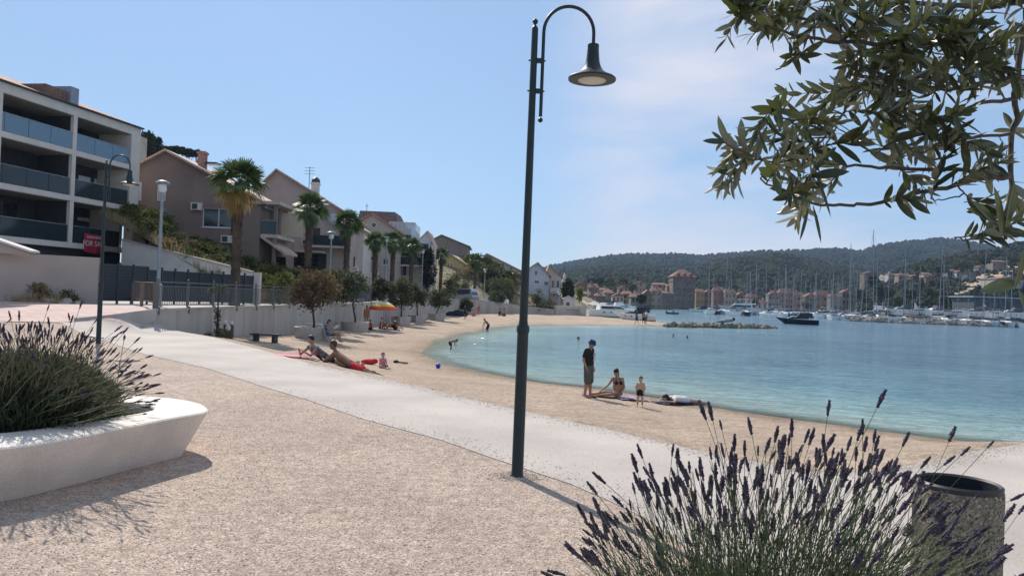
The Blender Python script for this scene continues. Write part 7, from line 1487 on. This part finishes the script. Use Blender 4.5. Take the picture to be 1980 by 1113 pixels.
def sail_proto(L_, mh, cover, hullm, mm, lab, grp):
    t = thing('sailboat', lab, 'sailboat', (0, 0, 0), grp); W = L_*.3; mb = MB(); hull(mb, L_, W, 1.05); mb.build('hull', hullm, t)
    mb = MB(); cab(mb, -L_*.12, L_*.28, W*.30, W*.18, 1.08, 1.62, .2, .9); c = mb.build('cabin', m_gel, t); mb = MB(); cab(mb, -L_*.06, L_*.2, W*.305, W*.22, 1.25, 1.45, .05, .3); mb.build('cabin_window', m_bwin, c)
    mb = MB(); mb.tube([(L_*.08, 0, 1.0), (L_*.08, 0, mh)], [.10, .06], 6); m_ = mb.build('mast', mm, t); mb = MB()
    for f in (.45, .7): mb.tube([(L_*.08, -.9, mh*f), (L_*.08, .9, mh*f)], .035, 4)
    mb.build('spreader', mm, m_)
    mb = MB(); mb.tube([(L_*.06, 0, 2.4), (-L_*.36, 0, 2.3)], [.24, .15], 7); mb.build('boom_cover', cover, t)
    mb = MB(); mb.tube([(L_*.49, 0, 1.3), (L_*.09, 0, mh*.96)], .035, 4); mb.build('furled_jib', m_mast, t)
    mb = MB(); mb.tube([(-L_*.47, 0, 1.1), (L_*.08, 0, mh)], .012, 3); [mb.tube([(L_*.06, s*W*.45, 1.1), (L_*.08, s*.9, mh*.45), (L_*.08, 0, mh*.95)], .011, 3) for s in (-1, 1)]; mb.build('rigging', m_mastd, t)
    mb = MB(); mb.box((-L_*.3, -W*.36, 2.1), (-L_*.08, W*.36, 2.16)); mb.build('bimini', cover, t); return t
protoS = [(11,15,m_bcov,m_gel,m_mast),(13,18,m_gcov,m_gel,m_mast),(10,13,m_bcov,m_bnavy,m_mast),(14,20,m_gcov,m_gel2,m_mast)]
SP = []
for k, a in enumerate(protoS):
    t = sail_proto(a[0], a[1], a[2], a[3], a[4], 'x', 'y'); SP.append((t, a[1]))
MASTS = [(1373,512,0),(1382,527,2),(1400,498,1),(1417,512,0),(1443,528,2),(1451,524,0),(1462,508,1),(1485,512,0),(1508,512,1),(1513,536,2),(1518,518,0),(1522,511,1),(1532,535,2),(1536,530,2),(1542,526,0),(1550,520,1),(1558,536,2),(1575,530,0),(1580,524,0),(1590,545,2),(1597,518,1),(1604,540,2),(1612,520,0),(1619,533,2),(1626,545,2),(1632,530,0),(1641,503,1),(1645,470,3),(1657,530,0),(1668,545,2),(1680,520,0),(1697,443,3),(1692,470,1),(1720,524,0),(1754,476,3),(1748,505,1),(1769,531,2),(1782,512,0),(1811,476,3),(1825,505,0),(1849,519,0),(1869,522,1),(1895,488,3),(1902,522,0),(1918,536,2),(1942,497,1),(1960,520,0),(1435,545,2),(1496,540,2),(1565,548,2)]
used = set(); rs = random.Random(8)
lit = {1697:'sailing yacht with the tallest mast of the marina, behind the rock breakwater',1645:'sailing yacht with the tall dark leaning mast at the middle of the marina',1754:'sailing yacht whose mast tops the hill just past the tallest one',1811:'sailing yacht with a high mast in front of the reddish slope villa',1895:'sailing yacht with a high mast before the tan earth cut',1942:'sailing yacht with a tall mast nearly at the hanging olive leaves',1400:'sailing yacht with the tallest mast between the tower and the flybridge yacht',1462:'sailing yacht with the tallest mast just past the flybridge yacht'}
for i, (px, yt, k) in enumerate(MASTS):
    src, mh = SP[k]; o = src if k not in used else copy_tree(src); used.add(k)
    hor = 573+.0402*(px-990); D = (mh-3.0)*FPX/max(20, (hor-yt)); D = max(222, min(395, D)); s = ((hor-yt)*D/FPX+3.0)/mh; x = P(px, 590, D).x
    o.location = (x-3.0*.08, D, -1.3); o.rotation_euler = (R(rs.uniform(-1.5, 1.5)), R(rs.uniform(-1, 2.5)), R(90*rs.choice((1, -1))+rs.uniform(-14, 14))); o.scale = (min(s, 1.25), min(s, 1.25), s)
    o['group'] = 'sailing yachts moored in the marina'; o['label'] = lit.get(px) or 'sailing yacht with a bare mast and covered boom moored in the marina'
def motor(label, px, py, L_, rz, D=None, hm=None, fly=True, sc_=1.0, cover=None, hgt=1.0):
    q = G(px, py, -1.3) if D is None else P(px, py, D); t = thing('motor_yacht' if L_ > 9 else 'motorboat', label, 'motor yacht' if L_ > 9 else 'motorboat', (0, 0, 0), 'motor boats moored in the marina'); W = L_*.29; H = L_*.115*hgt; hm = hm or m_gel
    mb = MB(); hull(mb, L_, W, H, sheer=.35, bow=.9); h = mb.build('hull', hm, t)
    for k in range(4):
        u = -.22+.14*k; mb = MB(); mb.ell((L_*u, -W*.475 if u < .1 else -W*.45, H*.62), (L_*.017, .06, L_*.012)); mb.ell((L_*u, W*.475 if u < .1 else W*.45, H*.62), (L_*.017, .06, L_*.012)); mb.build('porthole', m_bwin, h)
    mb = MB(); cab(mb, -L_*.30, L_*.26, W*.42, W*.24, H, H+L_*.085, .1, L_*.16); c = mb.build('cabin', m_gel, t)
    mb = MB(); cab(mb, -L_*.27, L_*.20, W*.43, W*.30, H+L_*.025, H+L_*.065, .05, L_*.10); mb.build('cabin_window', m_bwin, c)
    if fly:
        mb = MB(); cab(mb, -L_*.38, L_*.12, W*.43, W*.26, H+L_*.088, H+L_*.115, 0, L_*.06); mb.build('flybridge', m_gel, t); mb = MB(); cab(mb, -L_*.02, L_*.10, W*.3, W*.2, H+L_*.115, H+L_*.15, .1, L_*.05); mb.build('windscreen', m_bwin, t)
        mb = MB(); mb.box((-L_*.30, -W*.36, H+L_*.205), (L_*.02, W*.36, H+L_*.212)); mb.build('sunshade', cover or m_gel, t)
        mb = MB(); [mb.tube([(x, s*W*.33, H+L_*.11), (x-.3, s*W*.33, H+L_*.205)], .05, 4) for x in (-L_*.27, L_*.0) for s in (-1, 1)]; mb.build('arch', m_gel, t)
    elif cover:
        mb = MB(); cab(mb, -L_*.36, L_*.02, W*.42, W*.34, H+L_*.05, H+L_*.17, .1, L_*.10); mb.build('canvas_top', cover, t)
    mb = MB(); pr = [(L_*.1, -W*.44, H*1.05+.45)]; [mb.tube([(L_*.08, s*W*.45, H*1.05+.5), (L_*.3, s*W*.34, H*1.15+.55), (L_*.49, 0, H*1.35+.55)], .025, 4) for s in (-1, 1)]; mb.build('bow_rail', m_grey, t)
    t.location = (q.x, q.y, -1.3 if D is None else q.z); t.rotation_euler = (0, 0, R(rz)); t.scale = (sc_,)*3; return t
motor('large white flybridge motor yacht with round portholes, biggest boat in the marina', 1428, 607.5, 14.5, 170, hm=m_gel2, hgt=1.35)
motor('dark navy cruiser with a canvas top lying off the rock jetty', 1540, 626.5, 7.6, 165, hm=m_bnavy, fly=False, cover=m_bnavy)
for px, py, L_, rz, fly, lab, cv in [(1352,603.5,8,175,False,'small white motorboat closest to the stone tower',m_bcov),(1378,604.5,9,178,False,'white motorboat between the tower and the big flybridge yacht',m_gcov),(1492,609,10.5,172,True,'white motor yacht directly after the big flybridge yacht',m_gel),(1516,609,8.5,175,False,'white motorboat with a blue top hidden partly by the navy cruiser',m_bcov),(1590,613,11.5,175,True,'white motor yacht behind the stern of the navy cruiser',m_gel),(1634,617,10.5,172,True,'white motor yacht with a high sunshade before the paired tall masts',m_gcov),(1608,612,9,176,True,'white flybridge boat squeezed between two larger motor yachts',m_gel)]: motor(lab, px, py, L_, rz, fly=fly, cover=cv)
for px, yt, L_, rz, fly, lab in [(1702,608,12.5,95,True,'white catamaran like motor yacht seen stern on behind the breakwater'),(1742,607,11,170,False,'white cabin cruiser beyond the first stretch of breakwater'),(1775,608,9,172,True,'white motor yacht with a hanging white sail awning'),(1805,610,12,174,False,'long low white cruiser behind the middle of the breakwater'),(1848,611,8.5,170,True,'small white flybridge boat behind the middle of the breakwater'),(1885,612,12,173,False,'long white sport cruiser behind the breakwater'),(1915,613,9,175,True,'white motor yacht just before the last long white boat'),(1955,614,12,172,False,'last long white boat by the picture edge')]:
    motor(lab, px, yt, L_*.8, rz+random.Random(px).choice((0, 0, 35, -40)), D=225, fly=fly, cover=m_gcov, hgt=1.25)
# the previous loop floats boats on the water behind the rocks
for o in COL.objects:
    if o.type == 'EMPTY' and o.name.startswith('motor') and abs(o.location.y-224) < .5: o.location.z = -1.3
for px, y0 in [(1768,584),(1902,586)]:
    a = P(px, 605, 232); b = P(px, y0, 232); mb = MB(); mb.prism([a, a+Vector((1.3, 0, 0)), a+Vector((.9, 0, (b.z-a.z)*.6)), Vector((a.x, a.y, b.z))], (0, .1, 0)); tag(mb.build('small_sail', c_white, loc=tuple(a)), 'small upright white sail '+('beside the flybridge boat with the high sunshade' if px == 1768 else 'near the tan earth cut'), 'sail')
q = G(1300, 607, -1.3); t = thing('dinghy', 'dark inflatable dinghy crossing the channel before the stone tower', 'dinghy', tuple(q))
mb = MB(); mb.tube([(q.x-1.5, q.y-.6, -1.1), (q.x+1.0, q.y-.6, -1.1), (q.x+1.6, q.y, -1.0), (q.x+1.0, q.y+.6, -1.1), (q.x-1.5, q.y+.6, -1.1)], .25, 8); mb.box((q.x-1.4, q.y-.5, -1.25), (q.x+1.1, q.y+.5, -1.1)); mb.build('tube', m_bnavy, t); mb = MB(); mb.box((q.x-1.8, q.y-.2, -1.2), (q.x-1.4, q.y+.2, -.5)); mb.build('outboard', m_rubber, t)
person('person steering the dark inflatable dinghy', (q.x+.3, q.y, -1.1), R(-90), SIT, .9, hair=m_hair, top=c_black, bottom=c_black, leglen=.8, vox=.05)
# ---- rock jetty at the tip of the bar and breakwater in front of the marina
m_rockj = mat('jetty_rock', (0.20,0.17,0.14), rough=.95, var=.45, scale=.8, bump=.8, bscale=5, dist=.1); m_rockb = mat('breakwater_rock', (0.26,0.235,0.21), rough=.95, var=.5, scale=.35, bump=.8, bscale=3, dist=.1)
def rockmesh(mb, c, r, rnd):
    b = len(mb.v); mb.ell(c, (r, r*rnd.uniform(.7, 1), r*rnd.uniform(.55, .8)), Matrix.Rotation(rnd.uniform(0, 6.28), 3, 'Z').to_quaternion(), n=7, m=5)
    for i in range(b, len(mb.v)): v = mb.v[i]; mb.v[i] = (v[0]+rnd.uniform(-.17, .17)*r, v[1]+rnd.uniform(-.17, .17)*r, v[2]+rnd.uniform(-.17, .17)*r)
rk = random.Random(21); RM = []
for k in range(6): mb = MB(); rockmesh(mb, (0, 0, 0), 1, rk); me = bpy.data.meshes.new('jetty_rock'); me.from_pydata(mb.v, [], mb.f); me.materials.append(m_rockj); RM.append(me)
J0, J1 = G(1290, 632, -1.3), G(1500, 635, -1.3)
for k in range(130):
    u = k/130+rk.uniform(0, .01); p = J0.lerp(J1, u); w = lerp(1.5, .9, u); o = bpy.data.objects.new('jetty_rock', rk.choice(RM)); COL.objects.link(o); s = rk.uniform(.28, .62)*(1 if u < .92 else .6)
    o.location = (p.x+rk.uniform(-.2, .2), p.y+rk.uniform(-w, w), -1.3+rk.uniform(-.05, .32)*(1-.5*abs(u-.6))); o.scale = (s, s, s); o.rotation_euler = (rk.uniform(-.4, .4), rk.uniform(-.4, .4), rk.uniform(0, 6.28)); tag(o, 'rough grey brown rock in the low jetty off the sand bar', 'rock', 'rocks of the low jetty')
B0, B1 = G(1652, 621, -1.3), G(2060, 636.5, -1.3); mb = MB()
for k in range(1500):
    u = rk.random(); p = B0.lerp(B1, u); h = rk.random(); rockmesh(mb, (p.x, p.y+h*3.0+rk.uniform(-.4, .4), -1.35+h*1.1+rk.uniform(-.1, .2)), rk.uniform(.3, .75), rk)
for k in range(500):
    u = rk.random(); p = B0.lerp(B1, u); rockmesh(mb, (p.x, p.y+3.2+rk.uniform(0, 2.5), -.3+rk.uniform(-.2, .2)), rk.uniform(.3, .6), rk)
tag(mb.build('breakwater_rocks', m_rockb), 'pale rock breakwater running before the moored boats', 'breakwater', kind='stuff')
# boat lying on the jetty with two thin poles
q = P(1402, 622, J0.lerp(J1, .52).y); t = thing('inflatable_boat', 'grey inflatable boat with a dark outboard lying against the rock jetty', 'inflatable boat', tuple(q)); mb = MB(); mb.tube([(q.x-1.1, q.y, q.z-.05), (q.x-.2, q.y-.3, q.z+.1), (q.x+.9, q.y-.3, q.z+.3)], [.1, .22, .24], 8); mb.tube([(q.x-1.1, q.y, q.z-.05), (q.x-.2, q.y+.4, q.z+.1), (q.x+.9, q.y+.4, q.z+.3)], [.1, .22, .24], 8); mb.build('tube', mat('rib_grey', (0.25,0.25,0.25)), t); mb = MB(); mb.ell((q.x+1.05, q.y, q.z+.4), (.28, .2, .25)); mb.build('outboard', m_rubber, t)
for px, yt in [(1374,608),(1390,606)]: a = P(px, 622, q.y); b = P(px, yt, q.y); mb = MB(); mb.tube([a, b], .03, 5); tag(mb.build('thin_pole', m_grey, loc=tuple(a)), 'thin pole on the jetty '+('closer to the sand bar' if px < 1380 else 'beside the grey inflatable boat'), 'pole')
# boats and cabins pulled up behind the bar
motor('long white open boat beached behind the sand bar', 1185, 611, 9.5, 12, D=138, fly=False, cover=None); motor('white speedboat with a dark canvas beached at the tip of the sand bar', 1226, 617, 6.5, 170, D=118, fly=False, cover=m_bnavy)
motor('white cabin boat on the hard before the old town', 1206, 600, 6.5, 10, D=185, fly=False, cover=m_gel); motor('small white boat pulled up near the beach cabin', 1140, 606, 5.5, 5, D=150, fly=False, cover=None)
for o in COL.objects:
    if o.type == 'EMPTY' and o.name.startswith('motor') and o.get('label', '').startswith(('long white open', 'white speedboat', 'white cabin boat', 'small white boat pulled')): o['group'] = 'boats pulled up behind the sand bar'
for px, yt, D, w, lab in [(1150,590,170,3,'white kiosk tent nearest the beached boats'),(1166,592,175,2.4,'second small white kiosk tent by the beached boats'),(1128,588,165,2.6,'pale kiosk at the end of the quay wall')]:
    a = P(px, yt, D); t = thing('kiosk', lab, 'kiosk', (a.x, D, -.45)); mb = MB(); mb.box((a.x-w/2, D, -.45), (a.x+w/2, D+w, a.z)); mb.build('wall', m_white, t); mb = MB(); mb.add([(a.x-w/2-.3, D-.3, a.z), (a.x+w/2+.3, D-.3, a.z), (a.x+w/2+.3, D+w, a.z), (a.x-w/2-.3, D+w, a.z), (a.x, D+w/2, a.z+.9)], [(0,1,4),(1,2,4),(2,3,4),(3,0,4)]); mb.build('roof', m_white, t); mb = MB(); mb.box((a.x-.4, D-.05, -.45), (a.x+.4, D+.02, a.z-.6)); mb.build('door', m_dark, t)
for i in range(7):
    px = 1130+i*13+random.Random(i).uniform(-4, 4); D = 215+12*(i % 3); p = P(px, 595, D); 
    car('car parked on the quay before the old town', p.x, D, -.45, R(90*(i % 2)), (m_cwhite, m_silver, m_cdark)[i % 3])
for o in COL.objects:
    if o.get('label') == 'car parked on the quay before the old town': o['group'] = 'cars on the old town quay'
sl = thing('slipway', 'pale concrete slipway before the long beached boats', 'slipway', tuple(P(1085, 606, 128))); a, b = P(1062, 606, 128), P(1125, 608, 128); mb = MB(); mb.box((a.x, 126, -1.4), (b.x, 133, -.62)); mb.build('ramp', m_conc, sl)
# ================================================================ air
hz = MB(); hz.box((-400, -60, -8), (2600, 2600, 420)); o = hz.build('haze', m_white); hm = bpy.data.materials.new('haze'); hm.use_nodes = True; n = hm.node_tree.nodes; n.remove(n['Principled BSDF']); pv = n.new('ShaderNodeVolumePrincipled'); pv.inputs['Density'].default_value = HAZE; pv.inputs['Color'].default_value = (0.50, 0.70, 1.0, 1); pv.inputs['Anisotropy'].default_value = 0.3
hm.node_tree.links.new(pv.outputs[0], n['Material Output'].inputs['Volume']); o.data.materials.clear(); o.data.materials.append(hm); o['kind'] = 'stuff'
